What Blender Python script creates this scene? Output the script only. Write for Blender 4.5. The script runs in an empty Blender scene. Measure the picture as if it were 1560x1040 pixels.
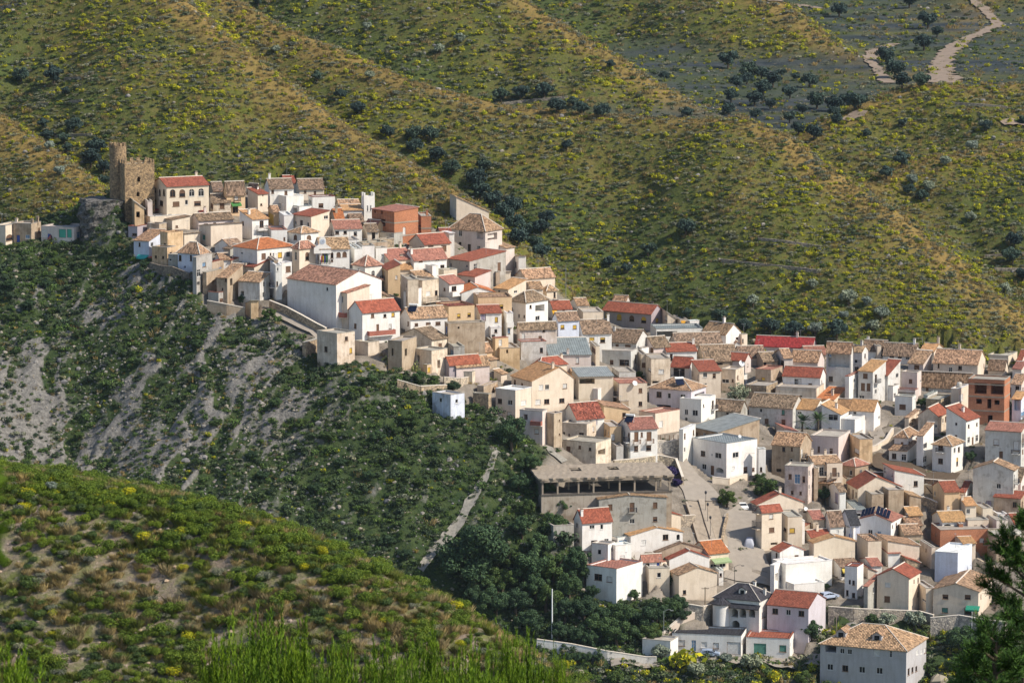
import bpy, math, random
import numpy as np
rnd = random.Random(7)
rng = np.random.default_rng(11)
scene = bpy.context.scene
COL = scene.collection
# ------------------------------------------------------------------ camera model (metres; camera looks along +Y and down)
F = 6300.0
PITCH = math.radians(8.0)
CP, SP = math.cos(PITCH), math.sin(PITCH)
CZ = 200.0
SUN_T, SUN_EL = math.radians(21), math.radians(43)

def ray(u, v):
    r = (u-780)/F; s = (520-v)/F
    return np.array([r, CP+s*SP, -SP+s*CP])
def px(u, v, D):
    d = ray(u, v); return np.array([d[0]*D, d[1]*D, CZ+d[2]*D])
def project(x, y, z):
    zc = z-CZ
    D = y*CP-zc*SP
    up = y*SP+zc*CP
    return 780+F*x/D, 520-F*up/D, D

# ------------------------------------------------------------------ value noise
class VN:
    def __init__(s, seed):
        s.g = np.random.default_rng(seed).random((256, 256))
    def __call__(s, x, y):
        x = np.asarray(x, float); y = np.asarray(y, float)
        xi = np.floor(x).astype(int); yi = np.floor(y).astype(int)
        fx = x-xi; fy = y-yi
        fx = fx*fx*(3-2*fx); fy = fy*fy*(3-2*fy)
        g = s.g
        a = g[xi & 255, yi & 255]; b = g[(xi+1) & 255, yi & 255]
        c = g[xi & 255, (yi+1) & 255]; d = g[(xi+1) & 255, (yi+1) & 255]
        return (a*(1-fx)+b*fx)*(1-fy)+(c*(1-fx)+d*fx)*fy
N1, N2, N3, N4 = VN(1), VN(2), VN(3), VN(4)
def fbm(x, y, n=N1, o=4):
    t = 0; a = .5
    for i in range(o):
        t = t+a*n(x*2**i+i*17.3, y*2**i+i*7.7); a *= .5
    return t/(1-.5**o)

# ------------------------------------------------------------------ terrain
class TPS:
    def __init__(s, P, lam=2.0):
        P = np.array(P, float); n = len(P)
        s.c = P[:, :2]/100
        K = s.k(s.c[:, None, :]-s.c[None, :, :])+lam*1e-3*np.eye(n)
        A = np.zeros((n+3, n+3)); A[:n, :n] = K; A[:n, n] = 1; A[:n, n+1:] = s.c
        A[n:, :n] = A[:n, n:].T
        b = np.zeros(n+3); b[:n] = P[:, 2]
        s.w = np.linalg.solve(A, b); s.n = n
    @staticmethod
    def k(d):
        r2 = (d**2).sum(-1)+1e-9
        return r2*np.log(r2)*.5
    def __call__(s, x, y):
        x = np.asarray(x, float)/100; y = np.asarray(y, float)/100
        o = s.w[s.n]+s.w[s.n+1]*x+s.w[s.n+2]*y
        for i in range(s.n):
            r2 = (x-s.c[i, 0])**2+(y-s.c[i, 1])**2+1e-9
            o = o+s.w[i]*r2*np.log(r2)*.5
        return o

VC = [  # village hill: pixel, distance
 (165,302,926),(150,400,918),(150,460,905),(100,700,868),(0,400,921),(0,372,930),(60,374,928),(125,376,926),(60,450,910),(0,500,900),
 (250,730,845),(0,720,850),(200,550,880),(330,480,886),(300,425,894),(-120,380,935),(-120,720,850),(120,560,884),(0,620,872),
 (480,490,880),(520,548,868),(640,572,868),(560,610,855),(450,700,847),(600,870,826),(750,690,850),(690,625,860),(850,690,857),
 (800,800,838),(900,900,828),(840,960,822),(1000,1000,818),(1300,1045,812),(1560,1040,812),(1700,1040,812),
 (230,320,928),(300,335,930),(400,330,940),(480,330,943),(560,330,945),(650,355,944),(740,400,948),(820,435,956),(870,465,964),
 (1000,520,957),(1130,532,961),(1250,548,964),(1450,555,966),(1560,562,966),(1720,570,966),
 (400,400,906),(600,450,902),(700,500,893),(800,580,889),(900,600,896),(1000,640,890),(1100,700,880),(1030,720,872),(910,705,864),
 (1130,800,858),(1140,890,842),(900,840,838),(1300,700,893),(1400,620,926),(1300,800,866),(1300,920,838),(1450,820,866),(1450,930,838),
 (1560,700,896),(1250,600,926),(1100,600,924),(700,420,922),(550,390,915),(1700,800,870),(1100,960,826),(1200,965,826),(1000,900,832),
 (700,930,822),(500,800,834),(350,820,830),(100,820,836),(950,780,850),(1230,730,882),(1560,830,864),(1560,930,838)]
P = [px(*c) for c in VC]
for c in [(230,300,935),(330,290,945),(400,300,950),(480,310,952),(600,330,953),(740,380,958),(870,460,972),(1000,515,968),(1250,540,973),(1450,548,974),(1600,555,974)]:
    p = px(*c); P.append(p); P.append(p+np.array([0, 30, -12]))
for X in (-160, -80, 0, 80, 160):
    P.append(np.array([X, 700, CZ-186.])); P.append(np.array([X, 770, CZ-181.+(6 if X < 0 else 0)]))
TV = TPS(P)

RIDGES = [  # polyline (u, v, D), slope, crest radius
 ([(-300,-330,1300),(0,-200,1190),(150,-110,1145),(270,0,1095),(370,85,1068),(480,170,1045),(560,220,1025),(640,265,1008),(700,305,996),(740,345,985)], .60, 6),
 ([(-200,70,1060),(-60,140,1030),(0,180,1015),(80,235,995),(150,290,976),(185,318,966)], .62, 4),
 ([(150,-130,1260),(300,-30,1195),(400,30,1168),(520,80,1140),(640,130,1115),(760,163,1095),(900,176,1085),(1040,181,1075),(1130,180,1068),(1185,206,1058),(1260,260,1040),(1340,315,1022),(1420,380,1005),(1500,450,991),(1590,530,980)], .56, 7),
 ([(400,-160,1400),(560,-90,1345),(760,-20,1305),(850,40,1282),(930,90,1262),(1000,135,1245),(1060,175,1230)], .56, 6),
 ([(800,-200,1560),(1000,-90,1480),(1180,0,1420),(1230,45,1395),(1290,90,1372),(1350,130,1352),(1385,158,1342)], .52, 6),
 ([(1215,222,1128),(1280,178,1140),(1340,147,1150),(1400,131,1156),(1480,132,1150),(1580,126,1146),(1750,110,1150)], .46, 7),
 ([(1300,300,1068),(1360,262,1080),(1440,238,1088),(1560,216,1092),(1750,205,1095)], .42, 8),
 ([(1455,90,1480),(1490,20,1540),(1560,-60,1580),(1750,-130,1600)], .45, 10),
 ([(-800,-420,1700),(200,-350,1750),(800,-200,1760),(1100,-90,1780),(1400,-70,1850),(1700,-150,1850),(2300,-250,1800)], .4, 20),
]
SEG = []
for pts, k, r in RIDGES:
    w = [px(*p) for p in pts]
    for a, b in zip(w[:-1], w[1:]): SEG.append((a, b, k, r))
def ridges(x, y):
    x = np.asarray(x, float); y = np.asarray(y, float)
    base = CZ-107+.04*(y-1200)+np.where(y < 1110, -.5*(1110-y), 0)
    acc = np.exp((base-CZ+100)/3.0); crest = np.full(np.shape(x), 1e9)
    for pts, k, r in RIDGES:
        best = np.full(np.shape(x), -1e9)
        w = [px(*p) for p in pts]
        for a, b in zip(w[:-1], w[1:]):
            d = b-a; L2 = d[0]**2+d[1]**2
            t = np.clip(((x-a[0])*d[0]+(y-a[1])*d[1])/L2, 0, 1)
            dist = np.sqrt((x-a[0]-t*d[0])**2+(y-a[1]-t*d[1])**2)
            nx, ny = (-d[1], d[0]) if d[0] > 0 else (d[1], -d[0])
            sd = ((x-a[0])*nx+(y-a[1])*ny)/math.sqrt(L2)
            z = a[2]+t*d[2]-k*(1.35+.35*np.tanh(sd/4))*(np.sqrt(dist**2+r*r)-r)
            best = np.maximum(best, z)
            crest = np.minimum(crest, dist)
        acc = acc+np.exp(np.clip((best-CZ+100)/3.0, -60, 60))
    return np.log(acc)*3.0-100+CZ, crest
def village(x, y):
    return TV(x, y)-1.2*np.maximum(0, np.asarray(y)-985)
def hillnoise(x, y):
    return (fbm(x/30, y/42, N1, 3)-.5)*12+(fbm(x/9, y/9, N2, 3)-.5)*2.2
def valleyness(zr, y):
    return np.clip(1-(zr-(CZ-107+.04*(np.asarray(y)-1200))-1)/5, 0, 1)*(np.asarray(y) > 1120)
def terr0(x, y):
    zr, c = ridges(x, y)
    return np.maximum(village(x, y), zr+hillnoise(x, y)*np.clip(c/25, .12, 1))
def inpoly(x, y, poly):
    x = np.asarray(x, float); y = np.asarray(y, float)
    r = np.zeros(np.shape(x), bool); n = len(poly)
    for i in range(n):
        x1, y1 = poly[i]; x2, y2 = poly[(i+1) % n]
        if y1 == y2: continue
        c = (y1 > y) != (y2 > y)
        r ^= c & (x < (x2-x1)*(y-y1)/(y2-y1)+x1)
    return r
_Ds = np.concatenate([np.arange(760, 1000, 2.0), np.arange(1000, 2000, 5.0)])
def hit(u, v, fn=None, Ds=None):
    fn = fn or terr; Ds = _Ds if Ds is None else Ds
    d = ray(u, v)
    g = CZ+d[2]*Ds-fn(d[0]*Ds, d[1]*Ds)
    i = np.argmax(g < 0)
    if g[i] >= 0: i = len(Ds)-1
    lo, hi = Ds[max(i-1, 0)], Ds[i]
    for _ in range(3):
        t = np.linspace(lo, hi, 9); gg = CZ+d[2]*t-fn(d[0]*t, d[1]*t)
        j = np.argmax(gg < 0)
        if gg[j] >= 0: break
        lo, hi = t[max(j-1, 0)], t[j]
    D = .5*(lo+hi)
    return np.array([d[0]*D, d[1]*D, CZ+d[2]*D]), D
VPX = [(188,338),(235,300),(330,280),(490,285),(545,318),(600,345),(672,352),(700,345),(800,402),(870,460),(1000,482),(1150,527),(1330,538),(1560,560),(1740,577),(1740,955),(1420,930),(1262,925),(1240,1002),(1000,1000),(1055,930),(900,900),(880,838),(812,715),(840,690),(760,640),(640,585),(520,555),(410,488),(320,470),(230,410)]
terr = terr0
VILLAGE = [tuple(hit(*p)[0][:2]) for p in VPX]
GUL = [(hit(u, v)[0][:2], w) for u, v, w in [(230,560,26),(190,660,24),(270,690,22),(170,440,10),(60,680,22),(330,560,14),(380,590,10)]]
def ravine_w(x, y):
    w = 0
    for c, r in GUL: w = w+np.exp(-((x-c[0])**2+(y-c[1])**2)/(r*r))
    return np.clip(w, 0, 1)
def ribs(x, y):      # rock ribs running down the fall line
    w_ = (fbm(x/16, y/16, N1, 3)-.5)*16; a = .91*x-.41*y+w_; b = .41*x+.91*y
    r1 = 1-np.abs(fbm(a/8, b/40, N4, 3)-.5)*4; r2 = 1-np.abs(fbm(a/3+40, b/13, N2, 3)-.5)*4
    return np.clip(.45*r1+.3*r2+.9*(fbm(x/7, y/9, N3, 4)-.33), 0, 1)
def ravnoise(x, y):
    return (fbm(x/7, y/14, N3, 4)-.5)*3.0+ribs(x, y)*3.4-1.4
def terr(x, y):
    x = np.asarray(x, float); y = np.asarray(y, float)
    zr, c = ridges(x, y); zv = village(x, y)
    near = np.zeros(np.shape(x))
    iv = inpoly(x, y, VILLAGE)
    zv = zv+np.where(iv, 0, ravnoise(x, y)*np.clip((975-y)/40, 0, 1)*.8)
    return np.maximum(zv, zr+hillnoise(x, y)*np.clip(c/25, .12, 1)*(1-.93*valleyness(zr, y)))

# near hill in front
NC = [(0,720,335),(200,750,330),(400,800,322),(560,870,315),(700,940,308),(870,1040,300),(-150,705,340),(1000,1130,294),(1250,1300,285),
      (0,1040,309),(200,1040,308),(400,1040,304),(600,1040,300),(0,880,321),(250,900,317),(450,930,311),(600,960,306),(-150,1040,312),(750,1040,300)]
Pn = [px(*c) for c in NC]
for c in NC[:9]:
    p = px(*c); Pn.append(p+np.array([0, 14, -5.])); Pn.append(p+np.array([0, 50, -32.])); Pn.append(p+np.array([0, 130, -95.]))
for X in (-70, -30, 0, 30, 70):
    for Y, Z in ((-20, 3.), (0, -1.7), (8, -3.7), (40, -11.6), (80, -21), (150, -39), (220, -57), (270, -69)):
        Pn.append(np.array([X*max(.2, Y/150), Y, CZ+Z]))
TN = TPS(Pn, .5)
def nterr(x, y):
    return TN(x, y)+(fbm(np.asarray(x)/6, np.asarray(y)/6, N2, 4)-.5)*1.0*np.clip((np.asarray(y)-200)/50, 0, 1)

# ------------------------------------------------------------------ object helpers
def tag(o, label=None, cat=None, group=None, kind=None):
    if label: o['label'] = label
    if cat: o['category'] = cat
    if group: o['group'] = group
    if kind: o['kind'] = kind
    return o
def empty(name, loc, rz=0):
    o = bpy.data.objects.new(name, None); COL.objects.link(o)
    o.location = loc; o.rotation_euler = (0, 0, rz); o.empty_display_size = .5
    return o
def link(name, me, parent=None, color=None, loc=None):
    o = bpy.data.objects.new(name, me); COL.objects.link(o)
    if parent: o.parent = parent
    if loc is not None: o.location = loc
    if color: o.color = (*color[:3], 1)
    return o
class MB:
    def __init__(s): s.v = []; s.f = []; s.m = []
    def quad(s, *p, m=0):
        i = len(s.v); s.v += [tuple(map(float, q)) for q in p]; s.f.append(tuple(range(i, i+len(p)))); s.m.append(m)
    def hexa(s, b, t, m=0):     # b, t: 4 bottom and 4 top points
        i = len(s.v); s.v += [tuple(map(float, q)) for q in list(b)+list(t)]
        for f in ((3,2,1,0),(4,5,6,7),(0,1,5,4),(1,2,6,5),(2,3,7,6),(3,0,4,7)):
            s.f.append(tuple(i+j for j in f)); s.m.append(m)
    def box(s, c, sx, sy, sz, m=0, rz=0):  # c: bottom centre
        ca, sa = math.cos(rz), math.sin(rz)
        q = [(c[0]+ca*x-sa*y, c[1]+sa*x+ca*y) for x, y in ((-sx/2,-sy/2),(sx/2,-sy/2),(sx/2,sy/2),(-sx/2,sy/2))]
        s.hexa([(x, y, c[2]) for x, y in q], [(x, y, c[2]+sz) for x, y in q], m)
    def tube(s, a, b, r0, r1, n=7, m=0, cap=True):
        a = np.array(a, float); b = np.array(b, float); d = b-a; L = np.linalg.norm(d)
        if L < 1e-6: return
        d /= L; h = np.array([0, 0, 1.]) if abs(d[2]) < .9 else np.array([1., 0, 0])
        e = np.cross(d, h); e /= np.linalg.norm(e); g = np.cross(d, e)
        i = len(s.v)
        for c, r in ((a, r0), (b, r1)):
            for k in range(n):
                t = 2*math.pi*k/n; s.v.append(tuple(c+r*(math.cos(t)*e+math.sin(t)*g)))
        for k in range(n):
            k2 = (k+1) % n; s.f.append((i+k, i+k2, i+n+k2, i+n+k)); s.m.append(m)
        if cap:
            s.f.append(tuple(i+n+k for k in range(n))); s.m.append(m)
            s.f.append(tuple(i+k for k in reversed(range(n)))); s.m.append(m)
    def lathe(s, c, prof, n=16, m=0, sx=1, sy=1):
        i = len(s.v)
        for r, z in prof:
            for k in range(n):
                t = 2*math.pi*k/n; s.v.append((c[0]+r*sx*math.cos(t), c[1]+r*sy*math.sin(t), c[2]+z))
        for j in range(len(prof)-1):
            for k in range(n):
                k2 = (k+1) % n; s.f.append((i+j*n+k, i+j*n+k2, i+(j+1)*n+k2, i+(j+1)*n+k)); s.m.append(m)
    def mesh(s, name, mats, uv=False, smooth=False):
        me = bpy.data.meshes.new(name); me.from_pydata(s.v, [], s.f)
        for m in mats: me.materials.append(m)
        if len(mats) > 1: me.polygons.foreach_set('material_index', s.m)
        if uv: roof_uv(me)
        if smooth: me.polygons.foreach_set('use_smooth', [True]*len(me.polygons))
        me.update(); return me
    def build(s, name, mats, parent=None, color=None, uv=False, smooth=False, loc=None):
        if not isinstance(mats, (list, tuple)): mats = [mats]
        return link(name, s.mesh(name, mats, uv, smooth), parent, color, loc)
def roof_uv(me):
    lay = me.uv_layers.new(name='UVMap')
    for p in me.polygons:
        n = np.array(p.normal)
        e = np.array([-n[1], n[0], 0.]); L = np.linalg.norm(e)
        e = e/L if L > .05 else np.array([1., 0, 0])
        d = np.cross(n, e)
        for li in p.loop_indices:
            c = np.array(me.vertices[me.loops[li].vertex_index].co)
            lay.data[li].uv = (float(c@e), float(c@d))

# ------------------------------------------------------------------ materials
def newmat(name):
    m = bpy.data.materials.new(name); m.use_nodes = True
    nt = m.node_tree; b = nt.nodes['Principled BSDF']
    b.inputs['Roughness'].default_value = .85
    b.inputs['Specular IOR Level'].default_value = .25
    return m, nt, b
class NB:
    def __init__(s, nt): s.nt = nt
    def n(s, t, **kw):
        o = s.nt.nodes.new('ShaderNode'+t)
        for k, v in kw.items():
            if hasattr(o, k): setattr(o, k, v)
            else: o.inputs[k.replace('_', ' ')].default_value = v
        return o
    def l(s, a, b): s.nt.links.new(a, b)
    def noise(s, vec, scale, detail=4, rough=.55, dist=0):
        o = s.n('TexNoise'); o.inputs['Scale'].default_value = scale; o.inputs['Detail'].default_value = detail
        o.inputs['Roughness'].default_value = rough; o.inputs['Distortion'].default_value = dist
        if vec is not None: s.l(vec, o.inputs['Vector'])
        return o.outputs['Fac']
    def ramp(s, fac, stops):
        o = s.n('ValToRGB'); e = o.color_ramp.elements
        while len(e) < len(stops): e.new(.5)
        for i, (p, c) in enumerate(stops):
            e[i].position = p; e[i].color = (c, c, c, 1) if not isinstance(c, tuple) else (*c[:3], 1)
        s.l(fac, o.inputs['Fac']); return o.outputs['Color']
    def mix(s, fac, a, b, blend='MIX'):
        o = s.n('Mix'); o.data_type = 'RGBA'; o.blend_type = blend
        for k, v in (('Factor', fac), ('A', a), ('B', b)):
            i = [x for x in o.inputs if x.name == k and x.enabled][0] if k != 'Factor' else o.inputs[0]
            if isinstance(v, (int, float)): i.default_value = v
            elif isinstance(v, tuple): i.default_value = (*v[:3], 1)
            else: s.l(v, i)
        return [x for x in o.outputs if x.enabled][0]
    def math(s, op, a, b=None, c=None):
        o = s.n('Math'); o.operation = op
        for i, v in enumerate((a, b, c)):
            if v is None: continue
            if isinstance(v, (int, float)): o.inputs[i].default_value = v
            else: s.l(v, o.inputs[i])
        return o.outputs[0]
    def mapping(s, vec, scale, loc=None):
        o = s.n('Mapping'); o.inputs['Scale'].default_value = scale
        s.l(vec, o.inputs['Vector'])
        if loc is not None: s.l(loc, o.inputs['Location'])
        return o.outputs[0]
    def bump(s, h, strength, dist, bsdf):
        o = s.n('Bump'); o.inputs['Strength'].default_value = strength; o.inputs['Distance'].default_value = dist
        s.l(h, o.inputs['Height']); s.l(o.outputs[0], bsdf.inputs['Normal'])
MAT = {}
def flatmat(name, c, rough=.8, var=.25, scale=3.0, metal=0):
    m, nt, b = newmat(name); q = NB(nt)
    tc = q.n('TexCoord')
    f = q.noise(tc.outputs['Object'], scale, 4)
    c2 = tuple(x*(1-var) for x in c); c3 = tuple(min(1, x*(1+var)) for x in c)
    q.l(q.mix(f, c2, c3), b.inputs['Base Color'])
    b.inputs['Roughness'].default_value = rough; b.inputs['Metallic'].default_value = metal
    MAT[name] = m; return m
def make_wall(name, kind):
    m, nt, b = newmat(name); q = NB(nt)
    oi = q.n('ObjectInfo'); tc = q.n('TexCoord')
    off = q.math('MULTIPLY', oi.outputs['Random'], 90.0)
    comb = q.n('CombineXYZ'); q.l(off, comb.inputs[0]); q.l(off, comb.inputs[1])
    st = q.mapping(tc.outputs['Object'], (1.1, 1.1, .16), comb.outputs[0])
    bl = q.mapping(tc.outputs['Object'], (.35, .35, .35), comb.outputs[0])
    fine = q.noise(q.mapping(tc.outputs['Object'], (1, 1, 1), comb.outputs[0]), 5, 5, .65)
    col = oi.outputs['Color']
    streak = q.ramp(q.noise(st, 1.6, 5, .6), [(.42, 0.0), (.72, 1.0)])
    blot = q.ramp(q.noise(bl, 1.2, 5, .6, .4), [(.45, 0.0), (.66, 1.0)])
    amt = {'plaster': (.30, .28), 'old': (.6, .65), 'cement': (.4, .4)}.get(kind, (.3, .4))
    if kind == 'stone':
        v = q.n('TexVoronoi'); v.feature = 'F1'; v.inputs['Scale'].default_value = 2.6
        q.l(tc.outputs['Object'], v.inputs['Vector'])
        vd = q.n('TexVoronoi'); vd.feature = 'DISTANCE_TO_EDGE'; vd.inputs['Scale'].default_value = 2.6
        q.l(tc.outputs['Object'], vd.inputs['Vector'])
        sep = q.n('SeparateColor'); q.l(v.outputs['Color'], sep.inputs[0])
        col = q.mix(1.0, col, q.ramp(sep.outputs[0], [(0, (.55, .55, .58)), (1, (1.35, 1.3, 1.2))]), 'MULTIPLY')
        edge = q.ramp(vd.outputs[0], [(.0, .55), (.09, 1.0)])
        col = q.mix(1.0, col, edge, 'MULTIPLY')
        col = q.mix(q.math('MULTIPLY', blot, .45), col, q.mix(1.0, col, (.62, .6, .6), 'MULTIPLY'))
        q.bump(q.math('ADD', vd.outputs[0], q.math('MULTIPLY', fine, .3)), .9, .12, b)
    elif kind == 'brick':
        br = q.n('TexBrick'); br.inputs['Scale'].default_value = 2.2
        br.inputs['Color1'].default_value = (1.15, 1.1, 1.05, 1); br.inputs['Color2'].default_value = (.75, .72, .7, 1)
        br.inputs['Mortar'].default_value = (1.1, 1.5, 1.8, 1); br.inputs['Mortar Size'].default_value = .03
        mp = q.n('CombineXYZ'); sx = q.n('SeparateXYZ'); q.l(tc.outputs['Object'], sx.inputs[0])
        q.l(q.math('ADD', sx.outputs[0], sx.outputs[1]), mp.inputs[0]); q.l(sx.outputs[2], mp.inputs[1])
        q.l(mp.outputs[0], br.inputs['Vector'])
        col = q.mix(1.0, col, br.outputs['Color'], 'MULTIPLY')
        col = q.mix(q.math('MULTIPLY', blot, .5), col, q.mix(1.0, col, (.6, .6, .65), 'MULTIPLY'))
        q.bump(br.outputs['Fac'], .4, .03, b)
    else:
        col = q.mix(q.math('MULTIPLY', streak, amt[0]), col, q.mix(1.0, col, (.55, .5, .45), 'MULTIPLY'))
        col = q.mix(q.math('MULTIPLY', blot, amt[1]), col, q.mix(1.0, col, (.68, .62, .54), 'MULTIPLY'))
        f2 = q.ramp(fine, [(.3, .9), (.7, 1.06)])
        col = q.mix(1.0, col, f2, 'MULTIPLY')
        # splashed dirt along the foot of the wall
        sz = q.n('SeparateXYZ'); q.l(tc.outputs['Object'], sz.inputs[0])
        foot = q.ramp(q.math('ADD', sz.outputs[2], q.math('MULTIPLY', q.noise(bl, 3, 3), 1.6)), [(.4, .55), (1.0, 0.0)])
        col = q.mix(q.math('MULTIPLY', foot, .8 if kind != 'plaster' else .5), col, q.mix(1.0, col, (.6, .54, .46), 'MULTIPLY'))
        if kind in ('old', 'cement'):
            patch = q.ramp(q.noise(bl, 2.1, 4, .6), [(.57, 0.0), (.6, 1.0)])
            col = q.mix(q.math('MULTIPLY', patch, .5), col, q.mix(1.0, col, (.6, .58, .56), 'MULTIPLY'))
        q.bump(fine, .35, .03, b)
    q.l(col, b.inputs['Base Color']); b.inputs['Roughness'].default_value = .92
    MAT[name] = m
for k in ('plaster', 'old', 'cement', 'stone', 'brick'): make_wall('wall_'+k, k)
def make_roof(name, old):
    m, nt, b = newmat(name); q = NB(nt)
    oi = q.n('ObjectInfo'); uv = q.n('UVMap'); uv.uv_map = 'UVMap'
    off = q.math('MULTIPLY', oi.outputs['Random'], 70.0)
    comb = q.n('CombineXYZ'); q.l(off, comb.inputs[0]); q.l(off, comb.inputs[1])
    mp = q.mapping(uv.outputs[0], (1, 1, 1), comb.outputs[0])
    sx = q.n('SeparateXYZ'); q.l(mp, sx.inputs[0])
    cu = q.math('FLOOR', q.math('DIVIDE', sx.outputs[0], .30)); cv = q.math('FLOOR', q.math('DIVIDE', sx.outputs[1], .42))
    cc = q.n('CombineXYZ'); q.l(cu, cc.inputs[0]); q.l(cv, cc.inputs[1])
    wn = q.n('TexWhiteNoise'); wn.noise_dimensions = '2D'; q.l(cc.outputs[0], wn.inputs['Vector'])
    wave = q.math('SINE', q.math('MULTIPLY', sx.outputs[0], 2*math.pi/.30))
    row = q.math('FRACT', q.math('DIVIDE', sx.outputs[1], .42))
    col = oi.outputs['Color']
    lo, hi = (.42, 1.5) if old else (.72, 1.26)
    col = q.mix(1.0, col, q.ramp(wn.outputs['Value'], [(0, lo), (1, hi)]), 'MULTIPLY')
    patch = q.noise(mp, .9, 5, .65)
    if old:
        col = q.mix(q.ramp(patch, [(.42, 0.0), (.62, .75)]), col, q.mix(1.0, col, (.55, .58, .6), 'MULTIPLY'))
        col = q.mix(q.ramp(q.noise(mp, 2.4, 4, .7), [(.56, 0.0), (.68, .6)]), col, q.mix(1.0, col, (1.5, 1.4, 1.25), 'MULTIPLY'))
    else:
        col = q.mix(q.ramp(patch, [(.4, 0.0), (.68, .75)]), col, q.mix(1.0, col, (.62, .66, .70), 'MULTIPLY'))
        col = q.mix(q.ramp(q.noise(mp, 1.7, 4, .7), [(.55, 0.0), (.7, .5)]), col, q.mix(1.0, col, (1.25, 1.3, 1.3), 'MULTIPLY'))
    q.l(col, b.inputs['Base Color'])
    q.bump(q.math('ADD', wave, q.math('MULTIPLY', row, -.6)), .8 if old else .6, .06, b)
    b.inputs['Roughness'].default_value = .9
    MAT[name] = m
make_roof('roof_old', True); make_roof('roof_new', False)
m, nt, b = newmat('roof_slab'); q = NB(nt)
oi = q.n('ObjectInfo'); tc = q.n('TexCoord')
f = q.ramp(q.noise(tc.outputs['Object'], .8, 6, .65), [(.3, .6), (.7, 1.15)])
q.l(q.mix(1.0, oi.outputs['Color'], f, 'MULTIPLY'), b.inputs['Base Color']); b.inputs['Roughness'].default_value = .9
MAT['roof_slab'] = m
m, nt, b = newmat('roof_sheet'); q = NB(nt)
oi = q.n('ObjectInfo'); uv = q.n('UVMap'); uv.uv_map = 'UVMap'
sx = q.n('SeparateXYZ'); q.l(uv.outputs[0], sx.inputs[0])
wv = q.math('SINE', q.math('MULTIPLY', sx.outputs[0], 2*math.pi/.5))
f = q.ramp(q.noise(uv.outputs[0], .7, 5, .6), [(.3, .65), (.7, 1.15)])
q.l(q.mix(1.0, oi.outputs['Color'], f, 'MULTIPLY'), b.inputs['Base Color']); q.bump(wv, .5, .05, b)
b.inputs['Roughness'].default_value = .6
MAT['roof_sheet'] = m
m, nt, b = newmat('panel'); q = NB(nt)       # shutters, doors, blinds, awnings: colour of the object, fine slats
oi = q.n('ObjectInfo'); tc = q.n('TexCoord'); sx = q.n('SeparateXYZ'); q.l(tc.outputs['Object'], sx.inputs[0])
wv = q.math('SINE', q.math('MULTIPLY', sx.outputs[2], 2*math.pi/.12))
f = q.ramp(q.noise(tc.outputs['Object'], 2.5, 4), [(.3, .8), (.7, 1.12)])
q.l(q.mix(1.0, oi.outputs['Color'], f, 'MULTIPLY'), b.inputs['Base Color']); q.bump(wv, .5, .03, b)
b.inputs['Roughness'].default_value = .7
MAT['panel'] = m
m, nt, b = newmat('window_glass'); q = NB(nt)
oi = q.n('ObjectInfo')
q.l(q.mix(oi.outputs['Random'], (.008, .009, .012), (.022, .023, .028)), b.inputs['Base Color'])
b.inputs['Roughness'].default_value = .15; b.inputs['Specular IOR Level'].default_value = .3
MAT['glass'] = m
flatmat('frame_white', (.62, .60, .56), .6, .12); flatmat('frame_brown', (.16, .09, .05), .7, .2)
flatmat('mortar', (.62, .55, .46), .9, .3, 2); flatmat('metal_grey', (.32, .33, .34), .45, .2, 4, .4)
flatmat('iron', (.05, .05, .055), .5, .2); flatmat('white_paint', (.74, .74, .72), .5, .12)
flatmat('trunk', (.10, .075, .05), .95, .4, 6); flatmat('wood_pole', (.22, .17, .12), .9, .3, 4)
flatmat('solar_blue', (.010, .015, .035), .2, .2, 8); flatmat('rubber', (.02, .02, .02), .8, .2)
flatmat('concrete', (.31, .255, .195), .95, .35, 1.2); flatmat('road', (.30, .26, .215), .95, .22, .8)
flatmat('clay_track', (.25, .19, .14), .95, .45, .5); flatmat('gravel_path', (.25, .23, .195), .95, .6, 1.6)
flatmat('car_glass', (.02, .025, .03), .1, .1)
m, nt, b = newmat('object_paint'); q = NB(nt); oi = q.n('ObjectInfo')
tc = q.n('TexCoord'); f = q.ramp(q.noise(tc.outputs['Object'], 2, 3), [(.3, .88), (.7, 1.06)])
q.l(q.mix(1.0, oi.outputs['Color'], f, 'MULTIPLY'), b.inputs['Base Color']); b.inputs['Roughness'].default_value = .45
MAT['paint'] = m

def make_leaf(name, cols, rough=.75, sub=None):
    m, nt, b = newmat(name); q = NB(nt)
    g = q.n('NewGeometry'); oi = q.n('ObjectInfo')
    n = len(cols)
    st = [(i/(n-1), c) for i, c in enumerate(cols)] if n > 1 else [(0, cols[0]), (1, cols[0])]
    col = q.ramp(g.outputs['Random Per Island'], st)
    tint = q.ramp(oi.outputs['Random'], [(0, (.72, .74, .8)), (.5, (1, 1, 1)), (1, (1.3, 1.2, .95))])
    q.l(q.mix(1.0, col, tint, 'MULTIPLY'), b.inputs['Base Color'])
    b.inputs['Roughness'].default_value = rough
    MAT[name] = m; return m
make_leaf('leaf_broom', [(.13, .17, .015), (.24, .27, .014), (.42, .39, .010), (.55, .48, .010)])
make_leaf('leaf_grey', [(.11, .12, .08), (.19, .20, .13), (.25, .25, .17)])
make_leaf('leaf_dark', [(.04, .06, .03), (.065, .088, .04), (.10, .125, .055)])
make_leaf('leaf_mid', [(.03, .06, .015), (.06, .10, .025), (.10, .15, .035)])
make_leaf('leaf_olive', [(.016, .038, .034), (.036, .066, .054), (.068, .10, .078)])
make_leaf('leaf_ravine', [(.022, .042, .020), (.042, .070, .030), (.07, .105, .04)])
make_leaf('leaf_ravine_green', [(.035, .075, .016), (.065, .115, .024), (.105, .16, .036)])
make_leaf('leaf_tree', [(.020, .044, .021), (.042, .082, .032), (.072, .122, .044)])
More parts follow.
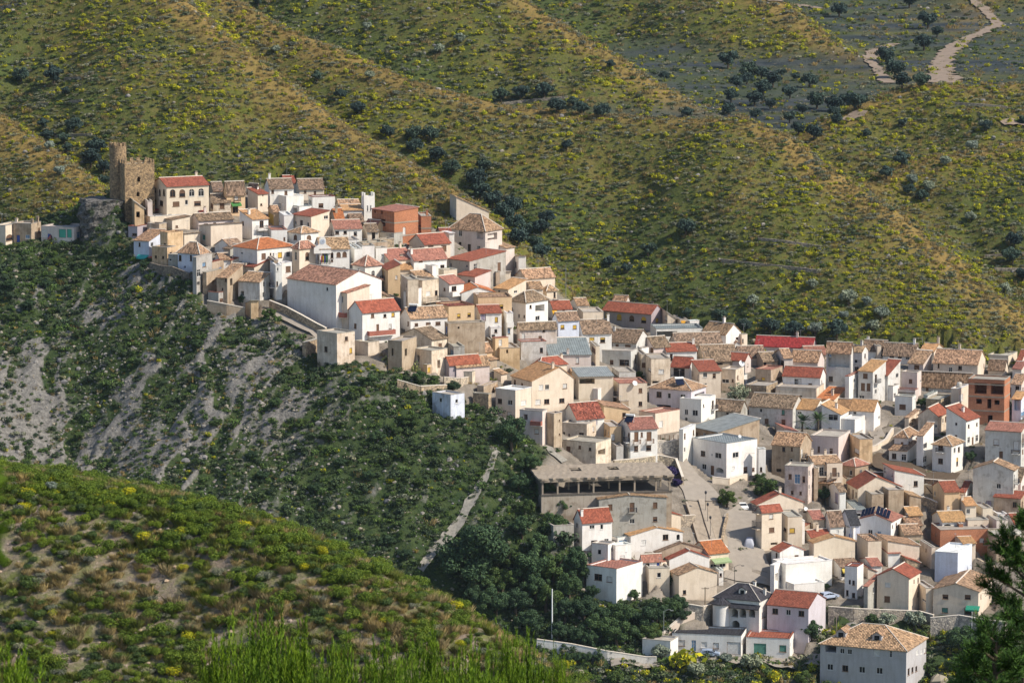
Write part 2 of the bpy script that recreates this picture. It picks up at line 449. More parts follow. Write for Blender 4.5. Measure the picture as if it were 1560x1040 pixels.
make_leaf('leaf_silver', [(.10, .13, .10), (.20, .24, .18), (.30, .34, .27)])
make_leaf('grass_dry', [(.20, .145, .055), (.29, .215, .085), (.36, .28, .13)])
make_leaf('grass_green', [(.09, .13, .018), (.16, .20, .03), (.24, .25, .05)])
make_leaf('needle', [(.055, .11, .006), (.11, .20, .009), (.19, .29, .02)])
make_leaf('near_leaf', [(.05, .095, .008), (.10, .16, .012), (.17, .22, .024)])
make_leaf('near_straw', [(.27, .20, .085), (.38, .30, .14), (.46, .38, .20)])
make_leaf('near_blade', [(.10, .14, .02), (.17, .20, .035), (.26, .26, .07)])
make_leaf('needle_dark', [(.014, .04, .010), (.045, .105, .014), (.085, .17, .024)])
make_leaf('leaf_purple', [(.014, .010, .04), (.03, .02, .085), (.055, .035, .13)])
make_leaf('leaf_cactus', [(.10, .13, .04), (.20, .22, .07), (.30, .29, .10)])
make_leaf('rock', [(.15, .14, .13), (.22, .205, .19), (.29, .27, .245)], .95)
make_leaf('rock_warm', [(.22, .17, .135), (.31, .245, .20), (.38, .31, .26)], .95)
# ------------------------------------------------------------------ houses
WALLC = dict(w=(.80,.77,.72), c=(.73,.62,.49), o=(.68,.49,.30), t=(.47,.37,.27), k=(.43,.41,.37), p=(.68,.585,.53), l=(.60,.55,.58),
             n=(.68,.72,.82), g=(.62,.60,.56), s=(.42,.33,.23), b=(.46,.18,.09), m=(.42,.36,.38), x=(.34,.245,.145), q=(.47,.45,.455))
WALLM = dict(t='old', k='cement', s='stone', x='stone', b='brick', c='plaster', g='cement')
ROOFC = dict(T=(.42,.26,.155), B=(.265,.18,.12), Q=(.43,.215,.145), R=(.31,.093,.055), O=(.47,.165,.065), Y=(.50,.28,.13), P=(.36,.155,.11),
             C=(.42,.38,.32), M=(.235,.265,.26), D=(.045,.043,.05), A=(.27,.085,.055), W=(.72,.71,.68), S=(.33,.04,.038))
ROOFM = dict(T='roof_old', B='roof_old', Q='roof_old', A='roof_old', P='roof_new', R='roof_new', O='roof_new', Y='roof_new', C='roof_slab', M='roof_sheet', D='roof_new', W='roof_slab', S='roof_new')
PANEC = dict(b=(.16,.09,.055), y=(.60,.38,.06), w=(.66,.64,.60), g=(.10,.26,.20), l=(.42,.38,.48), B=(.04,.10,.40), D=(.17,.09,.05), G=(.08,.42,.30), r=(.30,.05,.04), u=(.16,.28,.42))
ZR = [0, 0, 5.473]
def Z(ox, oy, k=5.473): ZR[:] = [ox, oy, k]
def zp(u, v): return ZR[0]+u/ZR[2], ZR[1]+v/ZR[2]
HOUSES = []
LOG = []
class House: pass

def H(label, u, v, wl, wr, h, roof, rise, a, wall, rc, wins='', name='house', cat='house', ch=(), dep=None, pk=.5,
      fa=False, bal=(), awn=(), sol=(), dish=(), ant=True, tank=(), group=None, slats=False, bands=False):
    U, V = zp(u, v); k = ZR[2]
    P0, D = hit(U, V); s = D/F
    a = math.radians(a)
    wl, wr, h, rise = wl/k, wr/k, h/k*s, rise/k*s
    if wl*k <= 12:
        a = max(a, math.radians(78)); L = dep or 8.0
        sl = L*math.cos(a)/s; U += .75*sl; wr = max(wr-.75*sl, 6); R = wr*s/math.sin(a)
        P0, D = hit(U, V); s = D/F
    elif wr*k <= 12:
        a = a if fa else math.radians(23); R = dep or 7.5
        sl = R*math.sin(a)/s; U -= .75*sl; wl = max(wl-.75*sl, 6); L = wl*s/math.cos(a)
        P0, D = hit(U, V); s = D/F
    else:
        L = wl*s/math.cos(a); R = wr*s/math.sin(a)
        if dep: 
            if math.sin(a) < .5: R = dep
            else: L = dep
        L = min(max(L, 1.2), 30); R = min(max(R, 1.2), 30)
    ca, sa = math.cos(a), math.sin(a)
    def pt(l, r, z): return (-ca*l+sa*r, sa*l+ca*r, z)
    root = empty(name, P0); tag(root, label, cat, group)
    wc = WALLC[wall[0]]; jf = rnd.uniform(.93, 1.04); wc = tuple(min(.84, c*jf*rnd.uniform(.988, 1.012)) for c in wc)
    wm = MAT['wall_'+WALLM.get(wall[0], 'plaster')] if len(wall) == 1 else MAT['wall_old']
    EXT = -6.0
    # height of the wall top at (l, r)
    def top(l, r):
        if roof == 'gl': return h+rise*(min(r/(pk*R), (R-r)/((1-pk)*R)) if 0 < r < R else 0)
        if roof == 'gr': return h+rise*(min(l/(pk*L), (L-l)/((1-pk)*L)) if 0 < l < L else 0)
        if roof == 'sr0': return h+rise*r/R
        if roof == 'sl0': return h+rise*l/L
        if roof == 'sr1': return h-rise*r/R
        if roof == 'sl1': return h-rise*l/L
        return h
    O = np.array(P0)
    faces = {'L': ((0, 0), (L, 0)), 'R': ((0, 0), (0, R)), 'BL': ((0, R), (L, R)), 'BR': ((L, 0), (L, R))}
    holes = {'L': [], 'R': []}
    winspec = []
    def facept(f, t, z, d=0.0):
        return pt(t, d, z) if f == 'L' else pt(d, t, z)
    nrm = {'L': np.array([-sa, -ca, 0]), 'R': np.array([ca, -sa, 0])}
    def locate(uu, vv, f=None):
        d = ray(uu, vv)
        f = f or ('L' if uu < U else 'R')
        n = nrm[f]; den = n@d
        if abs(den) < 1e-6: return None
        t = (n@(O-np.array([0, 0, CZ])))/den
        q = d*t+np.array([0, 0, CZ])-O
        ax = np.array([-ca, sa, 0]) if f == 'L' else np.array([sa, ca, 0])
        return f, float(q@ax), float(q[2])
    for wsp in [x for x in wins.replace(' ', ';').split(';') if x]:
        p = wsp.split(',')
        wu, wv = zp(float(p[0]), float(p[1])); ww = float(p[2])/k; wh = float(p[3])/k
        kind = p[4] if len(p) > 4 else 'd'
        r_ = locate(wu, wv)
        if r_ is None: continue
        f, t, z = r_
        ln = L if f == 'L' else R; cosf = ca if f == 'L' else sa
        wd = max(.35, ww*s/max(cosf, .25)); hg = max(.4, wh*s)
        wd = min(wd, ln-.3)
        t = min(max(t, wd/2+.12), ln-wd/2-.12)
        zt = min(top(0, 0), top(L, 0) if f == 'L' else top(0, R))
        if hg > zt-.2: hg = max(.4, zt-.2)
        z = max(min(z, zt-hg/2-.08), hg/2-1.0)
        holes[f].append((t-wd/2, t+wd/2, z-hg/2, z+hg/2, kind))
    lbal = []
    if name == 'house' and h > 2.6 and not any(w_ in label for w_ in ('blank', 'windowless', 'plain', 'ruin', 'two flo')):
        for f, ln in (('R', R), ('L', L)):
            if holes[f]: continue
            zt = min(top(0, 0), top(L, 0) if f == 'L' else top(0, R)); n_ = int(min(3, ln/2.4)) if ln > 2.6 else 0
            for i in range(n_):
                if rnd.random() < .55:
                    t = ln*(i+.5)/n_+rnd.uniform(-.3, .3); wd, hg = rnd.choice([(.8, 1.0), (.9, 1.2), (.6, .7), (1.0, 1.9)]); z = zt-.6-hg/2-rnd.uniform(0, .5)
                    if z-hg/2 > .2:
                        holes[f].append((t-wd/2, t+wd/2, z-hg/2, z+hg/2, rnd.choice('ddbbw')))
                        if hg > 1.5 and z-hg/2 > 1.8: lbal.append((f, t, z-hg/2+.45, wd+.7))
                    if zt > 5.2 and rnd.random() < .75: holes[f].append((t-wd/2, t+wd/2, z-2.9-.5, z-2.9+.5, rnd.choice('ddbb')))
    # ---- wall mesh with real openings
    mb = MB()
    for f, (A, B) in faces.items():
        ln = math.hypot(A[0]-B[0], A[1]-B[1])
        fp = (lambda t, z, d=0.0, f=f: facept(f, t, z, d)) if f in 'LR' else \
             ((lambda t, z, d=0.0: pt(t, R, z)) if f == 'BL' else (lambda t, z, d=0.0: pt(L, t, z)))
        tA, tB = top(*A), top(*B); zt = min(tA, tB)
        hs = holes.get(f, [])
        ts = sorted(set([0, ln]+[x for q in hs for x in q[:2]])); zs = sorted(set([EXT, zt]+[x for q in hs for x in q[2:4]]))
        for i in range(len(ts)-1):
            for j in range(len(zs)-1):
                tm, zm = (ts[i]+ts[i+1])/2, (zs[j]+zs[j+1])/2
                if any(q[0] < tm < q[1] and q[2] < zm < q[3] for q in hs): continue
                mb.quad(fp(ts[i], zs[j]), fp(ts[i+1], zs[j]), fp(ts[i+1], zs[j+1]), fp(ts[i], zs[j+1]))
        for (t0, t1, z0, z1, kd) in hs:
            dp = min(4.5, .75*(R if f == 'L' else L)) if 'o' in kd else .16
            c = [(t0, z0), (t1, z0), (t1, z1), (t0, z1)]
            for q in range(4):
                (x0, y0), (x1, y1) = c[q], c[(q+1) % 4]
                mb.quad(fp(x0, y0), fp(x1, y1), fp(x1, y1, dp), fp(x0, y0, dp))
            if 'o' in kd: mb.quad(*[fp(x, y, dp) for x, y in c])
            if kd[0] == 'a':   # arched head: two spandrels filling the upper corners
                w2 = (t1-t0)/2; tm = (t0+t1)/2; rr = min(w2, (z1-z0)*.5); zc = z1-rr
                for sg in (-1, 1):
                    pts = [(tm+sg*w2, z1)]+[(tm+sg*w2*math.cos(x), zc+rr*math.sin(x)) for x in np.linspace(0, math.pi/2, 6)]
                    for q in range(1, len(pts)-1):
                        mb.quad(fp(*pts[0]), fp(*pts[q]), fp(*pts[q+1]))
                    for q in range(1, len(pts)-1):
                        mb.quad(fp(*pts[q]), fp(*pts[q+1]), fp(*pts[q+1], .15), fp(*pts[q], .15))
        # part above the rectangle
        poly = [(0, zt), (ln, zt)]
        if tB > zt+1e-4: poly.append((ln, tB))
        if (roof == 'gl' and f in ('R', 'BR')) or (roof == 'gr' and f in ('L', 'BL')): poly.append((pk*ln, h+rise))
        if tA > zt+1e-4: poly.append((0, tA))
        if len(poly) > 2: mb.quad(*[fp(t, z) for t, z in poly])
    if bands:
        for zb in bands:
            for f in 'LR':
                ln = L if f == 'L' else R
                mb.hexa([facept(f, -.03, zb*h, -.05), facept(f, ln+.03, zb*h, -.05), facept(f, ln+.03, zb*h, -.004), facept(f, -.03, zb*h, -.004)],
                        [facept(f, -.03, zb*h+.3, -.05), facept(f, ln+.03, zb*h+.3, -.05), facept(f, ln+.03, zb*h+.3, -.004), facept(f, -.03, zb*h+.3, -.004)], 1)
    if roof in ('f', 'c'):   # parapet
        ph = max(rise, .3) if roof == 'f' else .5; th = .22
        for (l0, l1, r0, r1) in ((0, L, 0, th), (0, L, R-th, R), (0, th, th, R-th), (L-th, L, th, R-th)):
            mb.hexa([pt(l0, r0, h), pt(l1, r0, h), pt(l1, r1, h), pt(l0, r1, h)], [pt(l0, r0, h+ph), pt(l1, r0, h+ph), pt(l1, r1, h+ph), pt(l0, r1, h+ph)])
        if roof == 'c':      # merlons
            def mer(l, r, along):
                e = .38 if along else .17; g = .17 if along else .38
                mb.hexa([pt(l-e, r-g, h+ph), pt(l+e, r-g, h+ph), pt(l+e, r+g, h+ph), pt(l-e, r+g, h+ph)], [pt(l-e, r-g, h+ph+.75), pt(l+e, r-g, h+ph+.75), pt(l+e, r+g, h+ph+.75), pt(l-e, r+g, h+ph+.75)])
            n = max(2, int(L/1.3)); n2 = max(2, int(R/1.3))
            for i in range(n): 
                for r_ in (.17, R-.17): mer(.4+(L-.8)*i/(n-1), r_, True)
            for i in range(1, n2-1):
                for l_ in (.17, L-.17): mer(l_, .4+(R-.8)*i/(n2-1), False)
    mb.build('wall', [wm, MAT['concrete']], root, wc)
    # ---- roof
    rb = MB(); jf = rnd.uniform(.85, 1.12); rcol = tuple(c*jf*rnd.uniform(.97, 1.03) for c in ROOFC[rc]); rm = MAT[ROOFM[rc]]; TH = .14; oh = .32; vo = .16
    def slab(q):  # 4 points of the underside
        rb.hexa(q, [(x, y, z+TH) for x, y, z in q])
    if roof == 'gl':
        for (e, rd, sg) in ((0, pk*R, -1), (R, pk*R, 1)):
            k_ = rise/abs(rd-e); zr = h-k_*oh; r0 = e+sg*oh
            slab([pt(-vo, r0, zr), pt(L+vo, r0, zr), pt(L+vo, rd, h+rise), pt(-vo, rd, h+rise)])
        rb.hexa([pt(-vo-.01, pk*R-.13, h+rise+TH-.04), pt(L+vo+.01, pk*R-.13, h+rise+TH-.04), pt(L+vo+.01, pk*R+.13, h+rise+TH-.04), pt(-vo-.01, pk*R+.13, h+rise+TH-.04)],
                [pt(-vo-.01, pk*R-.1, h+rise+TH+.1), pt(L+vo+.01, pk*R-.1, h+rise+TH+.1), pt(L+vo+.01, pk*R+.1, h+rise+TH+.1), pt(-vo-.01, pk*R+.1, h+rise+TH+.1)], 1)
    elif roof == 'gr':
        for (e, ld, sg) in ((0, pk*L, -1), (L, pk*L, 1)):
            k_ = rise/abs(ld-e); zr = h-k_*oh; l0 = e+sg*oh
            slab([pt(l0, -vo, zr), pt(l0, R+vo, zr), pt(ld, R+vo, h+rise), pt(ld, -vo, h+rise)])
        rb.hexa([pt(pk*L-.13, -vo-.01, h+rise+TH-.04), pt(pk*L-.13, R+vo+.01, h+rise+TH-.04), pt(pk*L+.13, R+vo+.01, h+rise+TH-.04), pt(pk*L+.13, -vo-.01, h+rise+TH-.04)],
                [pt(pk*L-.1, -vo-.01, h+rise+TH+.1), pt(pk*L-.1, R+vo+.01, h+rise+TH+.1), pt(pk*L+.1, R+vo+.01, h+rise+TH+.1), pt(pk*L+.1, -vo-.01, h+rise+TH+.1)], 1)
    elif roof in ('sr0', 'sr1', 'sl0', 'sl1'):
        ll = (-vo, L+vo) if roof[1] == 'r' else (-oh, L+oh); rr = (-oh, R+oh) if roof[1] == 'r' else (-vo, R+vo)
        def zz(l, r):
            if roof == 'sr0': return h+rise*r/R
            if roof == 'sr1': return h-rise*r/R
            if roof == 'sl0': return h+rise*l/L
            return h-rise*l/L
        slab([pt(l, r, zz(l, r)) for l, r in ((ll[0], rr[0]), (ll[1], rr[0]), (ll[1], rr[1]), (ll[0], rr[1]))])
        for (l0, l1, r0, r1) in (((ll[0]-.01, ll[1]+.01, rr[1]-.24, rr[1]+.01),) if roof[1] == 'r' else ((ll[1]-.24, ll[1]+.01, rr[0]-.01, rr[1]+.01),)):
            q = [pt(l, r, zz(l, r)+TH-.03) for l, r in ((l0, r0), (l1, r0), (l1, r1), (l0, r1))]
            rb.hexa(q, [(x, y, z+.1) for x, y, z in q], 1)
    elif roof in ('h', 'pyr'):
        E = [pt(-oh, -oh, h), pt(L+oh, -oh, h), pt(L+oh, R+oh, h), pt(-oh, R+oh, h)]
        if roof == 'pyr': A_ = B_ = pt(L/2, R/2, h+rise)
        elif L >= R: i = min(R/2, .42*L); A_, B_ = pt(i, R/2, h+rise), pt(L-i, R/2, h+rise)
        else: i = min(L/2, .42*R); A_, B_ = pt(L/2, i, h+rise), pt(L/2, R-i, h+rise)
        T_ = [(x, y, z+.1) for x, y, z in E]
        if roof == 'pyr':
            for q in range(4): rb.quad(T_[q], T_[(q+1) % 4], A_)
            prs = [(T_[q], A_) for q in range(4)]
        elif L >= R:
            rb.quad(T_[0], T_[1], B_, A_); rb.quad(T_[1], T_[2], B_); rb.quad(T_[2], T_[3], A_, B_); rb.quad(T_[3], T_[0], A_)
            prs = [(T_[0], A_), (T_[1], B_), (T_[2], B_), (T_[3], A_), (A_, B_)]
        else:
            rb.quad(T_[0], T_[1], A_); rb.quad(T_[1], T_[2], B_, A_); rb.quad(T_[2], T_[3], B_); rb.quad(T_[3], T_[0], A_, B_)
            prs = [(T_[0], A_), (T_[1], A_), (T_[2], B_), (T_[3], B_), (A_, B_)]
        for q in range(4): rb.quad(E[q], E[(q+1) % 4], T_[(q+1) % 4], T_[q])
        rb.quad(*[(x, y, z-.001) for x, y, z in E][::-1])
        for A2, B2 in prs: rb.tube(np.array(A2)+(0, 0, .02), np.array(B2)+(0, 0, .02), .1, .1, 5, 1)
    else:
        rb.hexa([pt(.22, .22, h-.1), pt(L-.22, .22, h-.1), pt(L-.22, R-.22, h-.1), pt(.22, R-.22, h-.1)],
                [pt(.22, .22, h+.06), pt(L-.22, .22, h+.06), pt(L-.22, R-.22, h+.06), pt(.22, R-.22, h+.06)])
        if roof == 'f':     # coping
            ph = max(rise, .3)
            for (l0, l1, r0, r1) in ((-.06, L+.06, -.06, .28), (-.06, L+.06, R-.28, R+.06), (-.06, .28, .28, R-.28), (L-.28, L+.06, .28, R-.28)):
                rb.hexa([pt(l0, r0, h+ph), pt(l1, r0, h+ph), pt(l1, r1, h+ph), pt(l0, r1, h+ph)], [pt(l0, r0, h+ph+.09), pt(l1, r0, h+ph+.09), pt(l1, r1, h+ph+.09), pt(l0, r1, h+ph+.09)])
    rf = rb.build('roof', [rm, MAT['mortar']], root, rcol, uv=True)
    def rooftop(fl, fr): 
        l, r = fl*L, fr*R
        if roof in ('h', 'pyr'):
            e = min(l, L-l, r, R-r); return l, r, h+rise*min(1, e/(min(L, R)/2))
        return l, r, top(l, r)
    # ---- windows and doors
    for f in 'LR':
        for (t0, t1, z0, z1, kd) in holes[f]:
            if 'o' in kd: continue
            base = kd.strip('a') or 'd'
            isdoor = base in 'DG' or (z1-z0) > 2.3
            fb = MB(); e = .07
            fr_m = MAT['frame_brown'] if base in 'bDyr' or rnd.random() < .5 else MAT['frame_white']
            def bar(x0, x1, y0, y1, d0=.05, d1=.13):
                fb.hexa([facept(f, x0, y0, d0), facept(f, x1, y0, d0), facept(f, x1, y0, d1), facept(f, x0, y0, d1)], [facept(f, x0, y1, d0), facept(f, x1, y1, d0), facept(f, x1, y1, d1), facept(f, x0, y1, d1)])
            bar(t0+.002, t0+e, z0+.002, z1-.002); bar(t1-e, t1-.002, z0+.002, z1-.002); bar(t0+e, t1-e, z1-e, z1-.002); bar(t0+e, t1-e, z0+.002, z0+e)
            if base in 'dlu' and t1-t0 > .8: bar((t0+t1)/2-.03, (t0+t1)/2+.03, z0+e, z1-e)
            if base in 'du' and z1-z0 > 1.3: bar(t0+e, t1-e, z0+(z1-z0)*.66, z0+(z1-z0)*.66+.05)
            if not isdoor: bar(t0-.08, t1+.08, z0-.07, z0-.003, -.09, .05)
            wo = fb.build('door' if isdoor else 'window', fr_m, root)
            pb = MB(); c = [(t0+.01, z0+.01), (t1-.01, z0+.01), (t1-.01, z1-.01), (t0+.01, z1-.01)]
            if base == 'd': pb.quad(*[facept(f, x, y, .11) for x, y in c]); pb.build('pane', MAT['glass'], wo)
            elif base in 'by' and not isdoor and rnd.random() < .35:   # blind half down over dark glass
                zm = z0+(z1-z0)*rnd.uniform(.25, .6)
                pb.quad(*[facept(f, x, y, .11) for x, y in c]); pb.build('pane', MAT['glass'], wo)
                sb = MB(); sb.quad(*[facept(f, x, y, .09) for x, y in ((t0+.01, zm), (t1-.01, zm), (t1-.01, z1-.01), (t0+.01, z1-.01))])
                sb.build('shutter', MAT['panel'], wo, PANEC[base])
            else: pb.quad(*[facept(f, x, y, .09) for x, y in c]); pb.build('door_leaf' if isdoor else 'shutter', MAT['panel'], wo, PANEC.get(base, PANEC['b']))
    # ---- extras
    for (fl, fr) in ch:
        l, r, z = rooftop(fl, fr); cb = MB(); x, y, _ = pt(l, r, 0); ht = rnd.uniform(.9, 1.4)
        cb.box((x, y, z-.3), .5, .5, ht+.3, 0, -a); cb.box((x, y, z+ht), .66, .66, .1, 0, -a)
        cb.box((x, y, z+ht+.1), .3, .3, .22, 1, -a); cb.box((x, y, z+ht+.32), .55, .55, .08, 1, -a)
        cb.build('chimney', [wm, MAT['concrete']], rf, wc)
    if ant and rnd.random() < .38:
        fl, fr = rnd.uniform(.2, .8), rnd.uniform(.3, .8)
        l, r, z = rooftop(fl, fr); ab = MB(); x, y, _ = pt(l, r, 0); ht = rnd.uniform(1.8, 3.2)
        ab.tube((x, y, z-.1), (x, y, z+ht), .03, .025, 5); yw = rnd.uniform(0, 3)
        dx, dy = math.cos(yw), math.sin(yw)
        ab.tube((x-dx*.5, y-dy*.5, z+ht-.1), (x+dx*.7, y+dy*.7, z+ht-.1), .015, .015, 4)
        for i in range(5):
            c = -.4+i*.24; wv_ = .28-.03*i
            ab.tube((x+dx*c-dy*wv_, y+dy*c+dx*wv_, z+ht-.1), (x+dx*c+dy*wv_, y+dy*c-dx*wv_, z+ht-.1), .011, .011, 4)
        ab.build('antenna', MAT['metal_grey'], rf)
    for (fl, fr) in tank:
        l, r, z = rooftop(fl, fr); x, y, _ = pt(l, r, 0); tb = MB()
        tb.lathe((x, y, z), [(0, 0), (.5, 0), (.55, .1), (.55, 1.1), (.45, 1.25), (0, 1.3)], 12)
        tb.build('water_tank', MAT['paint'], rf, (.55, .52, .46), smooth=True)
    for (fl, fr) in sol:
        l, r, z = rooftop(fl, fr); x, y, _ = pt(l, r, 0); sb = MB()
        n = nrm['L']+nrm['R']*1.0; n = n/np.linalg.norm(n); e = np.array([-n[1], n[0], 0])
        b0 = np.array([x, y, z+.15])+n*.9; b1 = np.array([x, y, z+1.25])-n*.3
        q = [b0-e*.9, b0+e*.9, b1+e*.9, b1-e*.9]; sb.hexa(q, [p+np.array([0, 0, .08]) for p in q], 0)
        sb.tube(b1-e*1.0+np.array([0, 0, .25]), b1+e*1.0+np.array([0, 0, .25]), .27, .27, 10, 1)
        for p in (b1-e*.8, b1+e*.8): sb.tube((p[0], p[1], z-.1), p, .04, .04, 5, 1)
        sb.build('solar_panel', [MAT['solar_blue'], MAT['white_paint']], rf)
    for (du, dv, dr) in dish:
        r_ = locate(*zp(du, dv))
        if not r_: continue
        f, t, z = r_; n = nrm[f]; c = np.array(facept(f, t, z))+n*.45; db = MB()
        ax = np.array([.35, -.8, .5]); ax /= np.linalg.norm(ax); e = np.cross(ax, (0, 0, 1)); e /= np.linalg.norm(e); g = np.cross(ax, e); rr = dr/k*s
        ring = [c+ax*(.25*rr*q*q)+rr*q*(math.cos(w)*e+math.sin(w)*g) for q in (.5, 1.0) for w in np.linspace(0, 2*math.pi, 14, endpoint=False)]
        i0 = len(db.v); db.v += [tuple(c)]+[tuple(p) for p in ring]
        for q in range(14):
            q2 = (q+1) % 14; db.f.append((i0, i0+1+q, i0+1+q2)); db.m.append(0)
            db.f.append((i0+1+q, i0+15+q, i0+15+q2, i0+1+q2)); db.m.append(0)
        db.tube(c, np.array(facept(f, t, z)), .03, .03, 5); db.tube(c-g*rr*.9, c+ax*rr*1.0, .02, .02, 4)
        db.build('satellite_dish', MAT['white_paint'], root)
    for bb in list(bal)+lbal:
        if isinstance(bb[0], str):
            r_ = bb[:3]; kind = 'iron'; bh = .9*k/s; bw = bb[3]*k/s*(ca if bb[0] == 'L' else sa)
        else:
            bu, bv, bw, bh = bb[:4]; kind = bb[4] if len(bb) > 4 else 'iron'
            r_ = locate(*zp(bu, bv))
        if not r_: continue
        f, t, z = r_; ln = L if f == 'L' else R; cosf = ca if f == 'L' else sa
        wd = min(bw/k*s/max(cosf, .3), ln); hg = max(.9, bh/k*s); t = min(max(t, wd/2), ln-wd/2); z0 = z-hg/2; out = -.95
        sb = MB(); sb.hexa([facept(f, t-wd/2, z0-.16, -.003), facept(f, t+wd/2, z0-.16, -.003), facept(f, t+wd/2, z0-.16, out), facept(f, t-wd/2, z0-.16, out)],
                           [facept(f, t-wd/2, z0, -.003), facept(f, t+wd/2, z0, -.003), facept(f, t+wd/2, z0, out), facept(f, t-wd/2, z0, out)])
        bo = sb.build('balcony', MAT['wall_plaster'], root, wc if kind != 'white' else WALLC['w'])
        gb = MB()
        if kind in ('white', 'solid', 'red'):
            for (x0, x1, d0, d1) in ((t-wd/2, t+wd/2, out, out+.1), (t-wd/2, t-wd/2+.1, out+.1, -.01), (t+wd/2-.1, t+wd/2, out+.1, -.01)):
                gb.hexa([facept(f, x0, z0, d0), facept(f, x1, z0, d0), facept(f, x1, z0, d1), facept(f, x0, z0, d1)], [facept(f, x0, z0+hg, d0), facept(f, x1, z0+hg, d0), facept(f, x1, z0+hg, d1), facept(f, x0, z0+hg, d1)])
            gb.build('railing', MAT['wall_brick' if kind == 'red' else 'wall_plaster'], bo, WALLC['w'] if kind == 'white' else (.36, .12, .08) if kind == 'red' else wc)
        else:
            pts = [facept(f, t-wd/2, 0, -.02), facept(f, t-wd/2, 0, out+.03), facept(f, t+wd/2, 0, out+.03), facept(f, t+wd/2, 0, -.02)]
            for p_, q_ in zip(pts[:-1], pts[1:]):
                p_, q_ = np.array(p_), np.array(q_); n = max(2, int(np.linalg.norm(q_-p_)/.16))
                gb.tube(p_+(0, 0, z0+hg), q_+(0, 0, z0+hg), .035, .035, 4); gb.tube(p_+(0, 0, z0+.1), q_+(0, 0, z0+.1), .025, .025, 4)
                for i in range(n+1):
                    w = p_+(q_-p_)*i/n; gb.tube(w+(0, 0, z0), w+(0, 0, z0+hg), .02, .02, 4)
            gb.build('railing', MAT['paint'], bo, {'iron': (.05, .05, .06), 'red': (.30, .06, .035), 'wood': (.2, .11, .06)}[kind])
    for (au, av, aw_, acol, *adp) in awn:
        r_ = locate(*zp(au, av))
        if not r_: continue
        f, t, z = r_; ln = L if f == 'L' else R; cosf = ca if f == 'L' else sa
        wd = aw_/k*s/max(cosf, .3); dp = adp[0] if adp else 1.2
        ab = MB(); q = [facept(f, t-wd/2, z-.35, -dp), facept(f, t+wd/2, z-.35, -dp), facept(f, t+wd/2, z+.25, -.01), facept(f, t-wd/2, z+.25, -.01)]
        ab.hexa(q, [(x, y, zz_+.05) for x, y, zz_ in q])
        q2 = [facept(f, t-wd/2, z-.6, -dp), facept(f, t+wd/2, z-.6, -dp), facept(f, t+wd/2, z-.6, -dp-.03), facept(f, t-wd/2, z-.6, -dp-.03)]
        ab.hexa(q2, [(x, y, zz_+.25) for x, y, zz_ in q2])
        for tt in (t-wd/2+.05, t+wd/2-.05): ab.tube(facept(f, tt, z-.4, -dp+.05), facept(f, tt, z-.5, -.02), .025, .025, 4)
        ab.build('awning', MAT['panel'], root, acol)
    hs = House(); hs.__dict__.update(root=root, pt=pt, facept=facept, locate=locate, L=L, R=R, h=h, s=s, D=D, a=a, U=U, V=V, rf=rf, P=O, rooftop=rooftop, rise=rise, wc=wc)
    HOUSES.append(hs)
    return hs

# free-standing wall along a line of foot points (pixels in the current zoom)
def WALL(label, pts, h, kind, name='retaining_wall', cat='wall', thick=.45, coping=True, col=None):
    pw = []; k = ZR[2]
    for (u, v) in pts:
        p, D = hit(*zp(u, v)); pw.append((p, D/F))
    root = empty(name, pw[0][0]); tag(root, label, cat); O = np.array(pw[0][0])
    mb = MB(); cb = MB()
    for (p, s), (q_, s2) in zip(pw[:-1], pw[1:]):
        p = np.array(p)-O; q_ = np.array(q_)-O; d = q_-p; d[2] = 0; d /= max(1e-6, np.linalg.norm(d)); n = np.array([-d[1], d[0], 0])*thick/2
        up0 = np.array([0, 0, h/k*s]); up1 = np.array([0, 0, h/k*s2]); dn = np.array([0, 0, -4.])
        mb.hexa([p-n+dn, q_-n+dn, q_+n+dn, p+n+dn], [p-n+up0, q_-n+up1, q_+n+up1, p+n+up0])
        if coping:
            n2 = n*1.2; cb.hexa([p-n2+up0+(0,0,.002), q_-n2+up1+(0,0,.002), q_+n2+up1+(0,0,.002), p+n2+up0+(0,0,.002)], [p-n2+up0+(0,0,.12), q_-n2+up1+(0,0,.12), q_+n2+up1+(0,0,.12), p+n2+up0+(0,0,.12)])
    mb.build('masonry', MAT['wall_'+WALLM.get(kind, 'plaster')], root, col or WALLC[kind])
    if coping: cb.build('coping', MAT['mortar'], root)
    return root

